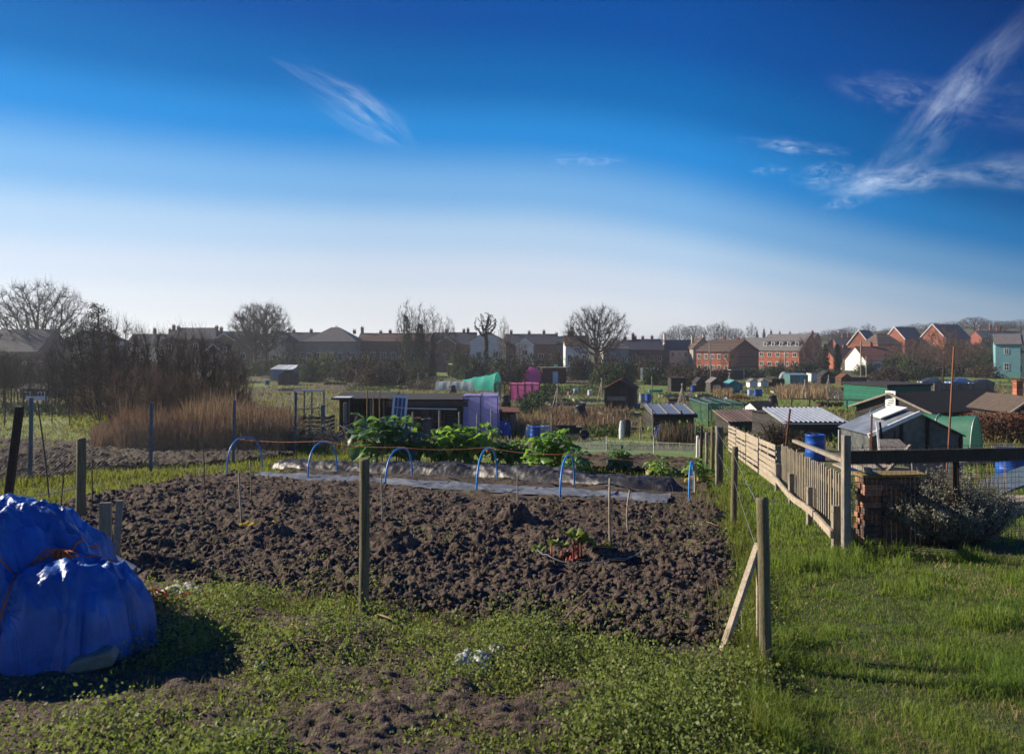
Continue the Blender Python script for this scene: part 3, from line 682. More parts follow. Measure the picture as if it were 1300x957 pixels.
# ================================================================ near things: heap, posts, wires, hoops, sheets, plants
# ---- blue tarpaulin over a heap
heap = thing('covered_heap', 'heap wrapped in a creased blue tarpaulin and tied with orange cord', 'tarpaulin', (-3.6, 5.2, tz(-3.6, 5.2)))
X0 = heap.location
LOBES = ((-3.95, 5.30, 1.02, .93, .95, 1), (-2.93, 4.97, .50, .50, .60, 2))
def tri(v): return np.abs((v % 1)-.5)*4-1
def tarp_h(x, y):
    """height of the cloth over the ground at world x, y"""
    H = np.zeros(np.shape(x)); wx = x+.05*(fbm(x*3, y*3, 61, 2)-.5); wy = y+.05*(fbm(x*3+7, y*3, 62, 2)-.5)
    out = []
    for cx, cy, rx, ry, h, sd in LOBES:
        dx, dy = wx-cx, wy-cy; th = np.arctan2(dy/ry, dx/rx); r = np.hypot(dx/rx, dy/ry)
        k = np.clip(r, 0, 1.2); n = fbm(th*1.5+sd*9, r*1.2, 63+sd, 3)
        r = r*(1+.075*k*tri(th*1.7+2.6*n+sd*.3+.35*r)+.022*k*tri(th*4.1+5.*n-.8*r)-.20*(n-.5))
        f = h*np.maximum(0, 1-r**3.4)**.55
        out.append(f)
    a, b = out; kk = .10; m = np.maximum(a, b)+np.maximum(kk-np.abs(a-b), 0)**2/(4*kk)-.02
    skirt = np.zeros_like(m)
    q = fbm(x*2.1+3, y*2.1, 69, 2)*2.5; cr = .042*(1-np.abs(vnoise(x*3.2+y*2.4+q, y*2.2-x*1.5+q, 66)-.5)*4)+.026*(1-np.abs(vnoise(x*7-y*4+q, y*6+x*5, 67)-.5)*4)+.013*(1-np.abs(vnoise(x*16+y*9, y*15-x*7+q, 68)-.5)*4)+.006*(1-np.abs(vnoise(x*37, y*31, 70)-.5)*4)
    return np.maximum(m+cr*np.minimum(1, m*6), 0)
NT, NR = 420, 150
V = []; base_r = []
th = np.arange(NT)*2*PI/NT
def outline(t):
    """reach of the cloth on the ground from the middle of the heap"""
    best = np.zeros_like(t)
    for s_ in np.linspace(.2, 2.3, 90):
        x, y = -3.6+s_*np.cos(t), 5.2+s_*np.sin(t); ins = np.zeros(t.shape, bool)
        for cx, cy, rx, ry, h, sd in LOBES: ins |= np.hypot((x-cx)/rx, (y-cy)/ry) < .97
        best = np.where(ins, s_, best)
    return best
ro = outline(th); ro = (ro+np.roll(ro, 1)+np.roll(ro, -1)+np.roll(ro, 2)+np.roll(ro, -2))/5
ro *= 1+.035*tri(th*4.4)+.02*tri(th*9.7)
tt = 1-(1-np.linspace(.004, 1, NR))**1.6
rr_ = ro[None]*tt[:, None]*1.06
TX, TY = -3.6+rr_*np.cos(th)[None], 5.2+rr_*np.sin(th)[None]
TZ = terr(TX, TY)+tarp_h(TX, TY)+.012
TZ[-2] = terr(TX[-2], TY[-2])+.25*(TZ[-2]-terr(TX[-2], TY[-2])); TZ[-1] = terr(TX[-1], TY[-1])+.008
V = np.stack([TX-X0.x, TY-X0.y, TZ-X0.z], 2).reshape(-1, 3)
j = (np.arange(NR-1)[:, None]*NT+np.arange(NT)[None]).ravel(); j2 = (np.arange(NR-1)[:, None]*NT+(np.arange(NT)+1)[None] % NT).ravel()
Q = np.stack([j, j2, j2+NT, j+NT], 1)[:, ::-1]
TARP = mat('tarpaulin', (.018, .12, .40), (.013, .085, .30), 2.0, .42, .5, 22, spec=.5, fine=(5, .25), c3=(.06, .18, .44))
link('tarpaulin', npmesh('tarpaulin', V, [Q], True), TARP, heap)
def drape(pts, r, name='cord', k=14, lift=.012):
    P = []
    for a, b in zip(pts, pts[1:]):
        for i in range(k): t = i/k; P.append((a[0]*(1-t)+b[0]*t, a[1]*(1-t)+b[1]*t))
    P.append(pts[-1]); x = np.array([p[0] for p in P]); y = np.array([p[1] for p in P])
    z = terr(x, y)+tarp_h(x, y)+lift
    for _ in range(2): z[1:-1] = np.maximum(z[1:-1], (z[:-2]+z[2:])/2)
    return MB().tube([Vector((a-X0.x, b-X0.y, c-X0.z)) for a, b, c in zip(x, y, z)], r, 6).obj(name, ORANGE_ROPE, heap, smooth=True)
drape([(-3.75, 4.9), (-3.5, 4.75), (-3.3, 4.78), (-3.16, 4.95), (-3.05, 5.2), (-3.02, 5.5)], .008)
drape([(-3.2, 4.85), (-3.12, 4.62), (-3.15, 4.5), (-3.35, 4.42), (-3.7, 4.38)], .008); drape([(-3.2, 4.95), (-2.95, 5.05), (-2.7, 5.2), (-2.6, 5.35)], .007); drape([(-3.9, 4.55), (-3.6, 4.5), (-3.35, 4.55), (-3.2, 4.6)], .007)
k = MB(); cz = Vector((-3.02-X0.x, 5.0-X0.y, tz(-3.02, 5)+float(tarp_h(np.array([-3.02]), np.array([5.]))[0])-X0.z+.03))
for i in range(6):
    a = i*1.1; k.tube([cz+Vector((.035*math.cos(t*PI/6)*math.cos(a)+.02*math.sin(a), .035*math.cos(t*PI/6)*math.sin(a), .03*math.sin(t*PI/6)+.01*i/6)) for t in range(13)], .006, 5)
for dx, dz in ((.12, -.02), (.16, .02), (-.10, -.05)): k.tube([cz, cz+Vector((dx*.5, -.03, .035)), cz+Vector((dx, -.06, dz))], .006, 5)
k.obj('cord_knot', ORANGE_ROPE, heap, smooth=True)
p = hit(128, 848); b = MB()
for z, s in ((0, 1), (.0, 1)): pass
b.prism([(-.13, .0), (.115, -.008), (.145, .038), (.12, .085), (-.10, .077), (-.145, .03)], -.055, .055)
o = b.obj('concrete_block', mat('concrete', (.27, .25, .19), (.17, .16, .12), 9, .95, .5, 40), None, (-2.56, 4.58, tz(-2.56, 4.58)+.06), bevel=.012)
o.rotation_euler = (.1, -.16, .25); tag(o, 'chipped concrete block weighing down the foot of the blue tarpaulin', 'block')
# corrugated sheet behind the heap
cs = MB(); n = 48
for i in range(n):
    pass
Vs = []; 
for i in range(n+1):
    t = i/n; z = .026*math.sin(t*2*PI*7)
    for j, yy_ in enumerate((-.5, .5)): Vs.append((t*.62-.31, yy_, z))
Fq = [(2*i, 2*i+1, 2*i+3, 2*i+2) for i in range(n)]
nV = len(Vs); Vs += [(x, y, z-.006) for x, y, z in Vs]; Fq += [tuple(a+nV for a in f[::-1]) for f in Fq]
cs.add(Vs, Fq)
o = cs.obj('corrugated_sheet', METAL_GREY, None, at(88, 690, 6.1), smooth=True); o.rotation_euler = (.35, .28, 1.35)
tag(o, 'grey corrugated metal sheet sticking out behind the blue heap', 'metal sheet')
b = MB(); q = hit(134, 726)
b.box((0, 0, .25), (.11, .035, .86), rz=.1); b.box((.085, .05, .27), (.06, .05, .84), rz=.3, ry=.06)
o = b.obj('board_stake', WOOD_GREY, None, q, bevel=.004); tag(o, 'weathered board stake standing beside the blue heap', 'stake')

# ---- posts
def post(px, pyb, pxt, pyt, wpx, m, label, name='fence_post', square=False, group=None, Y=None, cap=True, cat='post'):
    b0 = hit(px, pyb) if Y is None else ground(px, Y)
    top = at(pxt, pyt, b0.y); r = wpx/2*b0.y/F; d = top-b0
    b = MB(); n = 10
    L_ = [Vector((0, 0, -.12))]+[d*t+Vector((R.gauss(0, .0025), R.gauss(0, .0025), 0)) for t in (.0, .2, .4, .6, .8, .985)]+[d]
    if square:
        b.beam(L_[0], d, 2*r, 2*r)
    else:
        b.tube(L_, [r*R.uniform(.96, 1.04) for _ in range(len(L_)-1)]+[r*.86], n)
    o = b.obj(name, m, None, b0, smooth=not square)
    if square: bv = o.modifiers.new('bevel', 'BEVEL'); bv.width = r*.25; bv.segments = 2
    else:
        for p_ in o.data.polygons:
            if len(p_.vertices) > 4: p_.use_smooth = False
    return tag(o, label, cat, group)
post(974, 852, 967, 631, 15, WOOD_POST, 'thick round wooden corner post with a leaning brace, nearest the camera')
post(462.5, 787, 462.5, 582, 13, WOOD_POST, 'round mossy wooden post standing alone at the near edge of the dug bed')
post(103, 668, 103, 556, 11.5, WOOD_POST, 'greenish wooden post behind the corrugated sheet and blue heap')
post(931, 675, 933, 567, 7.8, WOOD_POST, 'slim round fence post second along the right side of the bed')
post(910.5, 619, 911, 541, 5.2, WOOD_GREY, 'pale split post third along the right side of the bed')
post(915.5, 619, 915.5, 542, 5, WOOD_POST, 'dark post set tight against the pale split post')
post(904, 602, 905, 541, 5, WOOD_POST, 'fourth fence post along the right side of the bed')
post(897, 588, 897.5, 549, 4.2, WOOD_GREY, 'pale short fence post beyond the fourth post', group=None)
post(890, 585, 891, 541, 3.4, WOOD_DARK, 'dark stake at the far end of the bed fence')
post(885, 582, 885.5, 553, 3, WHITE, 'short white topped stake at the far end of the bed fence')
post(2, 664, 25, 516, 8, BLACK_IRON, 'black iron fence stake leaning right at the left edge of the picture', name='iron_stake', square=True, Y=9.0, cat='stake')
post(963, 830, 963, 706, 5, WOOD_PALE, 'thin pale stake tied behind the corner post', name='wooden_stake', square=True, cat='stake')
b0 = hit(908, 838); t0 = at(963, 690, 5.0)
o = MB().beam((0, 0, -.08), t0-b0, .048, .032).obj('brace', WOOD_PALE, None, b0, bevel=.004); tag(o, 'sloping timber brace propping the thick corner post', 'brace')

# wires of the bed fence
def wire(pts, r, m, label, name='fence_wire', sag=.03, group=None, cat='wire'):
    P = []
    for a, b in zip(pts, pts[1:]):
        for i in range(8):
            t = i/8; p = Vector(a).lerp(Vector(b), t); p.z -= sag*4*t*(1-t); P.append(p)
    P.append(Vector(pts[-1])); c = P[0].copy()
    o = MB().tube([p-c for p in P], r, 5).obj(name, m, None, c, smooth=True)
    return tag(o, label, cat, group)
Yc, Yb, Yd = hit(974, 852).y, hit(931, 675).y, hit(912, 619).y
wire([at(969, 650, Yc), at(932, 578, Yb), at(911, 548, Yd), at(904, 545, hit(904, 602).y)], .0022, WIRE, 'top strand of wire linking the posts right of the bed')
wire([at(970, 720, Yc), at(932, 610, Yb), at(912, 575, Yd)], .0022, WIRE, 'lower strand of wire linking the posts right of the bed')
wire([at(-40, 637, 8.9), at(6, 632, 9.0), at(100, 619, hit(103, 668).y)], .006, PALE_ROPE, 'pale cord strung from the black iron stake to the mossy post', 'cord', cat='cord')
wire([at(105, 618, hit(103, 668).y), at(300, 628, 9), at(458, 672, hit(462, 787).y)], .0010, WIRE_RUST, 'hair thin wire crossing the left of the dug bed')
wire([at(466, 676, hit(462, 787).y), at(700, 690, 6), at(966, 690, Yc)], .0010, WIRE_RUST, 'hair thin wire crossing the right of the dug bed')

# chain link fence on blue-grey metal posts
FP = [(-60, 640, 492), (38, 612, 505), (191, 601, 511), (296, 590, 508), (374, 577, 498)]
fence = thing('chain_link_fence', 'slack chain link fence on blue grey metal posts left of the bed', 'fence', hit(191, 601))
c = fence.location; B = [hit(p, b) for p, b, t in FP]; T = [at(p+2, t, q.y) for (p, b, t), q in zip(FP, B)]
for a, t in zip(B, T):
    o = MB().beam((0, 0, -.1), t-a, .055, .055).obj('fence_post', METAL_BLUE, fence, a-c)
p0 = []; p1 = []
for i in range(len(B)-1):
    a, b = B[i], B[i+1]; L_ = (b-a).length; H = 1.15; s = .075
    def pt(u, w): 
        q = a.lerp(b, max(0, min(1, u/L_))); sag = .06*math.sin(PI*max(0, min(1, u/L_)))
        return q+Vector((0, 0, .03+w*(1-sag)))-c
    k = -int(H/s)
    while k*s < L_:
        for sg in (0, 1):
            u0, u1 = k*s, k*s+H; w0, w1 = (0, H) if sg == 0 else (H, 0)
            if u0 < 0:
                w0 = w0+(-u0 if sg == 0 else u0); u0 = 0
            if u1 > L_:
                w1 = w1-(u1-L_ if sg == 0 else -(u1-L_)); u1 = L_
            if u1-u0 > .02:
                m_ = 4
                for q in range(m_):
                    f0, f1 = q/m_, (q+1)/m_
                    p0.append(pt(u0+(u1-u0)*f0, w0+(w1-w0)*f0)); p1.append(pt(u0+(u1-u0)*f1, w0+(w1-w0)*f1))
        k += 1
    for w in (.02, H/2, H): 
        for q in range(6): p0.append(pt(L_*q/6, w)); p1.append(pt(L_*(q+1)/6, w))
V, Q = edge_tubes(np.array(p0), np.array(p1), .0019, .0019, 3)
link('wire_mesh', npmesh('wire_mesh', V, [Q]), FENCE_WIRE, fence)
post(410, 565, 410, 514, 4.5, METAL_BLUE, 'blue grey metal post left of the cut wood heap', 'metal_post', True)
post(438, 562, 438, 511, 3.8, WOOD_GREY, 'grey concrete post right of the cut wood heap', 'concrete_post', True)
post(393, 566, 393, 526, 2.4, METAL_BLUE, 'short thin metal stake in front of the pallet bin', 'metal_stake', True, cat='stake')

# ---- blue hoops with the orange line along their tops
HOOPS = [((288, 604), (333, 597), (311, 555), 'blue pipe hoop at the left end of the row, over bare grass'),
         ((391, 612), (428, 601), (410, 561), 'blue pipe hoop second from the left, below the metal post'),
         ((489, 621), (523, 609), (508, 569), 'blue pipe hoop in front of the largest kale plant'),
         ((605, 630), (631, 612), (619, 569), 'tall blue pipe hoop in the middle of the row'),
         ((711, 637), (729, 620), (721, 578), 'blue pipe hoop in front of the kale with the pale hose'),
         ((875, 639), (881, 628), (878, 586), 'blue pipe hoop seen edge on at the right end of the row')]
tops = []
for f0, f1, tp, lab in HOOPS:
    a, b = hit(*f0), hit(*f1); ym = (a.y+b.y)/2; t = at(tp[0], tp[1], ym); tops.append(t)
    m_ = (a+b)/2; P = [a-Vector((0, 0, .1))]
    H = t.z-m_.z
    for i in range(25):
        u = PI*i/24; cu, su = math.cos(u), math.sin(u)
        e = abs(cu)**.8*(1 if cu > 0 else -1)
        q = m_+(a-m_)*e*1.0; q.z = (a.z*(1+e)+b.z*(1-e))/2+H*su**.75
        q.x += (t.x-m_.x)*su**.75
        P.append(q)
    P.append(b-Vector((0, 0, .1)))
    o = MB().tube([p-a for p in P], .0175, 8).obj('pipe_hoop', HOOP_BLUE, None, a, smooth=True)
    tag(o, lab, 'hoop', 'blue hoops over the covered row')
lp = [t+Vector((0, 0, .022)) for t in tops]
lp = [at(300, 557, tops[0].y+3)]+lp[1:]
wire(lp, .004, mat('orange_line', (.50, .16, .07), (.36, .13, .07), 20, .8), 'orange line tied along the tops of the blue hoops', 'cord', .05, cat='cord')
for t, k in ((tops[3], 'orange knot of cord under the top of the tall middle hoop'), (tops[0], 'twist of orange cord tied under the leftmost hoop')):
    o = MB().lathe([(0, -.035), (.018, -.025), (.028, 0), (.018, .022), (0, .03)], 8, (0, 0, 0)).obj('cord_knot', ORANGE_ROPE, None, t-Vector((0, .01, .05)), smooth=True); tag(o, k, 'knot')

# ---- plastic sheets
SHEET = mat('weathered_black_sheet', (.016, .017, .020), (.034, .035, .040), 1.3, .48, .4, 14, spec=.45, fine=(9, .25))
SHEET2 = mat('flat_weed_sheet', (.085, .10, .125), (.14, .155, .18), 1.6, .62, .3, 14, spec=.3, fine=(9, .25))
def ribbon_pts(line, k):
    P = [hit(*p) for p in line]; s = [0]
    for a, b in zip(P, P[1:]): s.append(s[-1]+(b-a).length)
    u = np.linspace(0, s[-1], k)
    return np.interp(u, s, [p.x for p in P]), np.interp(u, s, [p.y for p in P]), u
def sheet(line, k, w, wf, hf, m, label):
    x, y, u = ribbon_pts(line, k); tx, ty = np.gradient(x), np.gradient(y); l = np.hypot(tx, ty); nx, ny = -ty/l, tx/l
    t = np.linspace(-1, 1, w+1)[None]; U = u[:, None]+0*t; i = np.arange(k)[:, None]; end = np.minimum(1, np.minimum(i/8, (k-1-i)/10))
    d = t*wf(U, t, end); X = x[:, None]+nx[:, None]*d; Y = y[:, None]+ny[:, None]*d; Z = terr(X, Y)+hf(U, t+0*U, end)
    V = np.stack([X, Y, Z], 2).reshape(-1, 3); c = V.mean(0); j = (np.arange(k-1)[:, None]*(w+1)+np.arange(w)[None]).ravel()[:, None]
    return tag(link('plastic_sheet', npmesh('plastic_sheet', V-c, [np.concatenate([j, j+w+1, j+w+2, j+1], 1)], True), m, None, c), label, 'plastic sheet')
def ridged(x, y, s): return 1-np.abs(vnoise(x, y, s)-.5)*2
def roll_h(U, t, e):
    body = (.17+.09*fbm(U*.6, 0*U+5, 102, 2))*(.15+.85*e)*(1-np.abs(t)**2.4)
    cr = .06*(ridged(U*2.3+t*1.8+.8*fbm(U, t, 107, 2), t*1.7-U*.5, 103)-.6)+.045*(ridged(U*5.5-t*2.4, t*2.6+U*1.7, 104)-.6)+.02*(ridged(U*13+t*4, t*5-U*3, 108)-.6)+.14*(fbm(U*1.7, t*1.2, 105, 4)-.5)
    return np.maximum(.02, body+cr*(1-np.abs(t)**5)+.03)
sheet([(355, 594), (400, 597), (520, 602), (620, 607), (720, 614), (800, 622), (868, 625)], 420, 34, lambda U, t, e: (.36+.12*fbm(U*.9, 0*U, 101, 2))*(.35+.65*e), roll_h, SHEET, 'long rumpled roll of black plastic sheet lying in front of the kale')
def flat_h(U, t, e): return .115+.14*(fbm(U*1.6+t, t*1.4, 112, 4)-.45)*(1-.5*t*t)+.025*(ridged(U*5+t*3, t*3, 113)-.6)-.05*np.abs(t)**3
sheet([(322, 607), (420, 611), (520, 618), (620, 625), (720, 632), (800, 637), (850, 639)], 420, 26, lambda U, t, e: .42*(.8+.5*vnoise(U*1.3, t*.5+0*U, 111)), flat_h, SHEET2, 'flat bluish weed sheet half buried in soil under the hoops')

# ---- canes in the bed
for px, pb, pxt, pt_, w, lab in ((775, 712, 774, 607, 3.2, 'tall bamboo cane behind the rhubarb plant'), (799, 686, 799.5, 622, 2.6, 'shorter cane right of the tall bamboo cane'),
        (657, 661, 657, 598, 2.2, 'cane standing before the soil mound in the middle of the bed'), (486, 672, 484, 602, 1.8, 'thin cane just right of the lone mossy post'),
        (500, 650, 500, 620, 1.5, 'short cane between the mossy post and the flat sheet'), (307, 678, 303, 600, 2.4, 'grey cane below the leftmost hoop, beside the yellow plant'),
        (318, 640, 317, 584, 1.6, 'slim dark cane inside the leftmost hoop'), (882.5, 629, 881, 588, 3.4, 'pale stake beside the hoop seen edge on'), (261, 640, 258, 560, 1.2, 'hair thin stick left of the leftmost hoop'),
        (63, 640, 47, 508, 1.8, 'tall crooked dark stem by the left metal fence post'), (76, 652, 82, 585, 1.4, 'thin dark stem left of the mossy post'), (117, 660, 117, 585, 1.4, 'thin dark stem right of the mossy post')):
    b0 = hit(px, pb); t0 = at(pxt, pt_, b0.y); d = t0-b0; r = w/2*b0.y/F; b = MB(); cr = Vector((R.gauss(0, .012), 0, 0))
    pts = [Vector((0, 0, -.1))]+[d*t+cr*math.sin(t*PI) for t in (0, .25, .5, .75, 1)]
    b.tube(pts, [r]*5+[r*.8], 6)
    o = b.obj('cane', WOOD_PALE if 'cane' in lab or 'stake' in lab else TWIG, None, b0, smooth=True); tag(o, lab, 'cane')

# ---- leafy plants
def leaf_blade(base, d, L_, W_, droop, curl, ph, nl=6, nw=4, ruff=.12):
    """a curved leaf: grid along direction d, drooping, ruffled at the rim"""
    d = Vector(d).normalized(); side = d.cross(Vector((0, 0, 1))); side = side.normalized() if side.length > .05 else Vector((1, 0, 0))
    up = side.cross(d); P = []; p = Vector(base); ang = 0
    for i in range(nl+1):
        t = i/nl; w = W_*(math.sin(PI*min(1, t*.93+.05))**.8)*(1 if t > .02 else .3)
        dd = d*math.cos(ang)-up*math.sin(ang); uu = up*math.cos(ang)+d*math.sin(ang)
        for j in range(nw+1):
            s = j/nw*2-1
            P.append(p+side*s*w*.5+uu*(curl*abs(s)**1.5*w+ruff*W_*abs(s)*math.sin(ph+t*9+s*2)))
        p = p+dd*L_/nl; ang += droop/nl*(1+t)
    Fq = [(i*(nw+1)+j, i*(nw+1)+j+1, (i+1)*(nw+1)+j+1, (i+1)*(nw+1)+j) for i in range(nl) for j in range(nw)]
    return P, Fq
def kale(px, pyb, pyt, wpx, label, m=KALE, n=34, yellow=.12, lean=0., seed=0, top=1.0):
    rr = random.Random(seed); b0 = hit(px, pyb); H = (pyb-pyt)*b0.y/F; Wd = wpx*b0.y/F
    t = thing('kale_plant', label, 'kale', b0, 0, 'kale plants behind the black sheet')
    stem = MB(); lf = MB(); yls = []; ns = max(1, round(Wd/.6))
    for s in range(ns*2 if ns > 1 else 2):
        bx = rr.uniform(-.5, .5)*Wd*.55; by = rr.uniform(-.2, .2); h = H*rr.uniform(.62, .86)
        tip = Vector((bx*1.3+lean*h+rr.gauss(0, .05), by, h))
        stem.tube([(bx, by, -.05), Vector((bx, by, 0)).lerp(tip, .5)+Vector((rr.gauss(0, .03), 0, 0)), tip], [.02, .018, .012], 6)
        k = max(12, int(n*1.25/(1.3*ns)))
        for i in range(k):
            f = .25+.75*(i/k)**.8; p = Vector((bx, by, 0)).lerp(tip, f)
            a = i*2.4+rr.random(); el = rr.uniform(-.1, .5)+.9*max(0, f-.7)*2
            d = Vector((math.cos(a)*math.cos(el), math.sin(a)*math.cos(el), math.sin(el)))
            L_ = H*rr.uniform(.30, .46)*(1.1-.4*max(0, f-.6)/.4); W_ = L_*rr.uniform(.5, .72)
            pet = p+d*L_*.35; stem.tube([p, pet], [.007, .005], 4)
            tgt = lf
            if f < .5 and rr.random() < yellow: tgt = MB(); yls.append(tgt)
            tgt.add(*leaf_blade(pet, d, L_, W_, rr.uniform(.5, 1.5), rr.uniform(-.1, .35), rr.random()*6))
    stem.obj('stem', KALE_STEM, t, smooth=True); lf.obj('foliage', m, t, smooth=True)
    for q in yls: q.obj('yellow_leaf', YELLOW_LEAF, t, smooth=True)
    return t
for a in ((496, 592, 526, 84, 'largest kale plant, broad and dark, left end of the row', KALE_BLUE, 62, .2, -.1, 1), (547, 590, 543, 44, 'kale plant squeezed against the right side of the largest one', KALE, 40, .05, 0, 2),
          (592, 592, 534, 66, 'tall bright kale plant behind the tall middle hoop', KALE, 62, .08, 0, 3), (651, 592, 553, 42, 'medium kale plant in front of the rusty roofed shed', KALE, 40, .06, 0, 4),
          (700, 600, 543, 50, 'kale plant with a pale hose hooked over it, by the blue barrel', KALE, 50, .15, 0, 5), (728, 604, 566, 32, 'low dark kale clump right behind the fifth hoop', KALE_BLUE, 30, .1, 0, 6),
          (786, 600, 568, 40, 'lone round kale plant with pale lower leaves', KALE_BLUE, 46, .25, 0, 7), (838, 606, 577, 26, 'thin pale kale plant with drooping leaves', KALE, 20, .4, 0, 8),
          (858, 608, 592, 36, 'low dark kale clump before the bed fence', KALE_BLUE, 28, .1, 0, 9), (889, 616, 583, 26, 'kale plant with bright yellow leaves beside the fence posts', KALE, 24, .9, 0, 10)):
    kale(a[0], a[1], a[2], a[3], a[4], a[5], a[6], a[7], a[8], a[9])
# pale hose hooked over a kale plant
b0 = hit(694, 598); P = [at(x_, y_, b0.y-.2)-b0 for x_, y_ in ((683, 602), (688, 590), (690, 580), (694, 573), (700, 572), (705, 577))]
o = MB().tube(P, .013, 6).obj('hose', mat('pale_hose', (.4, .42, .38), (.3, .32, .3), 8, .6), None, b0, smooth=True); tag(o, 'pale hose bent over a kale plant', 'hose')
# small crops
def crop(pts, s, m, label, name='crop_plant', cat='plant', group=None, k=60, h=.8):
    b0 = hit(*pts); r_ = s*b0.y/F; P = rng.normal(size=(k, 3))*[r_*.5, r_*.4, r_*.25*h]; P[:, 2] = np.abs(P[:, 2])+.03
    V, Q = leaf_quads(P, rng.uniform(.3, .6, k)*r_*.6, .6, .55)
    o = thing(name, label, cat, b0, 0, group); link('foliage', npmesh('foliage', V, [Q]), m, o); return o
for i in range(26):
    crop((R.uniform(700, 880), R.uniform(582, 604)), R.uniform(3, 6), LEAF_MID, 'small green seedling in the soil strip behind the kale row', 'seedling', 'seedling', 'seedlings behind the kale row', 26)
# rhubarb
b0 = hit(722, 722); b0.z = bedz(b0.x, b0.y)-.03
rh = thing('rhubarb_plant', 'young rhubarb plant with crumpled green leaves and red stalks', 'rhubarb', b0)
RH = mat('rhubarb_stalk', (.50, .035, .04), (.36, .06, .03), 20, .5, trans=.25); RL = mat('rhubarb_leaf', (.20, .24, .04), (.13, .19, .04), 20, .6, trans=.35)
RR_ = mat('rhubarb_bud', (.42, .075, .05), (.30, .10, .05), 20, .7, trans=.2)
for px, py, L_ in ((690, 703, .22), (700, 697, .2), (713, 699, .16), (728, 690, .27), (734, 688, .25), (738, 694, .22), (764, 700, .23)):
    q = hit(px, 722)-b0; tp = at(px, py-3, b0.y)-b0
    MB().tube([q, q.lerp(tp, .5)+Vector((0, -.02, 0)), tp], [.013, .012, .008], 6).obj('stalk', RH, rh, smooth=True)
    l = MB()
    for k in range(2): l.add(*leaf_blade(tp, (R.uniform(-1, 1), R.uniform(-.6, .3), .6), L_*.6, L_*.5, 1.2, .3, R.random()*6, ruff=.25))
    l.obj('leaf', RL, rh, smooth=True)
for px, py in ((714, 722), (720, 720), (725, 716), (733, 718), (752, 720), (763, 722), (707, 714), (700, 712), (730, 706), (740, 708), (722, 708), (746, 712), (758, 714)):
    q = hit(px, py+4)-b0; q.z += .02
    (lambda h_, a_: MB().lathe([(.012*a_, 0), (.026*a_, .03*h_), (.032*a_, .06*h_), (.02*a_, .10*h_), (0, .12*h_)], 8, q))(R.uniform(.5, 1.2), R.uniform(.7, 1.1)).obj('bud', RR_, rh, smooth=True)
b0 = hit(325, 683); b0.z = bedz(b0.x, b0.y)
o = thing('yellow_plant', 'small plant with bright yellow leaves on the left of the bed', 'plant', b0)
for i in range(7):
    yl = MB(); a = i*.9; yl.add(*leaf_blade((R.uniform(-.12, .22), 0, .08), (math.cos(a), math.sin(a), .7), .17, .10, 1.3, .2, a)); yl.obj('leaf', YELLOW_LEAF, o, smooth=True)
# thin ring on the soil round the rhubarb
def arc(cx, cy, rx, ry, a0, a1, r, m, label):
    P = []
    for i in range(25):
        a = a0+(a1-a0)*i/24; p = hit(cx+rx*math.cos(a), cy-ry*math.sin(a)); P.append(Vector((p.x, p.y, bedz(p.x, p.y)+.05)))
    zm = max(p.z for p in P); c = P[0].copy()
    for p in P: p.z = zm*.6+p.z*.4
    o = MB().tube([p-c for p in P], r, 5).obj('plant_ring', m, None, c, smooth=True); return tag(o, label, 'ring')
arc(748, 718, 70, 20, -2.9, -.25, .006, METAL_BLUE, 'thin blue grey ring lying half buried before the rhubarb')
# mounds of soil on the bed
def mound(px, py, w, h, label):
    b0 = hit(px, py); r_ = w*b0.y/F/2; n = 40
    y, x = [q.ravel() for q in np.meshgrid(np.linspace(-1, 1, n+1), np.linspace(-1, 1, n+1))]; d = np.minimum(1, np.hypot(x, y)); X, Y_ = b0.x+x*r_*1.2, b0.y+y*r_*.8
    z = terr(X, Y_)+.05+soil_h(X, Y_)-b0.z+h*(1-d*d)**1.5-np.where(d >= 1, .08, 0)+.5*soil_h(X*1.7, Y_*1.7)*(1-d)
    i = (np.arange(n)[:, None]*(n+1)+np.arange(n)[None]).ravel()[:, None]
    o = link('soil_mound', npmesh('soil_mound', np.stack([x*r_*1.2, y*r_*.8, z], 1), [np.concatenate([i, i+n+1, i+n+2, i+1], 1)], True), SOIL, None, b0); return tag(o, label, 'soil mound')
mound(505, 712, 70, .2, 'dark soil mound right of the lone mossy post'); mound(655, 672, 52, .22, 'dark soil mound in the middle of the bed'); mound(770, 722, 70, .15, 'dark soil mound beside the rhubarb')
mound(335, 690, 70, .15, 'dark soil mound behind the yellow plant'); mound(360, 645, 50, .15, 'low soil mound at the far left of the bed')
# litter
def rag(px, py, w, h, label, m, seed, name='plastic_bag', cat='litter'):
    b0 = hit(px, py); r_ = w*b0.y/F/2; n = 16; V = []
    for i in range(n+1):
        for j in range(n+1):
            x, y = i/n*2-1, j/n*2-1; q = float(.55*(1-abs(vnoise(np.array([x*2.6+seed]), np.array([y*2.6]), seed)-.5)[0]*2)+.45*fbm(np.array([x*3+seed]), np.array([y*3]), seed+1, 3)[0]); d = max(abs(x), abs(y))
            V.append((x*r_*(.6+.7*q), y*r_*(.35+.6*q), .03+h*(q-.25)*1.5*(1-d**4)))
    i = (np.arange(n)[:, None]*(n+1)+np.arange(n)[None]).ravel()[:, None]
    o = link(name, npmesh(name, V, [np.concatenate([i, i+n+1, i+n+2, i+1], 1)], True), m, None, b0); o.rotation_euler.z = seed; return tag(o, label, cat)
BAG = mat('thin_plastic', (.62, .64, .66), (.5, .52, .55), 6, .3, trans=.3, spec=.5)
rag(600, 855, 50, .13, 'crumpled white plastic bag among the weeds at the front', BAG, 3); rag(628, 834, 26, .08, 'small crumpled white scrap behind the plastic bag', BAG, 4)
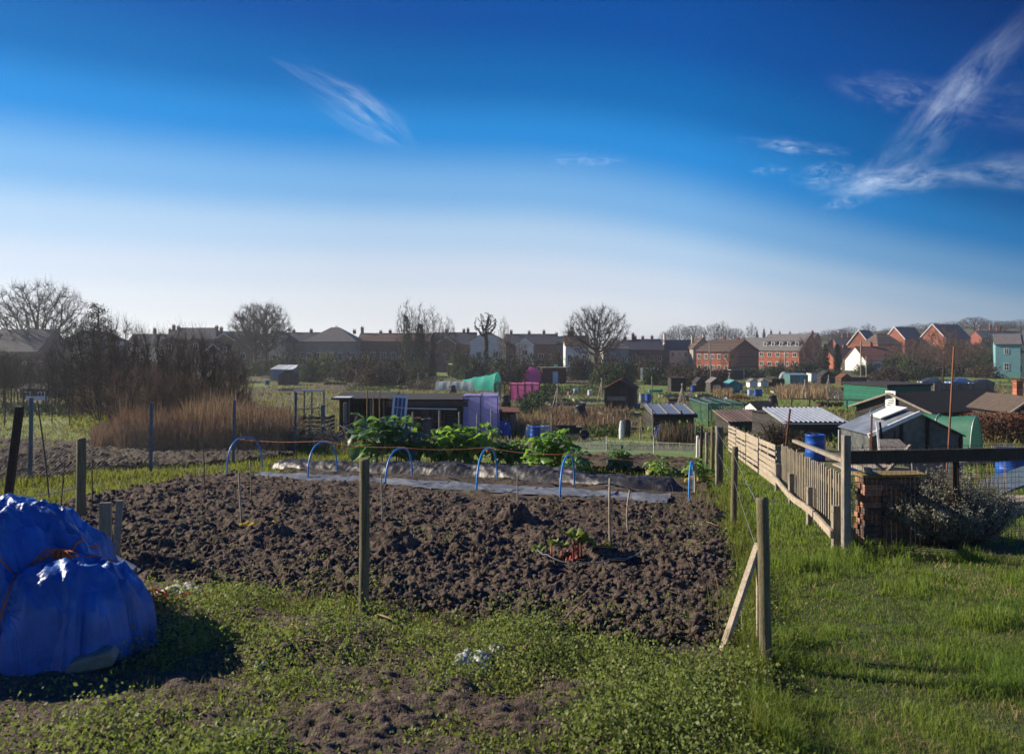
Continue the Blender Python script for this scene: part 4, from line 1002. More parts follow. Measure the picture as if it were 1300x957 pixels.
rag(330, 856, 26, .06, 'white scrap of plastic lying on the weeds right of the heap', BAG, 5); rag(232, 757, 50, .10, 'pale tangle of fleece at the left corner of the bed', mat('fleece', (.42, .42, .36), (.3, .3, .26), 6, .8), 6, 'fleece_scrap')
rag(188, 812, 20, .05, 'bluish plastic scrap at the foot of the blue heap', BAG, 7)
rag(570, 740, 16, .05, 'pale scrap lying on the soil in the middle of the bed', BAG, 8)
P0 = []; P1 = []
b0 = hit(200, 768)
p = Vector((0, 0, .05)); W_ = [p]
for i in range(110):
    p = p*.93+Vector((R.gauss(0, .075), R.gauss(0, .05), 0)); p.z = R.uniform(.02, .12); W_.append(p)
W_ = np.array(W_); V, Q = edge_tubes(W_[:-1], W_[1:], .004, .004, 4)
tag(link('cord_tangle', npmesh('cord_tangle', V, [Q]), ORANGE_ROPE, None, b0), 'frayed tangle of orange cord between the heap and the bed', 'cord')
for pts, lab in (([(476, 788), (490, 800), (500, 812)], 'bent pale stick at the foot of the lone mossy post'), ([(690, 830), (720, 800), (745, 778)], 'long dry stalk leaning on the near edge of the bed'),
                 ([(366, 800), (378, 815), (380, 826)], 'curved dry twig in the weeds left of the mossy post'), ([(355, 832), (390, 830), (410, 842)], 'flat dry twig lying in the weeds at the front'), ([(882, 662), (898, 672), (912, 682)], 'pale split stick on the right side of the bed')):
    P = [hit(*p) for p in pts]; c = P[0].copy()
    P = [p-c+Vector((0, 0, .06+.04*i)) for i, p in enumerate(P)]
    o = MB().tube(P, [.008, .007, .005], 6).obj('dry_stick', STRAW, None, c, smooth=True); tag(o, lab, 'stick')

# ================================================================ right side: pallets, pickets, mesh fence, bricks, shrub
def line3(px0, py0, px1, py1): return hit(px0, py0), hit(px1, py1)
# pallet fence: horizontal boards
a, b = line3(926, 574, 988, 622); d = b-a; c = a.copy(); H = .80; U = Vector((d.x, d.y, 0)).normalized(); Nn = Vector((-U.y, U.x, 0))
pf = thing('pallet_fence', 'pale fence of old pallets with gapped level boards', 'fence', c)
npal = 4
for k in range(npal):
    m_ = MB(); t0, t1 = k/npal+.004, (k+1)/npal-.012; hh = H*R.uniform(.92, 1.06)
    p, q = d*t0, d*t1
    for i in range(7):
        z = .06+hh*i/7; z2 = z+R.gauss(0, .012); hb = hh/7*R.choice((.62, .72, .9))
        m_.beam(p+Vector((0, 0, z+hb/2))-Nn*.03, q+Vector((0, 0, z2+hb/2))-Nn*.03, .02, hb)
    m_.obj('board_panel', WOOD_PALE, pf, bevel=.003)
    for t in (t0, (t0+t1)/2, t1-.004):
        MB().beam(d*t+Nn*.02-Vector((0, 0, .05)), d*t+Nn*.02+Vector((0, 0, hh+.04)), .07, .05).obj('batten', WOOD_GREY, pf, bevel=.003)
# picket fence
a, b = line3(992, 624, 1075, 706); d = b-a; c = a.copy(); L_ = d.length; U = d.normalized(); Nn = Vector((-U.y, U.x, 0)).normalized()
kf = thing('picket_fence', 'wavy fence of narrow upright pickets with a low rail beside the grass path', 'fence', c)
m_ = MB(); n = 36
for i in range(n):
    t = (i+.5)/n; h = .80+.02*math.sin(i*1.7)+R.gauss(0, .008); p = d*t; w = .05
    tip = p+Vector((0, 0, h+.06))+U*R.gauss(0, .012)
    m_.beam(p+Vector((0, 0, .03)), tip, .018, w, up=U)
m_.obj('picket_panel', WOOD_PICKET, kf, bevel=.003)
for z, s in ((.24, -1), (.66, 1)):
    r_ = MB(); P = [d*float(t)+Nn*(.035 if s > 0 else -.15)+Vector((0, 0, z+.03*math.sin(t*9+1))) for t in np.linspace(0, 1, 9)]
    for p, q in zip(P, P[1:]): r_.beam(p, q, .03, .085)
    r_.obj('rail', WOOD_PALE, kf)
r_ = MB()
for p, q in zip(np.linspace(0, 1, 9), np.linspace(0, 1, 9)[1:]): r_.beam(d*float(p)+Nn*.22+Vector((0, 0, .93)), d*float(q)+Nn*.22+Vector((0, 0, .93)), .07, .05)
r_.obj('rail', WOOD_GREY, kf)
for t in (.02, .34, .66, .97):
    MB().beam(d*t-Nn*.085-Vector((0, 0, .05)), d*t-Nn*.085+Vector((0, 0, .52)), .07, .07).obj('post', WOOD_GREY, kf, bevel=.005)
post(1074, 707, 1074, 552, 9.5, WOOD_GREY, 'square grey gate post where pickets and wire mesh meet', square=True)
# wire mesh fence
a = hit(1076, 706); b = ground(1440, 9.0); d = b-a; c = a.copy(); L_ = d.length; U = d/L_
wf = thing('mesh_fence', 'rusty square wire mesh fence under a dark top board', 'fence', c)
p0 = []; p1 = []; s = .062; k = 0
while k*s < L_:
    p0.append(U*k*s+Vector((0, 0, .03))); p1.append(U*k*s+Vector((R.gauss(0, .006), R.gauss(0, .006), 1.18))); k += 1
for i in range(19): p0.append(Vector((0, 0, .05+i*s))); p1.append(d+Vector((0, 0, .05+i*s)))
V, Q = edge_tubes(np.array(p0), np.array(p1), .0022, .0022, 4)
link('wire_mesh', npmesh('wire_mesh', V, [Q]), WIRE_RUST, wf)
MB().beam(Vector((0, .03, 1.055)), d+Vector((0, .03, 1.055)), .03, .145).obj('top_board', mat('tarred_board', (.055, .046, .036), (.085, .072, .055), 5, .9), wf, bevel=.005)
for t in (.36, .72): MB().beam(d*t+Vector((0, .08, -.1)), d*t+Vector((0, .08, 1.1)), .07, .07).obj('post', WOOD_DARK, wf)
# brick stack, every brick its own
BR = [mat('brick_a', (.20, .085, .05), (.13, .065, .045), 14, .95, .4, 60), mat('brick_b', (.15, .11, .085), (.10, .08, .065), 14, .95, .4, 60), mat('brick_c', (.36, .19, .13), (.26, .14, .10), 14, .95, .4, 60), mat('brick_d', (.12, .085, .07), (.08, .06, .05), 14, .95, .4, 60)]
bb = MB().box((0, 0, .0325), (.213, .103, .064)); me0 = None
base = ground(1092, 8.75); base.x += .02; base.z += .01
bx = []
for k, m_ in enumerate(BR):
    o = MB().box((0, 0, .0325), (.213, .1, .064)).obj('brick', m_, None, (0, 0, -50), bevel=.004); bx.append(o)
first = set()
for row in range(11):
    for col in range(3 if row % 2 else 3):
        for dep in range(2):
            k = R.choice((1, 1, 3, 3, 3, 0)) if col else R.choice((2, 2, 0, 3))  # sunlit left side and shaded front put into brick colour: left column paler
            o = bx[k] if k not in first else bx[k].copy()
            if k in first: COL.objects.link(o)
            first.add(k)
            o.location = base+Vector((.10+col*.22+(.012 if row % 2 else 0)+R.gauss(0, .005), dep*.115+R.gauss(0, .004), row*.069)); o.rotation_euler = (0, 0, R.gauss(0, .025))
            tag(o, 'old brick in the tall stack behind the wire mesh', 'brick', 'bricks stacked behind the wire mesh')
o = MB().box((0, 0, 0), (.80, .28, .035), rz=.05).obj('plank', mat('mossy_plank', (.22, .15, .05), (.16, .13, .05), 5, .9), None, base+Vector((.36, .06, .79)), bevel=.004); tag(o, 'mossy plank laid across the top of the brick stack', 'plank')
o = MB().box((0, 0, .0), (.40, .02, .42), rz=-.05, rx=-.15).obj('slab', mat('stone_slab', (.24, .23, .21), (.18, .175, .16), 8, .9), None, base+Vector((.93, .25, .70)), bevel=.006); tag(o, 'grey paving slab propped beside the brick stack', 'slab')
b = MB().box((0, 0, .2), (.5, .4, .4)); o = b.obj('breeze_block', mat('breeze_block', (.25, .24, .22), (.18, .17, .16), 8, .95, .4, 40), None, base+Vector((.98, .35, 0)), bevel=.01); tag(o, 'grey concrete block under the propped paving slab', 'block')
# grey lavender shrub
sb = ground(1205, 8.75)
sh = thing('lavender_shrub', 'big grey leaved lavender shrub against the wire mesh fence', 'shrub', sb)
P0 = []; P1 = []; LP = []; LD = []
for i in range(760):
    a = R.random()*2*PI; rr = math.sqrt(R.random()); hx, hy = .82, .5
    root = Vector((rr*math.cos(a)*.3, rr*math.sin(a)*.2, 0)); tip = Vector((rr*math.cos(a)*hx, rr*math.sin(a)*hy, (.80-.38*rr*rr)*R.uniform(.72, 1.12)))
    mid = root.lerp(tip, .5)+Vector((0, 0, -.04))
    P0 += [root, mid]; P1 += [mid, tip]
    dd = (tip-mid).normalized()
    for k in range(46): 
        f = R.uniform(-.2, 1.12); LP.append(mid.lerp(tip, f)+Vector((R.gauss(0, .014), R.gauss(0, .014), R.gauss(0, .01))))
V, Q = edge_tubes(np.array(P0), np.array(P1), .004, .0025, 4)
link('stem', npmesh('stem', V, [Q]), TWIG_WARM, sh)
LP = np.array(LP); V, Q = leaf_quads(LP, rng.uniform(.016, .042, len(LP)), .8, .34)
link('foliage', npmesh('foliage', V, [Q]), mat('lavender_leaf', (.36, .38, .30), (.25, .27, .205), 3, .85, trans=.35, fine=(12, .3)), sh)
# upright dry stems over the shrub
P = np.array([sb+Vector((R.uniform(-.1, .75), R.uniform(-.1, .3), .4)) for _ in range(90)]); V, Q, T = blades(P, rng.uniform(.3, .75, 90), .007, .1)
tag(link('dry_stalks', npmesh('dry_stalks', V, [Q, T]), REED), 'thin dry flower stalks rising above the lavender shrub', 'dry stalks', kind='stuff')
b0 = hit(1196, 640); b0 = ground(1196, 9.3); t0 = at(1211, 440, 9.3)
o = MB().tube([Vector((0, 0, -.1)), (t0-b0)*.5+Vector((.012, 0, 0)), t0-b0], [.013, .012, .010], 6).obj('cane', mat('rusty_cane', (.22, .09, .045), (.15, .065, .04), 9, .8), None, b0, smooth=True); tag(o, 'very tall reddish cane leaning right above the lavender shrub', 'cane')
crop((1118, 706), 22, LEAF_YEL, 'yellow green weed at the foot of the brick stack', 'weed_plant', 'weed', None, 40); crop((1172, 708), 20, LEAF_YEL, 'yellow green weed at the foot of the lavender shrub', 'weed_plant', 'weed', None, 40)
# ================================================================ buildings
def gable_poly(w, he, hr): return [(-w/2, 0), (w/2, 0), (w/2, he), (0, hr), (-w/2, he)]
def add_window(parent, c, w, h, ax, out=.05, bars=(1, 0), frame=None, lab=None):
    """window with frame and pane; ax: outward direction in the local frame, 'y-' 'x-' 'x+' """
    f = MB(); p = MB(); t = .07 if w > .6 else .04
    def bx(m, u0, u1, v0, v1, d0, d1):
        if ax == 'y-': m.span(c[0]+u0, c[0]+u1, c[1]-d1, c[1]-d0, c[2]+v0, c[2]+v1)
        elif ax == 'x-': m.span(c[0]-d1, c[0]-d0, c[1]+u0, c[1]+u1, c[2]+v0, c[2]+v1)
        else: m.span(c[0]+d0, c[0]+d1, c[1]+u0, c[1]+u1, c[2]+v0, c[2]+v1)
    bx(f, -w/2, w/2, h/2-t, h/2, -.02, out); bx(f, -w/2, w/2, -h/2, -h/2+t, -.02, out+.03)
    bx(f, -w/2, -w/2+t, -h/2+t, h/2-t, -.02, out); bx(f, w/2-t, w/2, -h/2+t, h/2-t, -.02, out)
    for i in range(bars[0]):
        u = -w/2+w*(i+1)/(bars[0]+1); bx(f, u-t*.35, u+t*.35, -h/2+t, h/2-t, -.02, out*.9)
    for i in range(bars[1]):
        v = -h/2+h*(i+1)/(bars[1]+1); bx(f, -w/2+t, w/2-t, v-t*.35, v+t*.35, -.02, out*.86)
    bx(p, -w/2+t, w/2-t, -h/2+t, h/2-t, -.02, .018)
    o = f.obj('window', frame or WHITE, parent); p.obj('pane', GLASS, o)
    return o
def house(name, label, px0, px1, Y, eave, ridge, depth, wall, roof, rot=0., kind='side', chim=(), win=(0, 0), swin=(0, 0), cat='house', barge=None,
          door=None, over=.25, wings=(), dorm=0, group=None, inset=.35, zb=None, chm=None, wm=None, th=.14, doorc=.3):
    ca = math.cos(rot); w = (px1-px0)*Y/F/ca; cx = ((px0+px1)/2-CX)/F*Y
    corners = [(cx+x*ca-y*math.sin(rot), Y+x*math.sin(rot)+y*ca) for x in (-w/2, w/2) for y in (0, depth)]
    z0 = min(tz(*c) for c in corners)-.1 if zb is None else zb
    if zb is None: z0 = min(z0, tz(cx, Y)-.05)
    he = EYE+(HY-eave)*Y/F-z0
    yr = Y if kind == 'front' else Y+depth/2*ca
    hr = EYE+(HY-ridge)*yr/F-z0; hr = max(hr, he+.1)
    t = thing(name, label, cat, (cx, Y, z0), rot, group)
    wl = MB()
    if kind == 'front': wl.prism(gable_poly(w, he, hr-.05), 0, depth)
    elif kind == 'side':
        n = len(wl.v); pl = [(0, 0), (depth, 0), (depth, he), (depth/2, hr-.05), (0, he)]
        V = [(-w/2, y, z) for y, z in pl]+[(w/2, y, z) for y, z in pl]
        wl.add(V, [(0, 1, 2, 3, 4)[::-1], (5, 6, 7, 8, 9)]+[(i, (i+1) % 5, (i+1) % 5+5, i+5) for i in range(5)])
    else: wl.span(-w/2, w/2, 0, depth, 0, he)
    wl.obj('wall', wall, t)
    rf = MB(); o = over
    if kind == 'front':
        sl = (hr-he)/(w/2); e = he-o*sl
        rf.slab([(-w/2-o, -o, e+th/2), (0.01, -o, hr+th/2), (0.01, depth+o, hr+th/2), (-w/2-o, depth+o, e+th/2)], th)
        rf.slab([(-.01, -o, hr+th/2+.004), (w/2+o, -o, e+th/2), (w/2+o, depth+o, e+th/2), (-.01, depth+o, hr+th/2+.004)], th)
    elif kind == 'side':
        sl = (hr-he)/(depth/2); e = he-o*sl
        rf.slab([(-w/2-o, -o, e+th/2), (w/2+o, -o, e+th/2), (w/2+o, depth/2+.01, hr+th/2), (-w/2-o, depth/2+.01, hr+th/2)], th)
        rf.slab([(-w/2-o, depth/2-.01, hr+th/2+.004), (w/2+o, depth/2-.01, hr+th/2+.004), (w/2+o, depth+o, e+th/2), (-w/2-o, depth+o, e+th/2)], th)
    elif kind == 'hip':
        k = min(inset*w, w/2-.05); x0, x1, y0, y1 = -w/2-o, w/2+o, -o, depth+o
        V = [(x0, y0, he), (x1, y0, he), (x1, y1, he), (x0, y1, he), (-w/2+k, depth/2, hr), (w/2-k, depth/2, hr)]
        V2 = [(x, y, z+.1) for x, y, z in V[:4]]+[(x, y, z+.1) for x, y, z in V[4:]]
        rf.add(V[:4]+V2, [(3, 2, 1, 0), (0, 1, 5, 4), (1, 2, 6, 5), (2, 3, 7, 6), (3, 0, 4, 7), (4, 5, 9, 8), (5, 6, 9), (6, 7, 8, 9), (7, 4, 8)])
    else: rf.span(-w/2-o, w/2+o, -o, depth+o, he+.003, he+.16)
    ro = rf.obj('roof', roof, t)
    for fx, fd, h in chim:      # chimney: share along the width, share of the depth, metres above the ridge
        x, y = fx*w/2, fd*depth
        c = MB().box((x, y, hr+h/2-.7), (.62, .5, h+1.4)).box((x, y, hr+h-.12), (.74, .62, .16)); co = c.obj('chimney', chm or BRICK_RED, ro)
        pts = MB()
        for dx in (-.16, .16): MB().lathe([(.10, 0), (.085, .35), (.10, .4)], 8, (x+dx, y, hr+h-.04)).obj('chimney_pot', TILE_TERRA, co)
    cols, rows = win
    for r_ in range(rows):
        for c_ in range(cols):
            ww = min(1.15, w/cols*.5); hh = min(1.35, he/rows*.46)
            add_window(t, (-w/2+w*(c_+.5)/cols, 0, he*(r_+.56)/rows), ww, hh, 'y-')
    cols, rows = swin
    sd = 'x-' if rot > 0 or (rot == 0 and cx > 0) else 'x+'
    for r_ in range(rows):
        for c_ in range(cols):
            add_window(t, ((-w/2 if sd == 'x-' else w/2), depth*(c_+.5)/cols, he*(r_+.56)/rows), min(1.0, depth/cols*.5), min(1.3, he/rows*.46), sd)
    if barge:
        b = MB()
        if kind == 'front':
            sl = (hr-he)/(w/2); e = he-o*sl
            for s in (-1, 1): b.beam((s*(w/2+o), -o-.03, e+th/2), (0, -o-.03-.002*s, hr+th/2), .05, max(th*1.5, .09), up=(0, 0, 1))
        else:
            sl = (hr-he)/(depth/2); e = he-o*sl; x = (-w/2-o-.03) if sd == 'x-' else (w/2+o+.03)
            b.beam((x, -o, e+th/2), (x, depth/2, hr+th/2), .05, max(th*1.7, .09)); b.beam((x+.002, depth+o, e+th/2), (x+.002, depth/2, hr+th/2), .05, max(th*1.7, .09))
        b.obj('bargeboard', barge, t)
    if door:
        dw, dh = min(.85, w*.4), min(1.95, he*.86); x = doorc*w/2
        d = MB().span(x-dw/2, x+dw/2, -.035, .01, .03, dh).obj('door', door, t)
        MB().span(x+dw*.32, x+dw*.4, -.075, -.035, dh*.5, dh*.5+.1).obj('handle', BLACK_IRON, d)
    for p0, p1, ev, rg, pd, wmat, brg in wings:
        x0, x1 = ((p0-px0)/(px1-px0)-.5)*w, ((p1-px0)/(px1-px0)-.5)*w; wh = EYE+(HY-ev)*Y/F-z0; wr = EYE+(HY-rg)*Y/F-z0; m = (x0+x1)/2; ww = x1-x0
        MB().prism([(m+a, b) for a, b in gable_poly(ww, wh, wr-.05)], -pd, -.004).obj('wing', wmat, t)
        sl = (wr-wh)/(ww/2); b = MB()
        b.slab([(x0-.2, -pd-.2, wh-.2*sl+.08), (m+.005, -pd-.2, wr+.08), (m+.005, depth*.4, wr+.08), (x0-.2, depth*.4, wh-.2*sl+.08)], .12)
        b.slab([(m-.005, -pd-.2, wr+.084), (x1+.2, -pd-.2, wh-.2*sl+.08), (x1+.2, depth*.4, wh-.2*sl+.08), (m-.005, depth*.4, wr+.084)], .12)
        b.obj('wing_roof', roof, t)
        if brg:
            b = MB()
            for s in (-1, 1): b.beam((m+s*(ww/2+.2), -pd-.24, wh-.2*sl+.06), (m, -pd-.24-.002*s, wr+.06), .06, .26)
            b.obj('bargeboard', WHITE, t)
        add_window(t, (m, -pd, wh*.72), min(1.3, ww*.4), 1.2, 'y-')
    if dorm:
        sl = (hr-he)/(depth/2); yy = depth*.13; zz = he+sl*yy
        for i in range(dorm):
            x = -w/2+w*(i+.6)/(dorm+.2); d = MB().span(x-.42, x+.42, yy-.05, yy+1.9, zz-.1, zz+1.25).obj('dormer', WHITE, t)
            MB().span(x-.30, x+.30, yy-.07, yy-.053, zz+.2, zz+1.0).obj('pane', GLASS, d)
            MB().span(x-.55, x+.55, yy-.25, yy+2.1, zz+1.253, zz+1.36).obj('dormer_roof', SLATE, d)
    return t
R_ = math.radians
house('long_building', 'long dark roofed building behind the big bare tree at the far left', -90, 47, 118, 446, 419, 9, BRICK_BROWN, SLATE, win=(5, 1))
house('house', 'pale gabled house behind the thicket, right of the big bare tree', 79, 131, 135, 433, 421, 8, OFFWHITE, SLATE, kind='front', win=(2, 1))
house('house', 'low roofed house between the pale gable and the hipped brick house', 160, 210, 176, 437, 424.5, 8, CREAM, SLATE, chim=((.05, .5, 1.3), (.85, .5, 1.2)), win=(3, 1))
house('house', 'large hipped brick house with a pair of chimneys at each end', 206, 274, 170, 431, 416.5, 9, BRICK_BROWN, SLATE, kind='hip', inset=.16, chim=((-.9, .5, .6), (-.72, .5, .3), (.74, .5, .4), (.92, .5, .1)), win=(4, 2))
house('house', 'brick house with two white edged gables left of the twin trees', 276, 319, 172, 436, 421, 8, BRICK_BROWN, SLATE, win=(2, 1), wings=((274, 301, 432.5, 423.5, 1.5, BRICK_BROWN, True), (266, 290, 447, 437, 3.2, BRICK_BROWN, True)))
house('house', 'brick house with a small white edged gable behind the twin trees', 319, 343, 174, 437, 424, 8, BRICK_BROWN, SLATE, win=(2, 1), wings=((325, 338, 440, 433, 1.5, BRICK_BROWN, True),))
house('house', 'narrow cream house end standing right of the twin trees', 341, 356, 168, 425, 421.5, 8, CREAM, SLATE, kind='front', win=(1, 2))
house('house', 'pale terrace with a dark roof and two chimneys right of the cream house end', 357, 400, 172, 434, 422.5, 8, DULL_RENDER, SLATE, chim=((-.55, .5, .6), (.5, .5, .7)), win=(4, 1), chm=BRICK_BROWN)
house('bungalow', 'hipped bungalow with a grey roof and a pale glazed front', 386, 452, 165, 434, 416, 10, DULL_RENDER, TILE_GREY, kind='hip', inset=.42, chim=((.0, .6, .1), (.72, .6, -.6)), win=(5, 1), cat='bungalow')
house('house', 'long low brick house with a white window band behind the ivy clad poplars', 454, 545, 170, 433.5, 423.5, 9, BRICK_BROWN, TILE_BROWN, chim=((-.98, .5, 1.4), (-.45, .5, .5), (-.18, .5, .7)), win=(7, 1))
house('house', 'brick house with a front gable and three chimneys right of the poplars', 549, 603, 172, 437, 422.5, 9, BRICK_BROWN, SLATE, chim=((-.42, .5, .8), (.42, .5, .7), (.62, .5, .9)), win=(3, 1), wings=((556, 579, 436, 428, 2, BRICK_BROWN, True),))
house('house', 'white gabled house just left of the pollarded tree', 597, 640, 168, 432, 421, 9, OFFWHITE, SLATE, kind='front', win=(2, 1))
house('house', 'terrace with three chimneys and a white gable right of the pollarded tree', 642, 706, 172, 437, 424.5, 9, BRICK_BROWN, SLATE, chim=((-.78, .5, .8), (-.05, .5, .6), (.55, .5, .8)), win=(5, 1), wings=((655, 677, 438, 430, 1.5, OFFWHITE, True),))
house('house', 'low dark roofed house left of the white walled cottage', 703, 722, 178, 438, 427.5, 8, GREY_RENDER, SLATE, win=(2, 1), chim=((-.5, .5, .8),))
house('cottage', 'white walled cottage with a brown roof left of the great round tree', 718, 747, 160, 438.5, 426.5, 7, OFFWHITE, TILE_BROWN, chim=((-.6, .5, .9),), win=(3, 1), cat='cottage')
house('house', 'grey hipped house partly hidden by the great round tree', 767, 798, 165, 443, 429.5, 9, GREY_RENDER, TILE_GREY, kind='hip', inset=.4, win=(3, 1))
house('house', 'dark roofed house with tall chimneys right of the great round tree', 795, 817, 172, 444, 432, 8, BRICK_BROWN, SLATE, chim=((-.85, .5, .8), (.1, .5, 1.5), (.35, .5, .9)), win=(2, 1))
house('house', 'low dark roofed house left of the cream stone house', 812, 842, 185, 444, 431, 8, BRICK_BROWN, SLATE, chim=((-.5, .5, .7), (.3, .5, .8)), win=(3, 1))
house('house', 'cream stone house with a black slate roof and tall cream chimneys', 849, 884, 188, 444, 432, 6, CREAM, SLATE_BLUE, rot=R_(14), chim=((-.95, .5, 1.6),), win=(4, 2), chm=CREAM)
house('house', 'grey gable end with a chimney on its peak beside the cream stone house', 880, 905, 184, 442, 429, 9, GREY_RENDER, TILE_BROWN, kind='front', chim=((.25, .15, .7), (-.6, .5, .6)), chm=CREAM)
house('house', 'brown roofed house with bright brick front and white windows', 888, 921, 166, 446.5, 432, 13, BRICK_ORANGE, TILE_BROWN, rot=R_(-46), chim=((-.2, .5, .7), (.6, .5, .5), (.95, .5, .4)), win=(5, 2))
house('brick_building', 'plain dark brick building with a flat top behind the white shed', 925, 961, 176, 443.5, 440, 9, BRICK_RED, FELT, kind='flat', cat='building', win=(2, 1))
house('house', 'pale roofed red brick house left of the dormer house', 938, 962, 228, 442, 429, 11, BRICK_RED, TILE_GREY, rot=R_(-45), win=(3, 2), swin=(1, 2))
house('house', 'tall orange brick house with a row of white dormers in its grey roof', 969, 1006, 198, 445, 424.5, 11.5, BRICK_ORANGE, TILE_GREY, rot=R_(-50), win=(5, 2), dorm=5)
house('house', 'small orange gable showing over trees right of the dormer house', 1033, 1043, 262, 430, 422.5, 8, BRICK_ORANGE, SLATE, kind='front', barge=WHITE, chim=((-.6, .3, .6), (-.2, .5, .4)), win=(1, 2))
house('terrace_house', 'low orange brick terrace with a brown roof behind the ivy clad trunks', 1059, 1113, 188, 456.5, 442, 8, BRICK_ORANGE, TILE_BROWN, rot=R_(8), chim=((-.12, .5, .8),), win=(5, 2), cat='house', wings=((1064, 1073, 463, 456.8, 1.2, CREAM, False),))
house('house', 'long terracotta roofed house with white walls below the slate gables', 1098, 1152, 176, 457.5, 440, 9, OFFWHITE, TILE_TERRA, rot=R_(6), chim=((-.2, .5, .9),), win=(5, 1))
house('house', 'slate roofed house with two red chimneys above the brick terrace', 1064, 1087, 256, 439, 429, 8, BRICK_RED, SLATE, chim=((.1, .5, 1.5), (.75, .5, 1.4)), win=(2, 1))
house('house', 'orange gabled house with a long blue slate roof, white barge boards', 1099, 1123, 240, 437, 419.5, 7, BRICK_ORANGE, SLATE_BLUE, rot=R_(42), barge=WHITE, swin=(1, 2))
house('house', 'brown hip roofed house right of the blue slate gable', 1114, 1146, 226, 437, 423.5, 9, BRICK_ORANGE, TILE_BROWN, kind='hip', inset=.3, win=(3, 2), rot=R_(6))
house('house', 'slate roofed house behind the brown hip roof, its pale gable peeping out', 1144, 1178, 272, 430, 415.5, 8, BRICK_ORANGE, SLATE_BLUE, rot=R_(28), barge=WHITE, swin=(1, 2))
house('house', 'largest slate roofed house on the hill with an orange gable on its left', 1191, 1242, 268, 429, 412, 9, BRICK_ORANGE, SLATE_BLUE, rot=R_(32), barge=WHITE, swin=(1, 2), win=(4, 2))
house('house', 'hilltop house with several red chimneys at the right edge', 1246, 1302, 292, 428, 420, 8, BRICK_RED, SLATE, chim=((-.8, .5, 1.6), (-.3, .5, 2.3), (.02, .5, 1.6), (.15, .5, 1.5)), win=(4, 1))
bh = house('house', 'turquoise rendered house at the right edge of the picture', 1268, 1291, 140, 437, 424.5, 8, TURQ_RENDER, TILE_GREY, rot=R_(-30), win=(0, 0))
w_, h_ = 23*140/F, EYE+(HY-437)*140/F-bh.location.z
add_window(bh, (-.2, 0, h_*.80), .75, .95, 'y-', bars=(1, 1)); add_window(bh, (-.2, 0, h_*.34), .8, 1.35, 'y-', bars=(1, 1))
ch = house('house', 'cream house joined to the right side of the turquoise one', 1291.2, 1345, 138, 437, 424.5, 8, CREAM, TILE_GREY, rot=R_(-30), win=(3, 2))
b = MB(); P = []
for i in range(15): P.append((-3.55+i*.13+ .2, -.05, h_*.78+.16*math.sin(i*1.3)+.05*math.sin(i*3.1)))
b.tube(P, [.05+.10*abs(math.sin(i*1.1)) for i in range(15)], 6); b.obj('wall_ornament', BLACK_IRON, ch)

# ================================================================ bare trees
def colonize(att, nodes, par, D, di, dk, maxit, r, jit=.12, up=0.):
    N_ = [np.array(n, float) for n in nodes]; P = list(par); alive = np.ones(len(att), bool); best = np.full(len(att), 1e9); bi = np.zeros(len(att), int)
    new = list(range(len(N_))); seen = set()
    for it in range(maxit):
        Q = np.array([N_[i] for i in new]); d = np.linalg.norm(att[:, None, :]-Q[None], axis=2); j = d.argmin(1); m = d[np.arange(len(att)), j]
        u = m < best; best[u] = m[u]; bi[u] = np.array(new)[j[u]]; alive &= best > dk; act = alive & (best < di)
        if not act.any(): break
        new = []
        for n in np.unique(bi[act]):
            v = att[act & (bi == n)]-N_[n]; v /= np.linalg.norm(v, axis=1)[:, None]; s = v.sum(0); s /= np.linalg.norm(s)+1e-9
            s += r.normal(0, jit, 3); s[2] += up; s /= np.linalg.norm(s); q = N_[n]+D*s; k = (int(n), tuple(np.round(q, 2)))
            if k in seen: continue
            seen.add(k); N_.append(q); P.append(int(n)); new.append(len(N_)-1)
        if not new: break
    return np.array(N_), np.array(P)
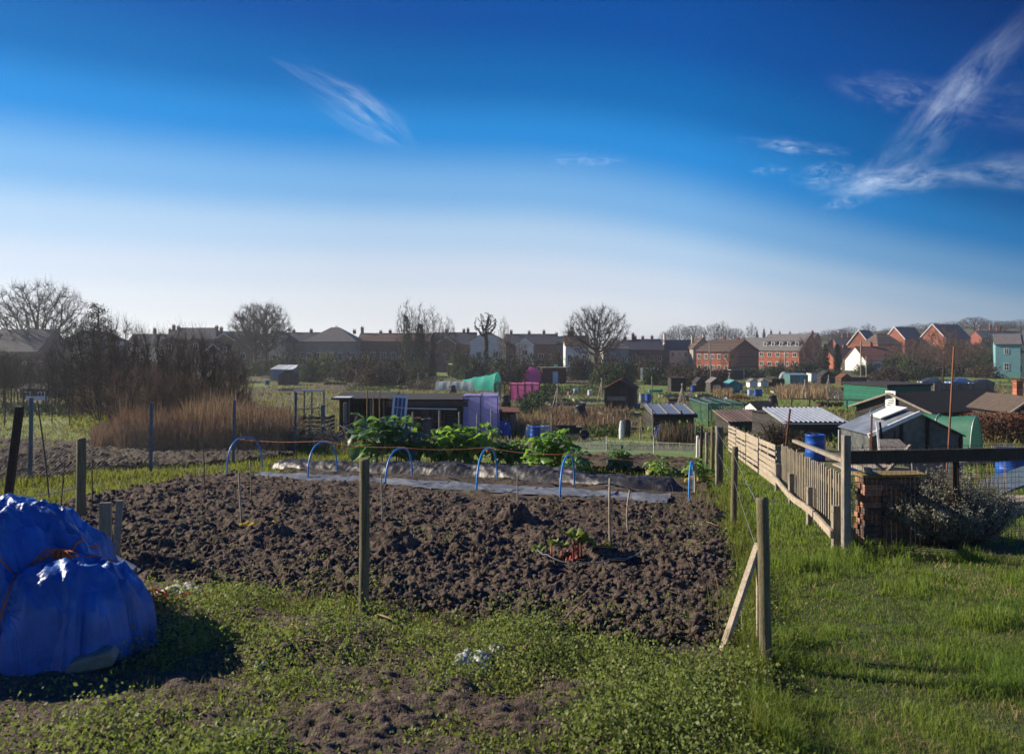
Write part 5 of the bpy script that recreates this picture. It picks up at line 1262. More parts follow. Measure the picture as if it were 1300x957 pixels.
def tree_meshes(seed, rx, rz, cz, fork, natt, D=.3, dk=.45, twigs=3, tw=.55, rtip=.018, pw=2.3, shape=None, roots=None, thick=.085, jit=.12, up=0., rmax=None, rtw=.011):
    """unit tree about ten metres tall: returns trunk mesh and crown mesh"""
    r = np.random.default_rng(seed); a = r.normal(size=(natt*3, 3)); a /= np.linalg.norm(a, axis=1)[:, None]; a *= r.random(natt*3)[:, None]**(1/2.4)
    att = a*[rx, rx, rz]+[0, 0, cz]; att = att[att[:, 2] > fork*1.05]
    if shape is not None: att = att[shape(att)]
    att = att[:natt]
    if roots is None:
        nodes = [(.03*math.sin(z*3), .03*math.cos(z*2), z) for z in np.arange(0, fork, .3)]; par = [-1]+list(range(len(nodes)-1))
    else: nodes = roots; par = [-1]*len(roots)
    N_, P = colonize(att, nodes, par, D, rx*1.2, dk, 160, r, jit, up)
    n = len(N_); A = np.zeros(n); ch = np.zeros(n, int)
    for i in range(n-1, -1, -1):
        A[i] = max(A[i], rtip**pw)
        if P[i] >= 0: A[P[i]] += A[i]; ch[P[i]] += 1
    rad = A**(1/pw)
    if rmax: rad *= rmax/rad[0]; rad = np.maximum(rad, rtip)
    e = np.where(P >= 0)[0]; p0, p1 = N_[P[e]], N_[e]; r0, r1 = rad[P[e]], rad[e]; r0 = np.minimum(r0, r1*1.6)
    big = r1 > min(thick, rad[1:].max()*.5)
    q0, q1, s0, s1 = p0[big]-(p1[big]-p0[big])*.06, p1[big], r0[big], r1[big]
    if roots is not None:      # the stools join at the ground
        rt = np.array(roots, float); rt[:, 2] = .03; q0 = np.concatenate([q0, rt[:-1]]); q1 = np.concatenate([q1, rt[1:]]); s0 = np.concatenate([s0, np.full(len(rt)-1, .14)]); s1 = np.concatenate([s1, np.full(len(rt)-1, .14)])
    V, Q = edge_tubes(q0, q1, s0, s1, 8); trunk = npmesh('trunk', V, [Q], True)
    sm = ~big; a0, a1, b0, b1 = [p0[sm]], [p1[sm]], [r0[sm]], [r1[sm]]
    tips = np.where((rad < rtip*2.6) & (P >= 0))[0]
    for k in range(twigs):
        c = N_[tips]+(N_[P[tips]]-N_[tips])*r.random((len(tips), 1)); d = N_[tips]-N_[P[tips]]; d /= np.linalg.norm(d, axis=1)[:, None]
        o = c-np.array([0, 0, cz-rz*.6]); o /= np.linalg.norm(o, axis=1)[:, None]
        d = d*.6+o*.6+r.normal(0, .5, d.shape); d /= np.linalg.norm(d, axis=1)[:, None]; l = tw*(.5+r.random((len(tips), 1))); m = c+d*l*.5; d2 = d+r.normal(0, .3, d.shape)+np.array([0, 0, .2]); t = m+d2*l*.5
        a0 += [c, m]; a1 += [m, t]; b0 += [np.full(len(c), rtw), np.full(len(c), rtw*.8)]; b1 += [np.full(len(c), rtw*.8), np.full(len(c), rtw*.5)]
    V, Q = edge_tubes(np.concatenate(a0), np.concatenate(a1), np.concatenate(b0), np.concatenate(b1), 3); crown = npmesh('crown', V, [Q])
    zs = np.concatenate(a1)[:, 2]; top = float(np.percentile(zs, 99.8)); wd = float(np.percentile(np.abs(np.concatenate(a1)[:, :2]), 99))*2
    return trunk, crown, top, wd
PROTO = {}
def proto(key, *a, **k): PROTO[key] = tree_meshes(*a, **k)
proto('dome', 1, 4.9, 3.7, 6.2, 2.4, 1500, dk=.38, twigs=4, tw=.6, rtip=.021)
proto('dome2', 2, 4.6, 3.5, 6.3, 2.8, 1300, dk=.4, twigs=4, tw=.6, rtip=.021)
proto('round', 3, 4.4, 3.6, 6.2, 2.0, 1300, dk=.42, twigs=3)
proto('fan', 4, 5.0, 4.2, 5.8, 1.6, 2000, dk=.36, twigs=3, up=.0, tw=.6, rtip=.021)
proto('tall', 5, 1.7, 4.6, 5.6, 1.6, 700, dk=.36, twigs=3, up=.35)
proto('pollard', 6, 2.1, 2.0, 8.0, 5.9, 260, dk=.4, twigs=3, rmax=.34)
proto('small', 7, 3.4, 3.8, 6.0, 1.6, 500, dk=.55, twigs=4, tw=.8)
proto('scrub', 8, 4.2, 4.4, 4.8, .25, 900, dk=.5, twigs=4, tw=.8, up=.12, roots=[(x, y, 0) for x in (-1.4, -.6, 0, .7, 1.5) for y in (-.6, .5)], thick=.09, jit=.2)
proto('scrub2', 9, 3.6, 4.6, 5.0, .25, 800, dk=.5, twigs=4, tw=.9, up=.25, roots=[(x, y, 0) for x in (-1.1, -.4, .2, .9) for y in (-.5, .6)], thick=.09, jit=.22)
def tree(key, px, Y, top, wpx, label, group=None, twig=None, rz=None, bark=None, name='bare_tree', cat='tree', dz=0., base=None):
    trunk, crown, h, w = PROTO[key]; g = ground(px, Y); g.z += dz
    H = EYE+(HY-top)*Y/F-g.z; sz = H/h; sx = wpx*Y/F/w
    t = thing(name, label, cat, g, R.random()*6 if rz is None else rz, group); t.scale = (sx, sx, sz)
    for nm, me_, m in (('trunk', trunk, bark or BARK), ('crown', crown, twig or TWIG)):
        if not len(me_.materials): me_.materials.append(m)
        c = link(nm, me_, None, t)
        if me_.materials[0] != m: c.material_slots[0].link = 'OBJECT'; c.material_slots[0].material = m
    return t
tree('fan', 50, 128, 356, 116, 'largest bare tree at the far left with a wide spreading crown')
tree('dome', 324, 160, 384, 64, 'left trunk of the twin bare trees sharing one domed crown'); tree('dome2', 338, 160, 383, 66, 'right trunk of the twin bare trees sharing one domed crown')
tree('dome', 757, 140, 387, 82, 'great round crowned bare tree alone in the middle of the skyline', rz=2.)
def ivy(t, h0, h1, r0, n, name='ivy'):
    s = t.scale; z = np.array([R.uniform(h0, h1) for _ in range(n)]); a = rng.random(n)*2*PI
    rr = r0*(.35+.65*rng.random(n))*(1.15-.75*(z-h0)/(h1-h0))*(.8+.5*vnoise(z*1.5, a*1.2, 7))
    P = np.stack([rr*np.cos(a)/s[0]*1.0, rr*np.sin(a)/s[0], z/s[2]], 1)
    V, Q = leaf_quads(P, rng.uniform(.12, .3, n)/s[0], .2, .8)
    return link(name, npmesh(name, V, [Q]), IVY, t)
for px, top, w, lab, hi in ((516, 380, 30, 'left ivy clad poplar of the clump of three', 11.5), (533, 384, 24, 'middle ivy clad poplar of the clump of three', 10), (549, 389, 34, 'right poplar of the clump of three, least ivy', 5)):
    t = tree('tall', px, 140, top, w, lab, bark=BARK); ivy(t, .2, hi, 1.25 if hi > 6 else .8, 2600)
t = tree('pollard', 617, 132, 397, 30, 'pollarded tree with a dark ivy covered trunk in front of the white gabled house'); ivy(t, .2, 7.6, .55, 1600)
tree('tall', 569, 150, 402, 24, 'slender bare tree right of the three poplars'); tree('tall', 640, 165, 402, 18, 'thin pale bare tree just right of the pollarded tree', twig=TWIG_WARM)
# trees along the skyline on the right
SK = [('round', 848, 330, 419, 24), ('round', 862, 340, 411, 30), ('dome2', 882, 345, 412, 32), ('round', 908, 330, 410, 30), ('small', 917, 340, 407, 22), ('dome2', 933, 350, 416, 26), ('small', 954, 330, 409, 16), ('round', 1022, 340, 421, 24), ('round', 1052, 340, 418, 24),
      ('dome2', 1066, 350, 417, 26), ('round', 1079, 350, 414, 24), ('small', 1102, 360, 410, 20), ('round', 1128, 350, 416, 22), ('dome2', 1146, 350, 413, 26), ('round', 1165, 360, 410, 26), ('dome2', 1186, 360, 409, 24), ('round', 1212, 360, 407, 30), ('dome2', 1237, 365, 402, 36), ('round', 1258, 365, 406, 30), ('dome2', 1276, 370, 407, 26), ('round', 1296, 370, 405, 30), ('dome', 1325, 370, 402, 34)]
for k, px, Y, top, w in SK: tree(k, px, Y, top, w, 'distant bare tree in the row along the skyline on the right', 'bare trees along the skyline')
# the thicket on the left
for key, px, Y, top, w, lab in (('scrub', 112, 44, 402, 90, 'bare thicket bush nearest the big bare tree'), ('scrub2', 150, 42, 396, 70, 'tall bare thicket bush in front of the dark pine'), ('scrub', 196, 36, 412, 86, 'bare thicket bush below the low roofed house'),
        ('scrub2', 236, 34, 408, 80, 'bare thicket bush before the hipped brick house'), ('scrub', 272, 35, 424, 80, 'broad bare thicket bush before the two white edged gables'), ('scrub2', 296, 31, 448, 50, 'lowest bush at the right end of the thicket'), ('scrub', 134, 38, 430, 80, 'lower front bush of the thicket above the grass'),
        ('scrub', 178, 29, 462, 90, 'low dense front bush of the thicket behind the reeds'), ('scrub2', 232, 29, 470, 80, 'low front bush of the thicket above the tallest reeds'), ('scrub2', 66, 60, 442, 60, 'thin bare bush in front of the big bare tree'), ('scrub2', 20, 62, 446, 60, 'thin bare bush at the left edge of the picture'), ('scrub', -20, 64, 436, 90, 'bare bush cut by the left edge of the picture')):
    tree(key, px, Y, top, w, lab, None, TWIG_WARM if top > 460 else TWIG, name='bare_bush', cat='bush')
for px, Y, top, w, lab in ((6, 40, 445, 18, 'thin bare sapling at the left edge behind the grass'), (66, 42, 436, 14, 'slim bare sapling behind the left metal post'), (88, 40, 452, 14, 'small bare sapling left of the thicket')):
    tree('tall', px, Y, top, w, lab, name='bare_sapling', cat='sapling')
# trees in front of the houses on the right
for key, px, Y, top, w, lab in (('small', 1197, 118, 408, 46, 'bare tree with a pale trunk behind the parked cars'), ('small', 1212, 116, 425, 30, 'thinner bare tree beside the pale trunked one by the cars'), ('small', 1032, 165, 421, 40, 'bare tree hiding the gable of the dormer house'), ('round', 1160, 150, 430, 60, 'brown bare tree below the hilltop gables'),
        ('round', 1228, 150, 432, 50, 'brown bare tree left of the turquoise house'), ('small', 925, 150, 440, 26, 'thin bare tree in front of the dark brick building'), ('small', 700, 130, 440, 20, 'small bare tree left of the dark pitched hut'), ('small', 660, 140, 430, 24, 'small bare tree before the terrace with three chimneys')):
    tree(key, px, Y, top, w, lab, None, TWIG_WARM)
for px, top, lab in ((1048, 440, 'left ivy smothered trunk before the brick terrace'), (1063, 437, 'right ivy smothered trunk before the brick terrace')):
    t = tree('tall', px, 140, top, 12, lab, name='ivy_tree'); ivy(t, .2, 6.2, .75, 1500)

# ================================================================ bushes
def bush_mesh(seed, n, ls, rx=1., rz=1., clumps=36, cone=False, cs=.2):
    r = np.random.default_rng(seed); c = r.normal(size=(clumps, 3)); c /= np.linalg.norm(c, axis=1)[:, None]; c *= r.uniform(.35, .92, (clumps, 1)); c[:, 2] = np.abs(c[:, 2])
    if cone: c[:, 2] = r.random(clumps); k = (1-c[:, 2])*.9; a = r.random(clumps)*2*PI; c[:, 0] = np.cos(a)*k; c[:, 1] = np.sin(a)*k
    i = r.integers(0, clumps, n); d = r.normal(size=(n, 3)); d /= np.linalg.norm(d, axis=1)[:, None]; d *= (r.random((n, 1))**.5)*cs*(.6+r.random(clumps)[i][:, None]*.8)*1.5
    P = c[i]+d; P[:, 2] = np.abs(P[:, 2]); P *= [rx*.9, rx*.9, rz*.85]
    V, Q = leaf_quads(P, r.uniform(.6, 1.3, n)*ls, .3, .6, r); return npmesh('foliage', V, [Q])
def stem_mesh(seed, n=9):
    r = random.Random(seed); m = MB()
    for i in range(n):
        a = r.random()*6.3; m.tube([(0, 0, -.05), (.25*math.cos(a), .25*math.sin(a), .35), (.6*math.cos(a), .6*math.sin(a), .8)], [.05, .035, .012], 5)
    me = bpy.data.meshes.new('stem'); me.from_pydata(m.v, [], m.f); me.update(); return me
BP = [bush_mesh(i, 2600, .085) for i in range(4)]; BPF = [bush_mesh(10+i, 6500, .05, clumps=60) for i in range(2)]; CONE = bush_mesh(20, 3000, .08, clumps=60, cone=True, cs=.16); STM = stem_mesh(1)
def bush(px, Y, top, wpx, m, label, key=0, name='bush', cat='bush', group=None, dep=1., dz=0.):
    g = ground(px, Y); g.z += dz; H = EYE+(HY-top)*Y/F-g.z; sx = wpx*Y/F/2
    t = thing(name, label, cat, g, R.random()*.6-.3, group); t.scale = (sx, sx*dep, max(.2, H))
    me = CONE if key == 'cone' else (BPF[key-100] if key >= 100 else BP[key % 4])
    for nm, me_, mm in (('foliage', me, m), ('stem', STM, TWIG)):
        if not len(me_.materials): me_.materials.append(mm)
        o = link(nm, me_, None, t)
        o.material_slots[0].link = 'OBJECT'; o.material_slots[0].material = mm
    return t
BB = [(345, 447, 37, 150, LEAF_DARK, 'dark rounded bush at the foot of the twin trees'), (322, 451, 32, 146, LEAF_MID, 'dull green bush left below the twin trees'), (362, 443, 50, 135, LEAF_DARK, 'dark hedge bush below the cream house end'), (372, 431, 12, 150, CONIFER, 'dark pointed conifer before the pale terrace'),
      (398, 436, 13, 150, LEAF_YEL, 'yellow green palm like shrub before the bungalow'), (412, 438, 55, 140, LEAF_YEL, 'bright yellow green hedge below the bungalow'), (395, 447, 50, 120, LEAF_DARK, 'dark bush below the yellow green hedge'), (436, 444, 42, 125, LEAF_DARK, 'dark bush right of the yellow green hedge'),
      (462, 438, 70, 118, LEAF_BROWN, 'wide brown bare bush left of the poplars'), (496, 444, 62, 110, LEAF_BROWN, 'brown bare bush at the feet of the poplars'), (480, 453, 75, 100, LEAF_BROWN, 'low brown bush in front of the wide brown one'), (532, 450, 42, 125, LEAF_DARK, 'dark ivy bush between the poplar trunks'),
      (585, 438, 37, 140, LEAF_YEL, 'olive bush left of the white gabled house'), (600, 442, 57, 130, LEAF_DARK, 'dark hedge under the white gabled house'), (640, 443, 75, 128, LEAF_DARK, 'long dark hedge right of the pollarded tree'), (680, 443, 62, 126, LEAF_DARK, 'dark hedge below the terrace with three chimneys'), (655, 453, 87, 115, LEAF_BROWN, 'brown hedge in front of the long dark one'),
      (705, 435, 32, 140, LEAF_BROWN, 'brown bush left of the white walled cottage'), (738, 443, 50, 130, LEAF_BROWN, 'brown scrub under the great round tree, on its left'), (775, 441, 50, 135, LEAF_BROWN, 'brown scrub under the great round tree, on its right'), (792, 447, 55, 118, LEAF_DARK, 'dark bush right of the great round tree'), (770, 453, 62, 110, LEAF_MID, 'green bush below the great round tree'),
      (818, 446, 46, 130, LEAF_BROWN, 'brown thicket left of the cream stone house'), (832, 450, 39, 108, LEAF_DARK, 'dark round bush above the small glass house'), (862, 453, 50, 125, LEAF_BROWN, 'brown bushes below the cream stone house'), (868, 456, 14, 118, LEAF_DARK, 'small dark bush below the cream stone house'), (890, 456, 29, 112, LEAF_DARK, 'dark bush below the bright brick front'), (880, 462, 69, 105, LEAF_BROWN, 'low brown scrub above the black hut'),
      (912, 462, 46, 115, LEAF_BROWN, 'low brown scrub right of the telegraph pole'), (945, 464, 69, 140, LEAF_DARK, 'dark hedge below the dark brick building'), (985, 460, 50, 145, LEAF_DARK, 'dark hedge below the dormer house'), (992, 452, 12, 160, LEAF_BROWN, 'narrow brown bush against the dormer house front'), (1020, 453, 50, 140, LEAF_DARK, 'dark bush right below the dormer house'), (1045, 464, 57, 130, LEAF_DARK, 'dark scrub at the feet of the ivy smothered trunks'),
      (1098, 458, 34, 150, LEAF_DARK, 'dark bush before the telegraph pole'), (1108, 453, 16, 150, CONIFER, 'small dark round shrub before the white wall'), (1136, 442, 41, 145, LEAF_DARK, 'dark green bush below the terracotta roof'), (1128, 460, 69, 125, LEAF_BROWN, 'wide olive brown bush above the green shed'), (1152, 445, 34, 140, LEAF_MID, 'yellowish green bush right of the terracotta roof'), (1165, 456, 57, 130, LEAF_DARK, 'dark bush behind the parked cars, on the left'),
      (1190, 450, 57, 145, LEAF_BROWN, 'brown bush behind the pale tree trunks'), (1222, 450, 50, 140, LEAF_DARK, 'dark bush behind the parked cars, on the right'), (1248, 441, 50, 150, LEAF_MID, 'olive bush left of the turquoise house'), (1250, 456, 50, 135, LEAF_BROWN, 'brown scrub below the olive bush'), (1180, 434, 69, 200, LEAF_BROWN, 'brown wooded bank below the hilltop gables'), (1230, 428, 69, 210, LEAF_BROWN, 'brown wooded bank right of the hilltop gables'), (1262, 423, 46, 220, LEAF_DARK, 'dark trees behind the turquoise house'),
      (1090, 445, 46, 200, LEAF_DARK, 'dark shrubs between the terrace and the slate gables'), (1005, 468, 46, 120, LEAF_BROWN, 'brown weeds bank below the dormer house'), (1300, 478, 46, 120, LEAF_BROWN, 'brown hedge bush below the cream house'), (200, 447, 112, 110, LEAF_DARK, 'dark hedge behind the thicket, below the hipped brick house'), (110, 441, 100, 105, LEAF_DARK, 'dark hedge behind the thicket, below the pale gable'), (20, 440, 100, 100, LEAF_DARK, 'dark hedge in front of the long dark roofed building'), (290, 447, 62, 120, LEAF_DARK, 'dark hedge below the two white edged gables')]
for i, (px, top, w, Y, m, lab) in enumerate(BB): bush(px, Y, top, w, m, lab, 'cone' if m is CONIFER and 'pointed' in lab else i, dep=.8)
# dark pine behind the thicket
pr = ground(125, 80); H = EYE+(HY-387)*80/F-pr.z
pt = thing('pine_tree', 'dark ragged pine standing above the thicket', 'tree', pr)
MB().tube([(0, 0, -.2), (.1, 0, H*.5), (-.05, 0, H*.96)], [.28, .2, .06], 8).obj('trunk', BARK, pt, smooth=True)
Pl = []
for z, x, s in ((.98, .0, .5), (.93, .15, .7), (.88, -.2, .7), (.82, .1, .9), (.78, -.7, .8), (.74, .5, .9), (.72, -1.1, .8), (.68, .9, .8), (.64, -.4, 1.1), (.62, 1.5, .7), (.58, -1.4, 1.0), (.55, .5, 1.2), (.5, 2.2, 1.0), (.46, -.8, 1.3), (.44, 1.4, 1.2), (.4, 2.8, 1.0), (.38, 0, 1.3), (.34, 2.0, 1.2)):
    n = int(420*s); Pl.append(rng.normal(size=(n, 3))*[s*.5, s*.5, s*.32]+[x, R.gauss(0, .4), z*H])
Pl = np.concatenate(Pl); V, Q = leaf_quads(Pl, rng.uniform(.12, .28, len(Pl)), .4, .35); link('crown', npmesh('crown', V, [Q]), CONIFER, pt)
# conifers on the skyline
for px, top, w in ((970, 416, 9), (979, 418, 10), (990, 420, 10), (961, 419, 9), (1003, 420, 9)):
    bush(px, 330, top, w, CONIFER, 'dark pointed conifer on the skyline above the dormer house', 'cone', 'conifer', 'tree', 'conifers above the dormer house')

# tangle of bramble and twig filling the foot of the thicket
n = 5500; P = hits(rng.uniform(88, 322, n), rng.uniform(522, 540, n)); hg = np.interp(CX+F*P[:, 0]/P[:, 1], [88, 112, 180, 290, 322], [.8, 3.3, 3.3, 2.2, .6])
A = P+np.stack([0*hg, 0*hg, hg*rng.random(n)**1.2], 1); d = rng.normal(size=(n, 3))*[.7, .5, .8]; d[:, 2] = np.abs(d[:, 2]); d = d/np.linalg.norm(d, axis=1)[:, None]*rng.uniform(.3, 1.2, (n, 1))
V, Q = edge_tubes(A, A+d, .010, .005, 3); tag(link('bramble_tangle', npmesh('bramble_tangle', V, [Q]), TWIG_WARM), 'dark tangle of bare brambles along the foot of the thicket', 'brambles', kind='stuff')
n = 1600; P = hits(rng.uniform(92, 318, n), rng.uniform(522, 540, n)); P[:, 2] += np.interp(CX+F*P[:, 0]/P[:, 1], [90, 115, 290, 318], [.6, 2.6, 1.7, .6])*rng.random(n)
V, Q = leaf_quads(P, rng.uniform(.06, .16, n), .2, .6); tag(link('bramble_leaves', npmesh('bramble_leaves', V, [Q]), LEAF_BROWN), 'brown withered leaves in the brambles of the thicket', 'leaves', kind='stuff')
# ================================================================ reeds and field growth
def reed(n, px0, px1, py0, py1, h0, h1, m, label, name='dry_reeds', lean=.18, wk=.0011):
    P = hits(rng.uniform(px0, px1, n), rng.uniform(py0, py1, n)); c = fbm(P[:, 0]*.8, P[:, 1]*.8, 201, 3)
    V, Q, T = blades(P, rng.uniform(h0, h1, n)*(.45+.9*c), P[:, 1]*wk, lean)
    return tag(link(name, npmesh(name, V, [Q, T]), m), label, 'reeds', kind='stuff')
reed(5200, 150, 372, 562, 577, 0.85, 1.7, REED, 'tall dry brown reeds behind the chain link fence', lean=.22, wk=.0017)
reed(1600, 118, 190, 560, 573, .5, 1.2, REED, 'shorter dry reeds at the left end of the reed bed', lean=.3, wk=.0016)
reed(1300, 235, 300, 562, 572, 1.2, 2.1, STRAW, 'palest and tallest reed stems in the middle of the reed bed', lean=.35, wk=.0017)
reed(900, 300, 372, 566, 577, 1.0, 1.7, STRAW, 'bent pale reed stems at the right end of the reed bed', lean=.5, wk=.0018)
reed(2600, 690, 800, 522, 553, .3, .75, REED, 'dry brown weeds on the plot before the gabled wooden hut', lean=.5)
reed(1500, 640, 700, 540, 556, .4, 1.0, STRAW, 'dry grass round the leaning barrels')
reed(1600, 985, 1050, 494, 508, .6, 1.2, STRAW, 'pale dry grass patch on the far right plot')
reed(900, 835, 880, 553, 566, .4, .9, LEAF_BROWN, 'brown dead weeds before the low glazed shed')
reed(700, 905, 930, 497, 506, .5, 1.0, STRAW, 'pale dry grass below the teal hut')
def greens(n, px0, px1, py0, py1, ls, hgt, m, label, name='vegetable_greens', cat='vegetables'):
    P = hits(rng.uniform(px0, px1, n), rng.uniform(py0, py1, n)); P = np.repeat(P, 14, 0)+rng.normal(size=(n*14, 3))*[hgt*.5, hgt*.5, hgt*.3]; P[:, 2] += hgt*.4
    V, Q = leaf_quads(P, rng.uniform(.6, 1.3, len(P))*ls, .6, .6)
    return tag(link(name, npmesh(name, V, [Q]), m), label, cat, kind='stuff')
greens(220, 703, 768, 492, 503, .22, .45, LEAF_MID, 'green vegetable rows left of the gabled wooden hut')
greens(160, 440, 500, 488, 498, .2, .4, LEAF_MID, 'green vegetables behind the dark open shed')
greens(120, 745, 790, 548, 556, .16, .35, LEAF_MID, 'low green plants on the plot left of the low glazed shed')
greens(60, 840, 880, 548, 556, .18, .5, KALE, 'green leafy plants before the low glazed shed')
greens(110, 96, 132, 528, 552, .16, .5, GRASS_YEL, 'yellow green growth between the grass and the reeds')
greens(160, 520, 560, 484, 496, .25, .6, LEAF_BROWN, 'brown bushy growth behind the dark shed roof')
greens(180, 0, 110, 518, 530, .2, .5, LEAF_DARK, 'dark low growth behind the left grass')
greens(60, 1062, 1140, 560, 576, .18, .4, LEAF_MID, 'green leaves growing beside the picket fence')
# ================================================================ allotment sheds, cages, tunnels, barrels
def Yb(px, py): return hit(px, py).y
def shed(name, label, px0, px1, base, eave, ridge, depth, wall, roof, cat='shed', **k):
    return house(name, label, px0, px1, Yb((px0+px1)/2, base), eave, ridge, depth, wall, roof, cat=cat, over=k.pop('over', .08), th=k.pop('th', .06), **k)
def pent(name, label, px0, px1, base, ftop, btop, depth, wall, roof, cat='shed', rot=0., door=None, wins=(), over=.1, th=.05):
    """single slope roof: front height and back height"""
    Y = Yb((px0+px1)/2, base); ca = math.cos(rot); w = (px1-px0)*Y/F/ca; cx = ((px0+px1)/2-CX)/F*Y; z0 = min(tz(cx+s*w/2, Y+d) for s in (-1, 1) for d in (0, depth))-.05
    hf = EYE+(HY-ftop)*Y/F-z0; hb = EYE+(HY-btop)*(Y+depth)/F-z0
    t = thing(name, label, cat, (cx, Y, z0), rot)
    V = [(x, y, z) for x in (-w/2, w/2) for y, z in ((0, 0), (depth, 0), (depth, hb), (0, hf))]
    MB().add(V, [(0, 1, 2, 3)[::-1], (4, 5, 6, 7), (0, 1, 5, 4), (1, 2, 6, 5), (2, 3, 7, 6), (3, 0, 4, 7)]).obj('wall', wall, t)
    s = (hb-hf)/depth
    MB().slab([(-w/2-over, -over, hf-over*s+th/2+.004), (w/2+over, -over, hf-over*s+th/2+.004), (w/2+over, depth+over, hb+over*s+th/2+.004), (-w/2-over, depth+over, hb+over*s+th/2+.004)], th).obj('roof', roof, t)
    if door:
        dh = min(1.9, hf*.88); dw = min(.8, w*.4); x = door[1]*w/2
        d = MB().span(x-dw/2, x+dw/2, -.03, .01, .02, dh).obj('door', door[0], t); MB().span(x+dw*.3, x+dw*.38, -.06, -.03, dh*.5, dh*.5+.08).obj('handle', BLACK_IRON, d)
    for u, v, ww, hh in wins: add_window(t, (u*w/2, 0, v*hf), ww, hh, 'y-')
    t['w'] = w; t['h'] = hf
    return t
def clean(t):
    for k in ('w', 'h'):
        if k in t: del t[k]
    return t
def net_mat(name, c, a, tc=None): return mat(name, c, tuple(x*.8 for x in c), 3, .7, .3, 20, alpha=a, trans=.45, tcol=tc or c, fine=(14, .2))
NET_VIOLET = net_mat('violet_net', (.52, .50, .90), .66); NET_PINK = net_mat('pink_net', (.85, .22, .52), .68); NET_PINK2 = net_mat('bright_pink_net', (.95, .16, .58), .88); NET_TEAL = net_mat('teal_net', (.03, .55, .42), .88); NET_GREEN = net_mat('green_net', (.06, .22, .15), .32)
POLY_GREEN = mat('green_polythene', (.06, .22, .15), (.08, .27, .19), 2, .4, .3, 8, alpha=.93, trans=.45, tcol=(.10, .36, .22), spec=.5); POLY_WHITE = mat('pale_polythene', (.5, .56, .56), (.4, .46, .46), 2, .35, .3, 8, alpha=.75, trans=.4, spec=.5)
def cage(name, label, px0, px1, base, top, depth, net, frame, rot=0., cat='net cage', nx=3, r=.02, roofnet=True):
    Y = Yb((px0+px1)/2, base); w = (px1-px0)*Y/F/math.cos(rot); cx = ((px0+px1)/2-CX)/F*Y; z0 = tz(cx, Y); h = EYE+(HY-top)*Y/F-z0
    t = thing(name, label, cat, (cx, Y, z0), rot); f = MB(); n = MB()
    xs = [-w/2+w*i/(nx-1) for i in range(nx)]
    for x in xs:
        for y in (0, depth): MB().beam((x, y, -.1), (x, y, h), r*2, r*2).obj('upright', frame, t)
        f.beam((x, 0, h), (x, depth, h), r*1.8, r*1.8)
    for y in (0, depth): f.beam((-w/2, y, h), (w/2, y, h), r*1.9, r*1.9)
    f.obj('top_frame', frame, t)
    def sheet(a, b, c, d, k=8):
        a, b, c, d = map(Vector, (a, b, c, d)); V = []
        nn = (b-a).cross(d-a).normalized()
        for i in range(k+1):
            for j in range(k+1):
                u, v = i/k, j/k; V.append(a.lerp(b, u).lerp(d.lerp(c, u), v)+nn*(.04*math.sin(u*7+v*3)*math.sin(PI*u)+.03*math.sin(v*5+u)*math.sin(PI*v)))
        n.add(V, [(i*(k+1)+j, (i+1)*(k+1)+j, (i+1)*(k+1)+j+1, i*(k+1)+j+1) for i in range(k) for j in range(k)])
    e = .02
    sheet((-w/2, -e, .02), (w/2, -e, .02), (w/2, -e, h), (-w/2, -e, h)); sheet((-w/2, depth+e, .02), (w/2, depth+e, .02), (w/2, depth+e, h), (-w/2, depth+e, h))
    sheet((-w/2-e, 0, .02), (-w/2-e, depth, .02), (-w/2-e, depth, h), (-w/2-e, 0, h)); sheet((w/2+e, 0, .02), (w/2+e, depth, .02), (w/2+e, depth, h), (w/2+e, 0, h))
    if roofnet: sheet((-w/2, 0, h+e), (w/2, 0, h+e), (w/2, depth, h+e), (-w/2, depth, h+e))
    n.obj('netting', net, t, smooth=True)
    return t
def tunnel(name, label, px0, px1, base, top, length, cover, rot, cat='polytunnel', sag=.06, hoops=4, pw=1., ends=True, taper=0.):
    """half round cover along local y"""
    Y = Yb((px0+px1)/2, base); w = (px1-px0)*Y/F; cx = ((px0+px1)/2-CX)/F*Y; z0 = tz(cx, Y); h = EYE+(HY-top)*Y/F-z0
    t = thing(name, label, cat, (cx, Y, z0), rot); n = 18; m = 4*hoops; V = []
    def pt(i, y, k=1.):
        a = PI*i/n; return (-w/2*math.cos(a)*k, y, max(0, h*math.sin(a)**pw*k))
    for j in range(m+1):
        s = sag*abs(math.sin(PI*j*hoops/m)); y = length*j/m
        for i in range(n+1):
            x, _, z = pt(i, y); wob = (1-s-.02*math.sin(i*1.9+j*1.3)-.025*math.sin(j*.9+i*.5))*(1-taper*y/length); V.append((x*wob, y, z*wob))
    c = MB(); c.add(V, [(j*(n+1)+i, j*(n+1)+i+1, (j+1)*(n+1)+i+1, (j+1)*(n+1)+i) for j in range(m) for i in range(n)])
    c.obj('cover', cover, t, smooth=True)
    if ends:
        for y in (.0, length): MB().add([pt(i, y, .985*(1-taper*y/length)) for i in range(n+1)], [tuple(range(n+1))]).obj('end_panel', cover, t)
    for k in range(hoops+1):
        y = length*k/hoops; MB().tube([(x*1.005, y_, z*1.005) for x, y_, z in (pt(i, y, 1-taper*y/length) for i in range(n+1))], .018, 5).obj('hoop', METAL_GREY, t, smooth=True)
    return t
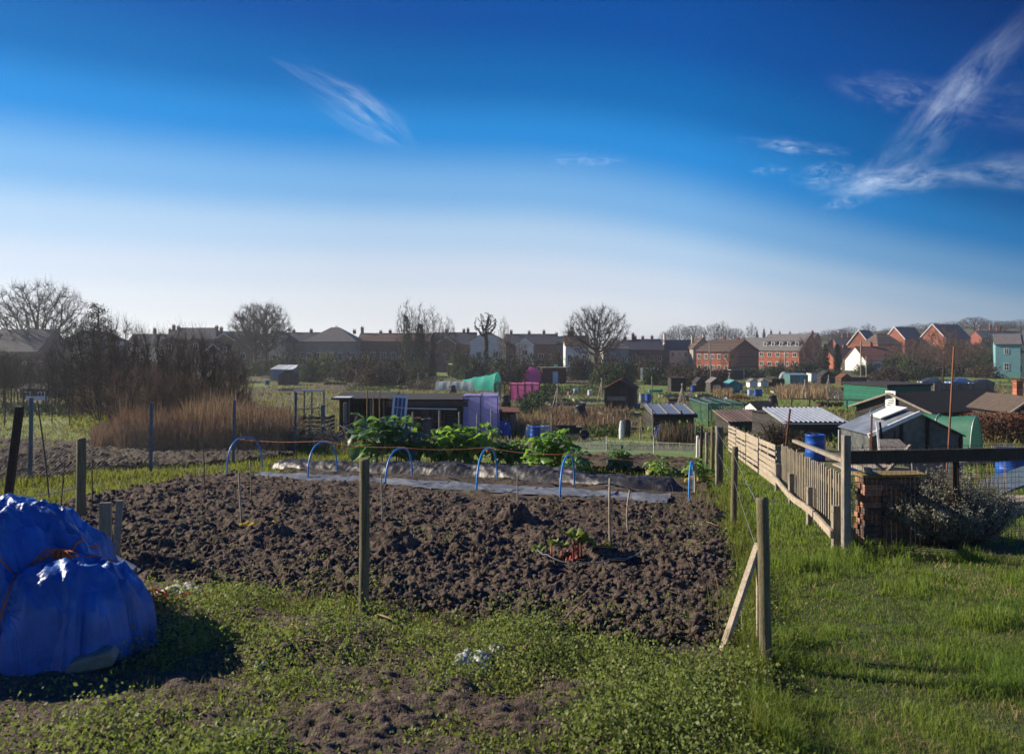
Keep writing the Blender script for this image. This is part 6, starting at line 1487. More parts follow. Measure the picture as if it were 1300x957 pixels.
def barrel(px, base, hpx, wpx, m, label, name='barrel', cat='barrel', group=None, tilt=0., lid=None, cone=1.):
    b0 = hit(px, base); h = hpx*b0.y/F; r = wpx/2*b0.y/F
    t = MB().lathe([(r*.93*cone, 0), (r*cone, h*.03), (r, h*.3), (r*1.035, h*.33), (r, h*.36), (r, h*.64), (r*1.035, h*.67), (r, h*.70), (r, h*.94), (r*1.04, h*.95), (r*1.04, h*.985), (r*.95, h), (r*.9, h*.97), (0, h*.97)], 20)
    o = t.obj(name, m, None, b0, smooth=True); o.rotation_euler = (0, tilt, 0); tag(o, label, cat, group)
    for p in o.data.polygons: p.use_smooth = len(p.vertices) == 4
    if lid: MB().lathe([(r*.3, h*.972), (r*.3, h*1.02), (0, h*1.02)], 12).obj('lid', lid, o)
    return o
# dark shed with open lean-to, middle left
Ysh = Yb(545, 556)
s = pent('dark_shed', 'dark boarded shed with a black felt roof behind the kale', 500, 590, 556, 508, 501, 3.0, BOARD_DARK, FELT, over=.18); w, h = s['w'], s['h']
add_window(s, (.05*w, 0, h*.66), 1.1, .62, 'y-', bars=(1, 0), frame=BOARD_BROWN)
MB().beam((-w/2-.25, -.34, h-.13), (w/2+.15, -.34, h-.13), .03, .22).obj('eaves_board', FELT_BROWN, s); MB().beam((-w/2*.95, -.40, h-.30), (w/2-.3, -.40, h-.34), .03, .05).obj('gutter', WHITE_PLASTIC, s); clean(s)
y = Ysh+.3; g = ground(464, y); lt = thing('lean_to', 'dark open fronted lean to joined to the left side of the dark shed', 'lean-to', g); ww = 72*y/F; hh = EYE+(HY-506)*y/F-g.z
MB().span(-ww/2, ww/2, 1.9, 1.96, 0, hh).obj('back_wall', BOARD_DARK_V, lt); MB().span(-ww/2, -ww/2+.06, .4, 1.9, 0, hh*.98).obj('side_wall', BOARD_DARK_V, lt)
MB().slab([(-ww/2-.2, -.25, hh), (ww/2-.05, -.25, hh), (ww/2-.05, 2.1, hh+.12), (-ww/2-.2, 2.1, hh+.12)], .06).obj('roof', FELT, lt); MB().span(-ww/2-.1, -ww/2+.62, -.32, .4, hh+.035, hh+.075).obj('roof_patch', WHITE_PLASTIC, lt)
for x in (-.28, .1, .33): MB().beam((ww*x, -.1, -.1), (ww*x, -.1, hh-.04), .06, .06).obj('post', WOOD_GREY, lt)
# glazed door leaning on the shed
b0 = hit(507, 556); b0.y -= .75; b0.z = tz(b0.x, b0.y); sc_ = b0.y/F; hh = (556-500)*sc_; ww = 19*sc_
gd = thing('glazed_door', 'white framed glazed door leaning against the dark shed', 'door', b0); gd.rotation_euler = (-.16, .07, 0)
f = MB()
for x in (-ww/2, ww/2-.09): f.span(x, x+.09, 0, .05, 0, hh)
for z, k in ((0, .5), (hh-.12, .12)): f.span(-ww/2+.09, ww/2-.09, 0, .05, z, z+k)
for x in (-.09, .09): f.span(x-.012, x+.012, .005, .045, .5, hh-.12)
for i in (1, 2): z = .5+(hh-.62)*i/3; f.span(-ww/2+.09, ww/2-.09, .008, .042, z-.012, z+.012)
f.obj('frame', WHITE, gd); MB().span(-ww/2+.09, ww/2-.09, .02, .03, .5, hh-.12).obj('pane', mat('blue_glass', (.05, .09, .17), (.04, .07, .13), 2, .08, spec=.6), gd)
barrel(528, 560, 30, 13, BOARD_BROWN, 'brown water butt before the shed window', 'water_butt', 'water butt', cone=.9); barrel(541, 560, 29, 13, mat('grey_plastic', (.07, .075, .085), (.05, .055, .06), 5, .5), 'dark grey dustbin right of the brown water butt', 'dustbin', 'dustbin', cone=.85, lid=BLACK_PLASTIC)
barrel(519, 556, 24, 7, BLUE_PLASTIC, 'small blue drum between the glazed door and the water butt')
for px, top, lab in ((558, 521, 'thin grey stake before the right of the dark shed'), (583, 523, 'thin grey stake left of the violet cage'), (606, 525, 'thin stake before the violet cage, left'), (624, 520, 'taller stake before the violet cage, right'), (524, 523, 'thin grey stake before the water butt')):
    post(px, 566, px, top, 2.4, WOOD_GREY, lab, 'wooden_stake', cat='stake')
for px, top, lab in ((466, 494, 'tall brown cane before the open lean to'), (474, 502, 'shorter cane before the open lean to'), (482, 496, 'thin cane left of the glazed door')):
    post(px, 562, px, top, 1.6, STRAW, lab, 'cane', cat='cane')
# heap of cut wood and rubbish between the posts
def twigheap(px, base, w, h, m, label, n=160, name='brush_heap', cat='heap', r=.012):
    b0 = hit(px, base); s_ = b0.y/F; a = []; b = []
    for i in range(n):
        x = R.gauss(0, w*.3*s_); z = abs(R.gauss(0, .45))*h*s_*max(.1, 1-abs(x)/(w*.7*s_)); p = Vector((x, R.gauss(0, .35), z)); d = Vector((R.gauss(0, 1), R.gauss(0, .5), R.gauss(.2, .6))).normalized()*R.uniform(.3, 1.1); a.append(p-d/2); b.append(p+d/2)
    a = np.array(a); b = np.array(b); a[:, 2] = np.maximum(a[:, 2], .01); b[:, 2] = np.maximum(b[:, 2], .01)
    V, Q = edge_tubes(a, b, r, r*.6, 5); return tag(link(name, npmesh(name, V, [Q]), m, None, b0), label, cat, kind='stuff')
twigheap(402, 566, 60, 36, WOOD_GREY, 'heap of cut branches behind the metal posts', 260); twigheap(445, 562, 30, 34, mat('rubbish', (.10, .10, .11), (.05, .05, .06), 8, .7), 'dark heap of rubbish under the open lean to', 120, 'rubbish_heap', r=.03)
twigheap(340, 528, 50, 18, TWIG_WARM, 'brown brush heap behind the reeds', 160)
rag(452, 541, 26, .5, 'crumpled dark plastic sheet on the rubbish heap', BLACK_PLASTIC, 12, 'plastic_sheet', 'plastic sheet')
# pale frame of pipes and a pallet bin behind
Yf = Yb(393, 560); g = ground(393, Yf+1.2); pfm = thing('pipe_trellis', 'open frame with a white top bar behind the blue grey metal post', 'frame', g)
ww = 38*Yf/F; hh = EYE+(HY-499)*Yf/F-g.z
for x in (-ww/2, -ww*.18, ww*.08, ww/2): MB().beam((x, 0, -.1), (x, 0, hh), .05, .05).obj('upright', WOOD_GREY, pfm)
MB().beam((-ww/2-.05, -.002, hh+.03), (ww/2+.05, -.002, hh+.03), .07, .07).obj('top_bar', WHITE_PLASTIC, pfm); MB().beam((-ww/2, -.06, hh*.62), (ww/2, -.06, hh*.66), .04, .04).obj('crossbar', WOOD_GREY, pfm)
pb = thing('pallet_bin', 'compost bin of dark pallets at the foot of the pipe frame', 'compost bin', ground(398, Yf+.5))
for sx, rz in ((-.6, PI/2), (.6, PI/2), (0, 0)):
    m_ = MB()
    for i in range(6): m_.box((sx if rz else 0, .5 if rz else .02, .1+i*.16), (1.15 if not rz else .03, .03 if not rz else 1.0, .11))
    m_.obj('side_panel', WOOD_DARK, pb)
# violet net cage, rusty roofed shed
c = cage('net_cage', 'tall cage wrapped in violet blue netting right of the dark shed', 588, 632, 556, 503, 1.9, NET_VIOLET, METAL_BLUE, cat='net cage')
s = pent('rusty_roofed_shed', 'small shed with a rusty sheet roof right of the violet cage', 634, 655, 553, 524, 519, 1.6, BOARD_BROWN, RUST, over=.14); w, h = s['w'], s['h']
MB().span(w*.18, w*.52, -.06, -.035, .02, h*.95).obj('sheet_panel', METAL_BLUE, s); clean(s)
barrel(638, 556, 22, 8, BLUE_PLASTIC, 'blue barrel left in front of the rusty roofed shed'); barrel(645, 557, 20, 7, BLUE_PLASTIC, 'blue barrel right in front of the rusty roofed shed')
barrel(669, 557, 18, 8, WHITE_PLASTIC, 'white drum leaning against the large blue barrel', tilt=.22); barrel(679, 558, 17, 13, BLUE_PLASTIC, 'large blue barrel between the two white drums', tilt=.06); barrel(692, 557, 17, 12, WHITE_PLASTIC, 'white topped drum right of the large blue barrel')
# wheelbarrow
b0 = hit(720, 559); wb = thing('wheelbarrow', 'black wheelbarrow tipped up among the weeds', 'wheelbarrow', b0, .3)
MB().add([(-.32, -.28, .25), (.34, -.28, .30), (.34, .28, .30), (-.32, .28, .25), (-.5, -.36, .58), (.55, -.36, .55), (.55, .36, .55), (-.5, .36, .58)], [(0, 1, 2, 3)[::-1], (0, 1, 5, 4), (1, 2, 6, 5), (2, 3, 7, 6), (3, 0, 4, 7)]).obj('tray', BLACK_PLASTIC, wb)
o = MB().lathe([(.08, -.04), (.18, -.05), (.2, 0), (.18, .05), (.08, .04)], 16).obj('wheel', BLACK_PLASTIC, wb, (.75, 0, .2)); o.rotation_euler = (PI/2, 0, 0)
for sy in (-.25, .25): MB().tube([(.75, sy*.3, .2), (.1, sy, .24), (-.6, sy*1.1, .52), (-1.0, sy*1.1, .62)], .018, 6).obj('handle', METAL_GREY, wb); MB().tube([(-.35, sy, .3), (-.42, sy, .0)], .016, 6).obj('leg', METAL_GREY, wb)
# dark clipped hedge running up between the plots
h0, h1 = hit(664, 529), hit(700, 496); hg_ = thing('clipped_hedge', 'low dark hedge running uphill between the pink cage and the vegetables', 'hedge', h0); d = h1-h0; nn = 9000
f = rng.random(nn); P = f[:, None]*np.array(d)[None]+rng.normal(size=(nn, 3))*[.38, .3, 0]; P[:, 2] += rng.random(nn)*(.9+.25*vnoise(f*20, f*3, 9)); V, Q = leaf_quads(P, rng.uniform(.08, .2, nn), .2, .6); link('foliage', npmesh('foliage', V, [Q]), LEAF_DARK, hg_)
m_ = MB(); m_.tube([Vector((0, 0, .25))+d*t for t in (0, .25, .5, .75, 1)], .06, 5); m_.obj('stem', TWIG, hg_)
# nets in the distance
cage('net_cage', 'low cage with faded pink netting sides', 648, 685, 509, 488, 3.2, NET_PINK, WOOD_DARK, nx=5, r=.04)
cage('net_cage', 'brown timber cage left of the faded pink one', 628, 647, 507, 487, 2.5, net_mat('brown_net', (.12, .08, .05), .35), BOARD_BROWN, nx=4, r=.035)
tunnel('net_tent', 'bright pink net tent before the red hut', 667, 688, 487, 467, 2.5, NET_PINK2, .15, 'net tent', pw=.7, hoops=2)
tunnel('net_tunnel', 'long teal net tunnel beyond the clear plastic one', 622, 641, 496, 473, 5.2, NET_TEAL, 1.0, 'net tunnel', hoops=3, sag=.07, taper=.42)
tunnel('polytunnel', 'low clear polytunnel behind the dark shed roof', 592, 606, 497, 484, 4.6, POLY_WHITE, 1.25, hoops=5)
s = pent('red_hut', 'dark red hut with a pale door beside the pink tent', 688, 719, 487, 467, 466, 3, mat('dark_red_boards', (.10, .022, .02), (.07, .018, .016), 3, .8, plank=(2, .16, .1)), TILE_GREY, 'hut', over=.3, door=(mat('pale_blue_paint', (.45, .52, .6), (.38, .45, .52), 4, .6), .1)); clean(s)
for px, m, lab in ((694, LEAF_DARK, 'dark tub on the roof of the red hut'), (706, NET_TEAL, 'teal tub on the roof of the red hut')):
    b0 = at(px, 466, Yb(703, 487)+1.2); o = MB().lathe([(.18, 0), (.25, .35), (.22, .35), (.15, .05), (0, .05)], 12).obj('tub', m, None, b0+Vector((0, 0, .03))); tag(o, lab, 'tub')
shed('dark_hut', 'dark pitched hut left of the bright pink tent', 645, 670, 484, 470, 465, 3, BOARD_DARK_V, FELT, 'hut', kind='front', door=BOARD_BROWN)
shed('shed', 'greenish low pitched shed under the white walled cottage', 708, 740, 462, 459, 447, 5, BOARD_DARK, mat('mossy_felt', (.035, .045, .03), (.05, .055, .04), 2, .9), kind='front')
shed('greenhouse', 'small open greenhouse frame above the teal net tunnel', 604, 622, 482, 473, 467, 2.2, GLASS_CLEAR, GLASS_CLEAR, 'greenhouse', kind='front', barge=WHITE)
clean(pent('green_shed', 'dark green flat roofed shed with a pale end below the poplars', 537, 558, 468, 456, 455, 3.5, mat('dark_green_boards', (.02, .06, .035), (.015, .045, .028), 3, .8, plank=(0, .2, .1)), WHITE_PLASTIC, rot=.0))
clean(pent('water_tank', 'pale green topped tank left of the red shed', 569, 584, 478, 463, 462, 2.2, mat('green_tank', (.05, .10, .07), (.04, .08, .055), 3, .7), WHITE_PLASTIC, 'tank'))
clean(pent('red_shed', 'reddish brown shed right of the green topped tank', 585, 604, 474, 461, 460, 3, BOARD_BROWN, RUST))
barrel(548, 470, 4, 7, BLUE_PLASTIC, 'blue tub before the dark green shed'); barrel(578, 480, 7, 3, mat('green_plastic', (.02, .2, .12), (.02, .16, .1), 5, .5), 'small green water butt before the pale green tank', 'water_butt', 'water butt')
for i in range(3): rag(532+i*8, 477, 12, .6, 'white fleece bundle lying on the far plot', mat('white_fleece%d' % i, (.6, .6, .58), (.5, .5, .48), 4, .8), 21+i, 'fleece_bundle', 'fleece'); 
for o in [q for q in COL.objects if q.name.startswith('fleece_bundle')]: o['group'] = 'white fleece bundles on the far plot'
# left middle: glasshouse, blue barrel, turquoise things
gh = shed('greenhouse', 'white roofed greenhouse with pale blue sides on the left plots', 342, 372, 484, 469, 463.5, 5, mat('pale_blue_sheet', (.22, .34, .46), (.16, .27, .38), 3, .4, plank=(0, .5, .08)), mat('white_roof_sheet', (.62, .66, .68), (.5, .54, .56), 3, .4, plank=(0, .6, .06)), 'greenhouse', rot=R_(-16), kind='side', barge=WHITE)
shed('dark_shed', 'dark shed leaning before the white roofed greenhouse', 353, 372, 489, 477, 471, 3, BOARD_DARK_V, FELT, kind='front')
tunnel('net_tunnel', 'small dull teal net behind the white roofed greenhouse', 372, 388, 484, 464, 3, net_mat('dull_teal_net', (.03, .16, .16), .85), .2, 'net tunnel', pw=.7)
barrel(339, 489, 6, 6, BLUE_PLASTIC, 'lone blue barrel left of the white roofed greenhouse')
clean(pent('low_shed', 'low reddish shed with a pale roof edge on the left plots', 397, 432, 474, 460, 458, 4, BOARD_BROWN, WHITE_PLASTIC))
barrel(435, 471, 6, 10, BLUE_PLASTIC, 'blue barrel right of the low reddish shed'); 
for i, px in enumerate((399, 408, 416)): rag(px, 478, 11, .8, 'pale blue covered bundle before the low reddish shed', mat('pale_blue_cover%d' % i, (.25, .38, .45), (.2, .3, .38), 4, .6), 31+i, 'covered_bundle', 'bundle')
for o in [q for q in COL.objects if q.name.startswith('covered_bundle')]: o['group'] = 'bundles before the low reddish shed'
barrel(422, 476, 5, 4, mat('teal_plastic', (.02, .2, .17), (.02, .16, .14), 5, .5), 'teal drum between the pale bundles and the blue barrel')
shed('shed', 'low dark shed with a pale wall low down at the far left', 25, 62, 506, 494, 487, 3, BOARD_DARK, FELT, kind='side', win=(2, 1))
g = hit(46, 522); pg = thing('slatted_gate', 'pale slatted gate behind the left metal post', 'gate', g); s_ = g.y/F
for x in (-11, -3, 5, 11): MB().span(x*s_, (x+3)*s_, 0, .03, .1, 9*s_).obj('slat', WOOD_PALE, pg)
MB().span(-12*s_, 15*s_, -.03, -.002, 14*s_, 19*s_).obj('top_panel', WHITE, pg); 
for x in (-12, 14): MB().span(x*s_, (x+1.2)*s_, 0, .06, -.1, 19*s_).obj('post', WOOD_GREY, pg)
tunnel('net_tunnel', 'tiny teal net at the far left behind saplings', 48, 66, 484, 477, 2, NET_TEAL, .3, 'net tunnel', hoops=2); barrel(72, 470, 6, 9, WHITE_PLASTIC, 'pale tank at the far left in front of the dark hedge', 'tank', 'tank')
# gabled hut and neighbours
s = shed('wooden_hut', 'weathered wooden hut with a rusty gable roof in the middle distance', 768, 806, 520, 494, 483, 3.4, BOARD_DARK_V, RUST, 'hut', kind='front', rot=R_(-12), over=.14, barge=RUST)
ww = 38*s.location.y/F; MB().span(-ww*.42, ww*.2, -.05, -.01, .95, 1.25).obj('shutter', WOOD_GREY, s); MB().span(-ww*.08, ww*.08, -.045, -.01, 2.1, 2.4).obj('vent', BOARD_DARK, s)
barrel(815, 511, 12, 7, mat('grey_drum', (.3, .34, .38), (.22, .25, .28), 4, .5), 'grey drum right beside the weathered wooden hut', 'drum', 'drum'); barrel(823, 512, 12, 7, BLUE_PLASTIC, 'blue barrel second from the weathered wooden hut'); barrel(809, 517, 5, 8, BLUE_PLASTIC, 'short blue tub at the corner of the weathered wooden hut', 'tub', 'tub')
b0 = hit(832, 508); tb = thing('garden_table', 'emerald green topped table beyond the weathered wooden hut', 'table', b0); s_ = b0.y/F
MB().box((0, 0, 12*s_), (17*s_, .7, 3*s_)).obj('top', mat('emerald', (.01, .30, .17), (.01, .22, .13), 4, .5), tb)
for x in (-6, 6):
    for y_ in (-.25, .25): MB().span(x*s_-.03, x*s_+.03, y_-.03, y_+.03, -.05, 10.4*s_).obj('leg', WOOD_GREY, tb)
tunnel('cold_cover', 'low turquoise covered row beyond the vegetables', 755, 792, 479, 473, 1.6, mat('turquoise_cover', (.03, .24, .36), (.02, .18, .28), 3, .5), 0., 'row cover', hoops=3); barrel(751, 479, 8, 7, BLUE_PLASTIC, 'blue barrel at the left end of the turquoise covered row'); rag(795, 478, 9, .9, 'white bag at the right end of the turquoise covered row', BAG, 41, 'white_bag', 'bag')
barrel(731, 501, 8, 6, mat('pale_blue_plastic', (.4, .5, .62), (.3, .4, .52), 4, .5), 'pale blue tub among the green vegetables', 'tub', 'tub'); barrel(749, 503, 8, 6, WHITE_PLASTIC, 'white bin among the green vegetables', 'bin', 'bin'); barrel(723, 503, 6, 5, mat('faded_pink', (.5, .2, .22), (.4, .16, .18), 4, .6), 'small pink tub among the green vegetables', 'tub', 'tub')
# low glazed shed
Yg = Yb(855, 552); s = pent('cold_frame_shed', 'low dark shed with a sloping roof of three grey panels', 830, 881, 552, 526, 515, 1.9, BOARD_DARK, mat('roof_panel', (.17, .20, .24), (.13, .155, .19), 4, .35, spec=.5), over=.12); w, h = s['w'], s['h']
sl = (EYE+(HY-515)*(Yg+1.9)/F-s.location.z-h)/1.9
for u in (-.5, -.17, .16, .5): MB().beam((u*w, -.12, h-.12*sl+.075), (u*w, 1.98, h+1.98*sl+.075), .06, .03).obj('glazing_bar', WOOD_GREY, s)
MB().beam((-w/2-.13, -.16, h-.06), (w/2+.13, -.16, h-.06), .04, .14).obj('eaves_board', WOOD_DARK, s); clean(s)
b = MB(); b0 = hit(876, 556); o = MB().beam((.16, 0, 0), (-.35, .15, 1.15), .24, .03).obj('board', WOOD_DARK, None, b0); tag(o, 'dark board leaning on the low dark shed', 'board')
rag(837, 556, 14, .75, 'rumpled pale blue sack before the low dark shed', mat('blue_sack', (.16, .24, .5), (.12, .18, .4), 5, .5), 51, 'sack', 'sack'); 
b0 = hit(795, 556); o = MB().lathe([(.16, 0), (.2, .5), (.19, .72), (.1, .8), (0, .8)], 10).obj('sack', BLACK_PLASTIC, None, b0); tag(o, 'black sack standing on the plot left of the low dark shed', 'sack')
o = MB().lathe([(.1, 0), (.11, .4), (.06, .75), (0, .78)], 10).obj('white_sack', WHITE_PLASTIC, None, hit(789, 558)); tag(o, 'slim white sack standing beside the black one', 'sack')
# low pale netting along the green strip
c = hit(604, 569); pts = [hit(604, 574), hit(700, 576), hit(770, 574), hit(830, 577), hit(888, 580)]; nf = thing('low_net_fence', 'knee high pale blue net fence along the green strip', 'fence', pts[0])
m_ = MB()
for a, b in zip(pts, pts[1:]): 
    a, b = a-pts[0], b-pts[0]; k = 8
    for i in range(k): p, q = a.lerp(b, i/k), a.lerp(b, (i+1)/k); m_.add([p+Vector((0, 0, .02)), q+Vector((0, 0, .02)), q+Vector((0, 0, .36+.03*math.sin(i+1))), p+Vector((0, 0, .36+.03*math.sin(i)))], [(0, 1, 2, 3)])
m_.obj('netting', net_mat('pale_net', (.42, .52, .55), .22), nf)
for p in pts: MB().tube([p-pts[0]-Vector((0, 0, .1)), p-pts[0]+Vector((0, 0, .5))], .012, 5).obj('stake', WHITE_PLASTIC, nf)
for a, b in zip(pts, pts[1:]): MB().beam(a-pts[0]+Vector((0, 0, .37)), b-pts[0]+Vector((0, 0, .37)), .012, .012).obj('top_cord', PALE_ROPE, nf)
# stakes in the middle plots
for i, (px, b_, t_) in enumerate(((760, 550, 533), (766, 549, 530), (773, 546, 525), (780, 543, 529), (793, 531, 519), (738, 556, 540), (813, 558, 541), (829, 556, 519), (828, 520, 478), (884, 566, 538), (902, 495, 455), (700, 560, 525), (815, 548, 529), (1065, 508, 497))):
    post(px, b_, px+R.uniform(-1, 1), t_, 2.0 if t_ > 500 else 1.2, WOOD_GREY, 'thin weathered stake standing in the middle plots', 'plot_stake', cat='stake', group='stakes in the middle plots', cap=False)
# glass box, black hut, small sheds in a row on the right of the middle
clean(pent('glass_house', 'small square glass house left of the black hut', 816, 837, 483, 468, 467, 2.4, GLASS_CLEAR, GLASS_CLEAR, 'greenhouse')); barrel(841, 483, 5, 8, BLUE_PLASTIC, 'blue tub right of the small glass house', 'tub', 'tub')
clean(pent('black_hut', 'plain black hut with a flat sloping roof', 852, 871, 497, 480, 479, 2.0, BOARD_DARK, FELT, 'hut')); barrel(880, 498, 9, 6, BLUE_PLASTIC, 'blue barrel between the black hut and the grey gabled shed')
shed('shed', 'grey gabled shed right of the black hut', 884, 895, 498, 486, 480, 2, BOARD_DARK_V, FELT, kind='front'); shed('shed', 'brown shed with a white framed window and a bluish roof', 902, 918, 499, 486, 480, 2.2, BOARD_DARK_V, TILE_GREY, kind='front', win=(1, 1)); shed('teal_hut', 'teal painted gabled hut in the row of sheds', 922, 943, 499, 489, 483, 2.2, mat('teal_boards', (.05, .25, .26), (.04, .2, .21), 3, .7, plank=(0, .16, .1)), mat('teal_roof', (.10, .30, .31), (.08, .25, .26), 3, .6), 'hut', kind='front')
barrel(952, 503, 9, 6, mat('blue_white_plastic', (.4, .5, .7), (.3, .4, .6), 4, .5), 'pale blue barrel right of the teal hut'); barrel(960, 504, 10, 5, BLUE_PLASTIC, 'left one of two dark blue barrels near the teal hut'); barrel(965, 504, 10, 5, BLUE_PLASTIC, 'right one of two dark blue barrels near the teal hut')
twigheap(940, 507, 20, 6, RUST, 'reddish heap of brush below the teal hut', 120, r=.02); rag(922, 510, 7, .5, 'small white cover on the grass below the brown shed', BAG, 61, 'white_cover', 'cover')
clean(pent('board_fence', 'weathered grey board fence behind the row of sheds', 895, 944, 482, 470, 470, .15, BOARD_DARK_V, BOARD_DARK, 'fence', over=.01)); clean(pent('white_shed', 'dull white shed below the dark brick building', 928, 945, 480, 469, 469, 2, OFFWHITE, FELT))
shed('hen_house', 'small open white gabled hut right of the teal hut', 952, 962, 492, 485, 481, 1.6, OFFWHITE, TILE_GREY, 'hut', kind='front'); shed('shed', 'tiny white gabled shed right of the small open white one', 966, 974, 491, 485, 481, 1.6, OFFWHITE, TILE_GREY, kind='front')
clean(pent('dark_hut', 'low black hut before the rounded pale tunnel', 980, 1001, 491, 481, 481, 2, BOARD_DARK, FELT, 'hut')); tunnel('polytunnel', 'rounded pale polytunnel end below the dormer house', 990, 1004, 488, 473, 4, POLY_WHITE, -.3); clean(pent('greenhouse', 'greenish flat glass house below the dormer house', 1003, 1026, 492, 476, 474, 2.5, mat('green_glass', (.10, .22, .2), (.14, .28, .26), 3, .3, plank=(0, .5, .1), spec=.5), GLASS_CLEAR, 'greenhouse'))
clean(pent('shed', 'narrow shed with a white side right of the greenish glass house', 1030, 1041, 485, 474, 473, 2, OFFWHITE, FELT)); tunnel('polytunnel', 'low white polytunnel under the bare tree by the dormer house', 1026, 1042, 465, 460, 3, POLY_WHITE, 0.)
# telegraph poles
for px, b_, t_, lab in ((1093, 482, 433, 'telegraph pole left of the terracotta roof'), (1100, 484, 452, 'shorter pole right beside the telegraph pole'), (901, 474, 436, 'slim pole before the brown roofed house'), (997, 470, 446, 'slim pole before the dormer house')):
    post(px, b_, px, t_, 1.7, WOOD_GREY, lab, 'telegraph_pole', cat='pole')
# hen run, tiled roof, metal roof
cage('net_cage', 'large green net fruit cage beyond the bed fence', 899, 945, 543, 513, 4, NET_GREEN, METAL_BLUE, nx=4, r=.025)
s = pent('tiled_shed', 'low shed roofed with ribbed terracotta tiles', 925, 976, 548, 535, 522, 1.6, BOARD_DARK, mat('ribbed_tile', (.30, .21, .17), (.2, .14, .11), 3, .9, plank=(0, .21, .3)), over=.12, rot=R_(8)); clean(s)
shed('hen_house', 'white and black hen house behind the tiled shed', 960, 985, 530, 519, 510, 1.5, OFFWHITE, FELT, 'hen house', kind='side', rot=R_(18))
Ym = Yb(1040, 560); s = pent('metal_roofed_shed', 'dark shed roofed with shiny corrugated metal sheets', 998, 1072, 560, 538, 520, 2.4, BOARD_DARK, mat('shiny_sheet', (.75, .78, .80), (.6, .63, .66), 3, .35, metal=.55), over=.1); w, h = s['w'], s['h']
hb = EYE+(HY-520)*(Ym+2.4)/F-s.location.z; V = []; n = 156
for i in range(n+1):
    x = -w/2-.1+(w+.2)*i/n; z = .035*math.sin(i/n*2*PI*13)
    for y_, zz in ((-.12, h+.09), (2.5, hb+.09)): V.append((x-(.25 if y_ < 0 else -.15)*0, y_, zz+z))
MB().add(V, [(2*i, 2*i+2, 2*i+3, 2*i+1) for i in range(n)]).obj('corrugated_cover', mat('corrugated', (.42, .46, .52), (.3, .33, .38), 5, .4, metal=.4), s, smooth=True); clean(s)
clean(pent('dark_shed', 'low black shed joining the tiled and the metal roofs', 974, 998, 556, 524, 522, 2, BOARD_DARK, FELT))
bush(985, 24.5, 530, 60, LEAF_BROWN, 'twiggy olive bush before the low black shed', 100, dep=.8); bush(1020, 24, 540, 50, LEAF_BROWN, 'twiggy olive bush before the metal roofed shed', 101, dep=.8)
barrel(1035, 585, 34, 24, BLUE_PLASTIC, 'big blue water tank behind the picket fence', 'water_tank', 'tank', lid=BLACK_PLASTIC)
post(996, 584, 1003, 519, 2.6, RUST, 'thin rusty post leaning before the metal roofed shed', 'iron_stake', cat='stake')
# post and rail run behind
g0, g1 = hit(1005, 518), hit(1100, 521); rr_ = thing('rail_fence', 'dark post and rail fence beyond the metal roof', 'fence', g0); d = g1-g0
for t in (0, .25, .5, .75, 1): MB().beam(d*t-Vector((0, 0, .1)), d*t+Vector((0, 0, .75)), .07, .07).obj('post', WOOD_DARK, rr_)
MB().beam(Vector((0, -.05, .72)), d+Vector((0, -.05, .72)), .04, .08).obj('rail', WOOD_DARK, rr_)
# green shed, long black shed, sign
s = shed('green_shed', 'long dark green shed with a brighter left end', 1121, 1188, 522, 490.5, 489.5, 4.2, mat('green_boards', (.004, .12, .075), (.003, .09, .055), 3, .7, plank=(2, .2, .08)), FELT, kind='flat', rot=R_(18))
Yk = Yb(1185, 537); s = shed('long_black_shed', 'long black shed with a low felt roof and a white notice on its gable', 1158, 1330, 537, 519, 497, 4.6, BOARD_DARK, FELT_BLACK, kind='side', over=.28, rot=R_(26), barge=WOOD_GREY); dd = 4.6
nt2 = MB().span(-.03, 0, -.32, .30, 0, .95).obj('notice', WHITE, s, (-(172*Yk/F/math.cos(R_(26)))/2-.06, 2.3, 1.15))
lt_ = MB()
for i in range(6): lt_.span(-.034, -.0305, -.24+.03*(i % 2), .2-.05*(i % 3), .12+i*.13, .17+i*.13)
lt_.obj('lettering', BLACK_IRON, nt2)
barrel(1097, 519, 11, 5, BLUE_PLASTIC, 'left one of the blue drums beside the green shed'); barrel(1104, 519, 9, 5, mat('light_blue', (.1, .3, .5), (.08, .24, .4), 4, .5), 'light blue drum beside the green shed'); barrel(1110, 520, 9, 4, BLUE_PLASTIC, 'right blue drum against the pale crate')
b0 = hit(1108, 516); cr = thing('wooden_crate', 'pale wooden crate by the left end of the green shed', 'crate', b0); s_ = b0.y/F
for i in range(5): MB().box((0, 0, (2+i*4)*s_), (10*s_, .7, 3*s_)).obj('board', WOOD_PALE, cr)
b0 = hit(1262, 540); shed('brown_shed', 'dark shed with a pale barge board at the right edge', 1284, 1330, 548, 521, 505, 3, BOARD_DARK, FELT_BROWN, kind='front', over=.2, barge=WOOD_PALE)
o = MB().box((0, 0, .9), (.55, .55, 1.8)).box((0, 0, 1.84), (.68, .68, .1)).obj('brick_pier', BRICK_ORANGE, None, ground(1292, 66)); tag(o, 'orange brick pier at the right edge below the cars', 'pier')
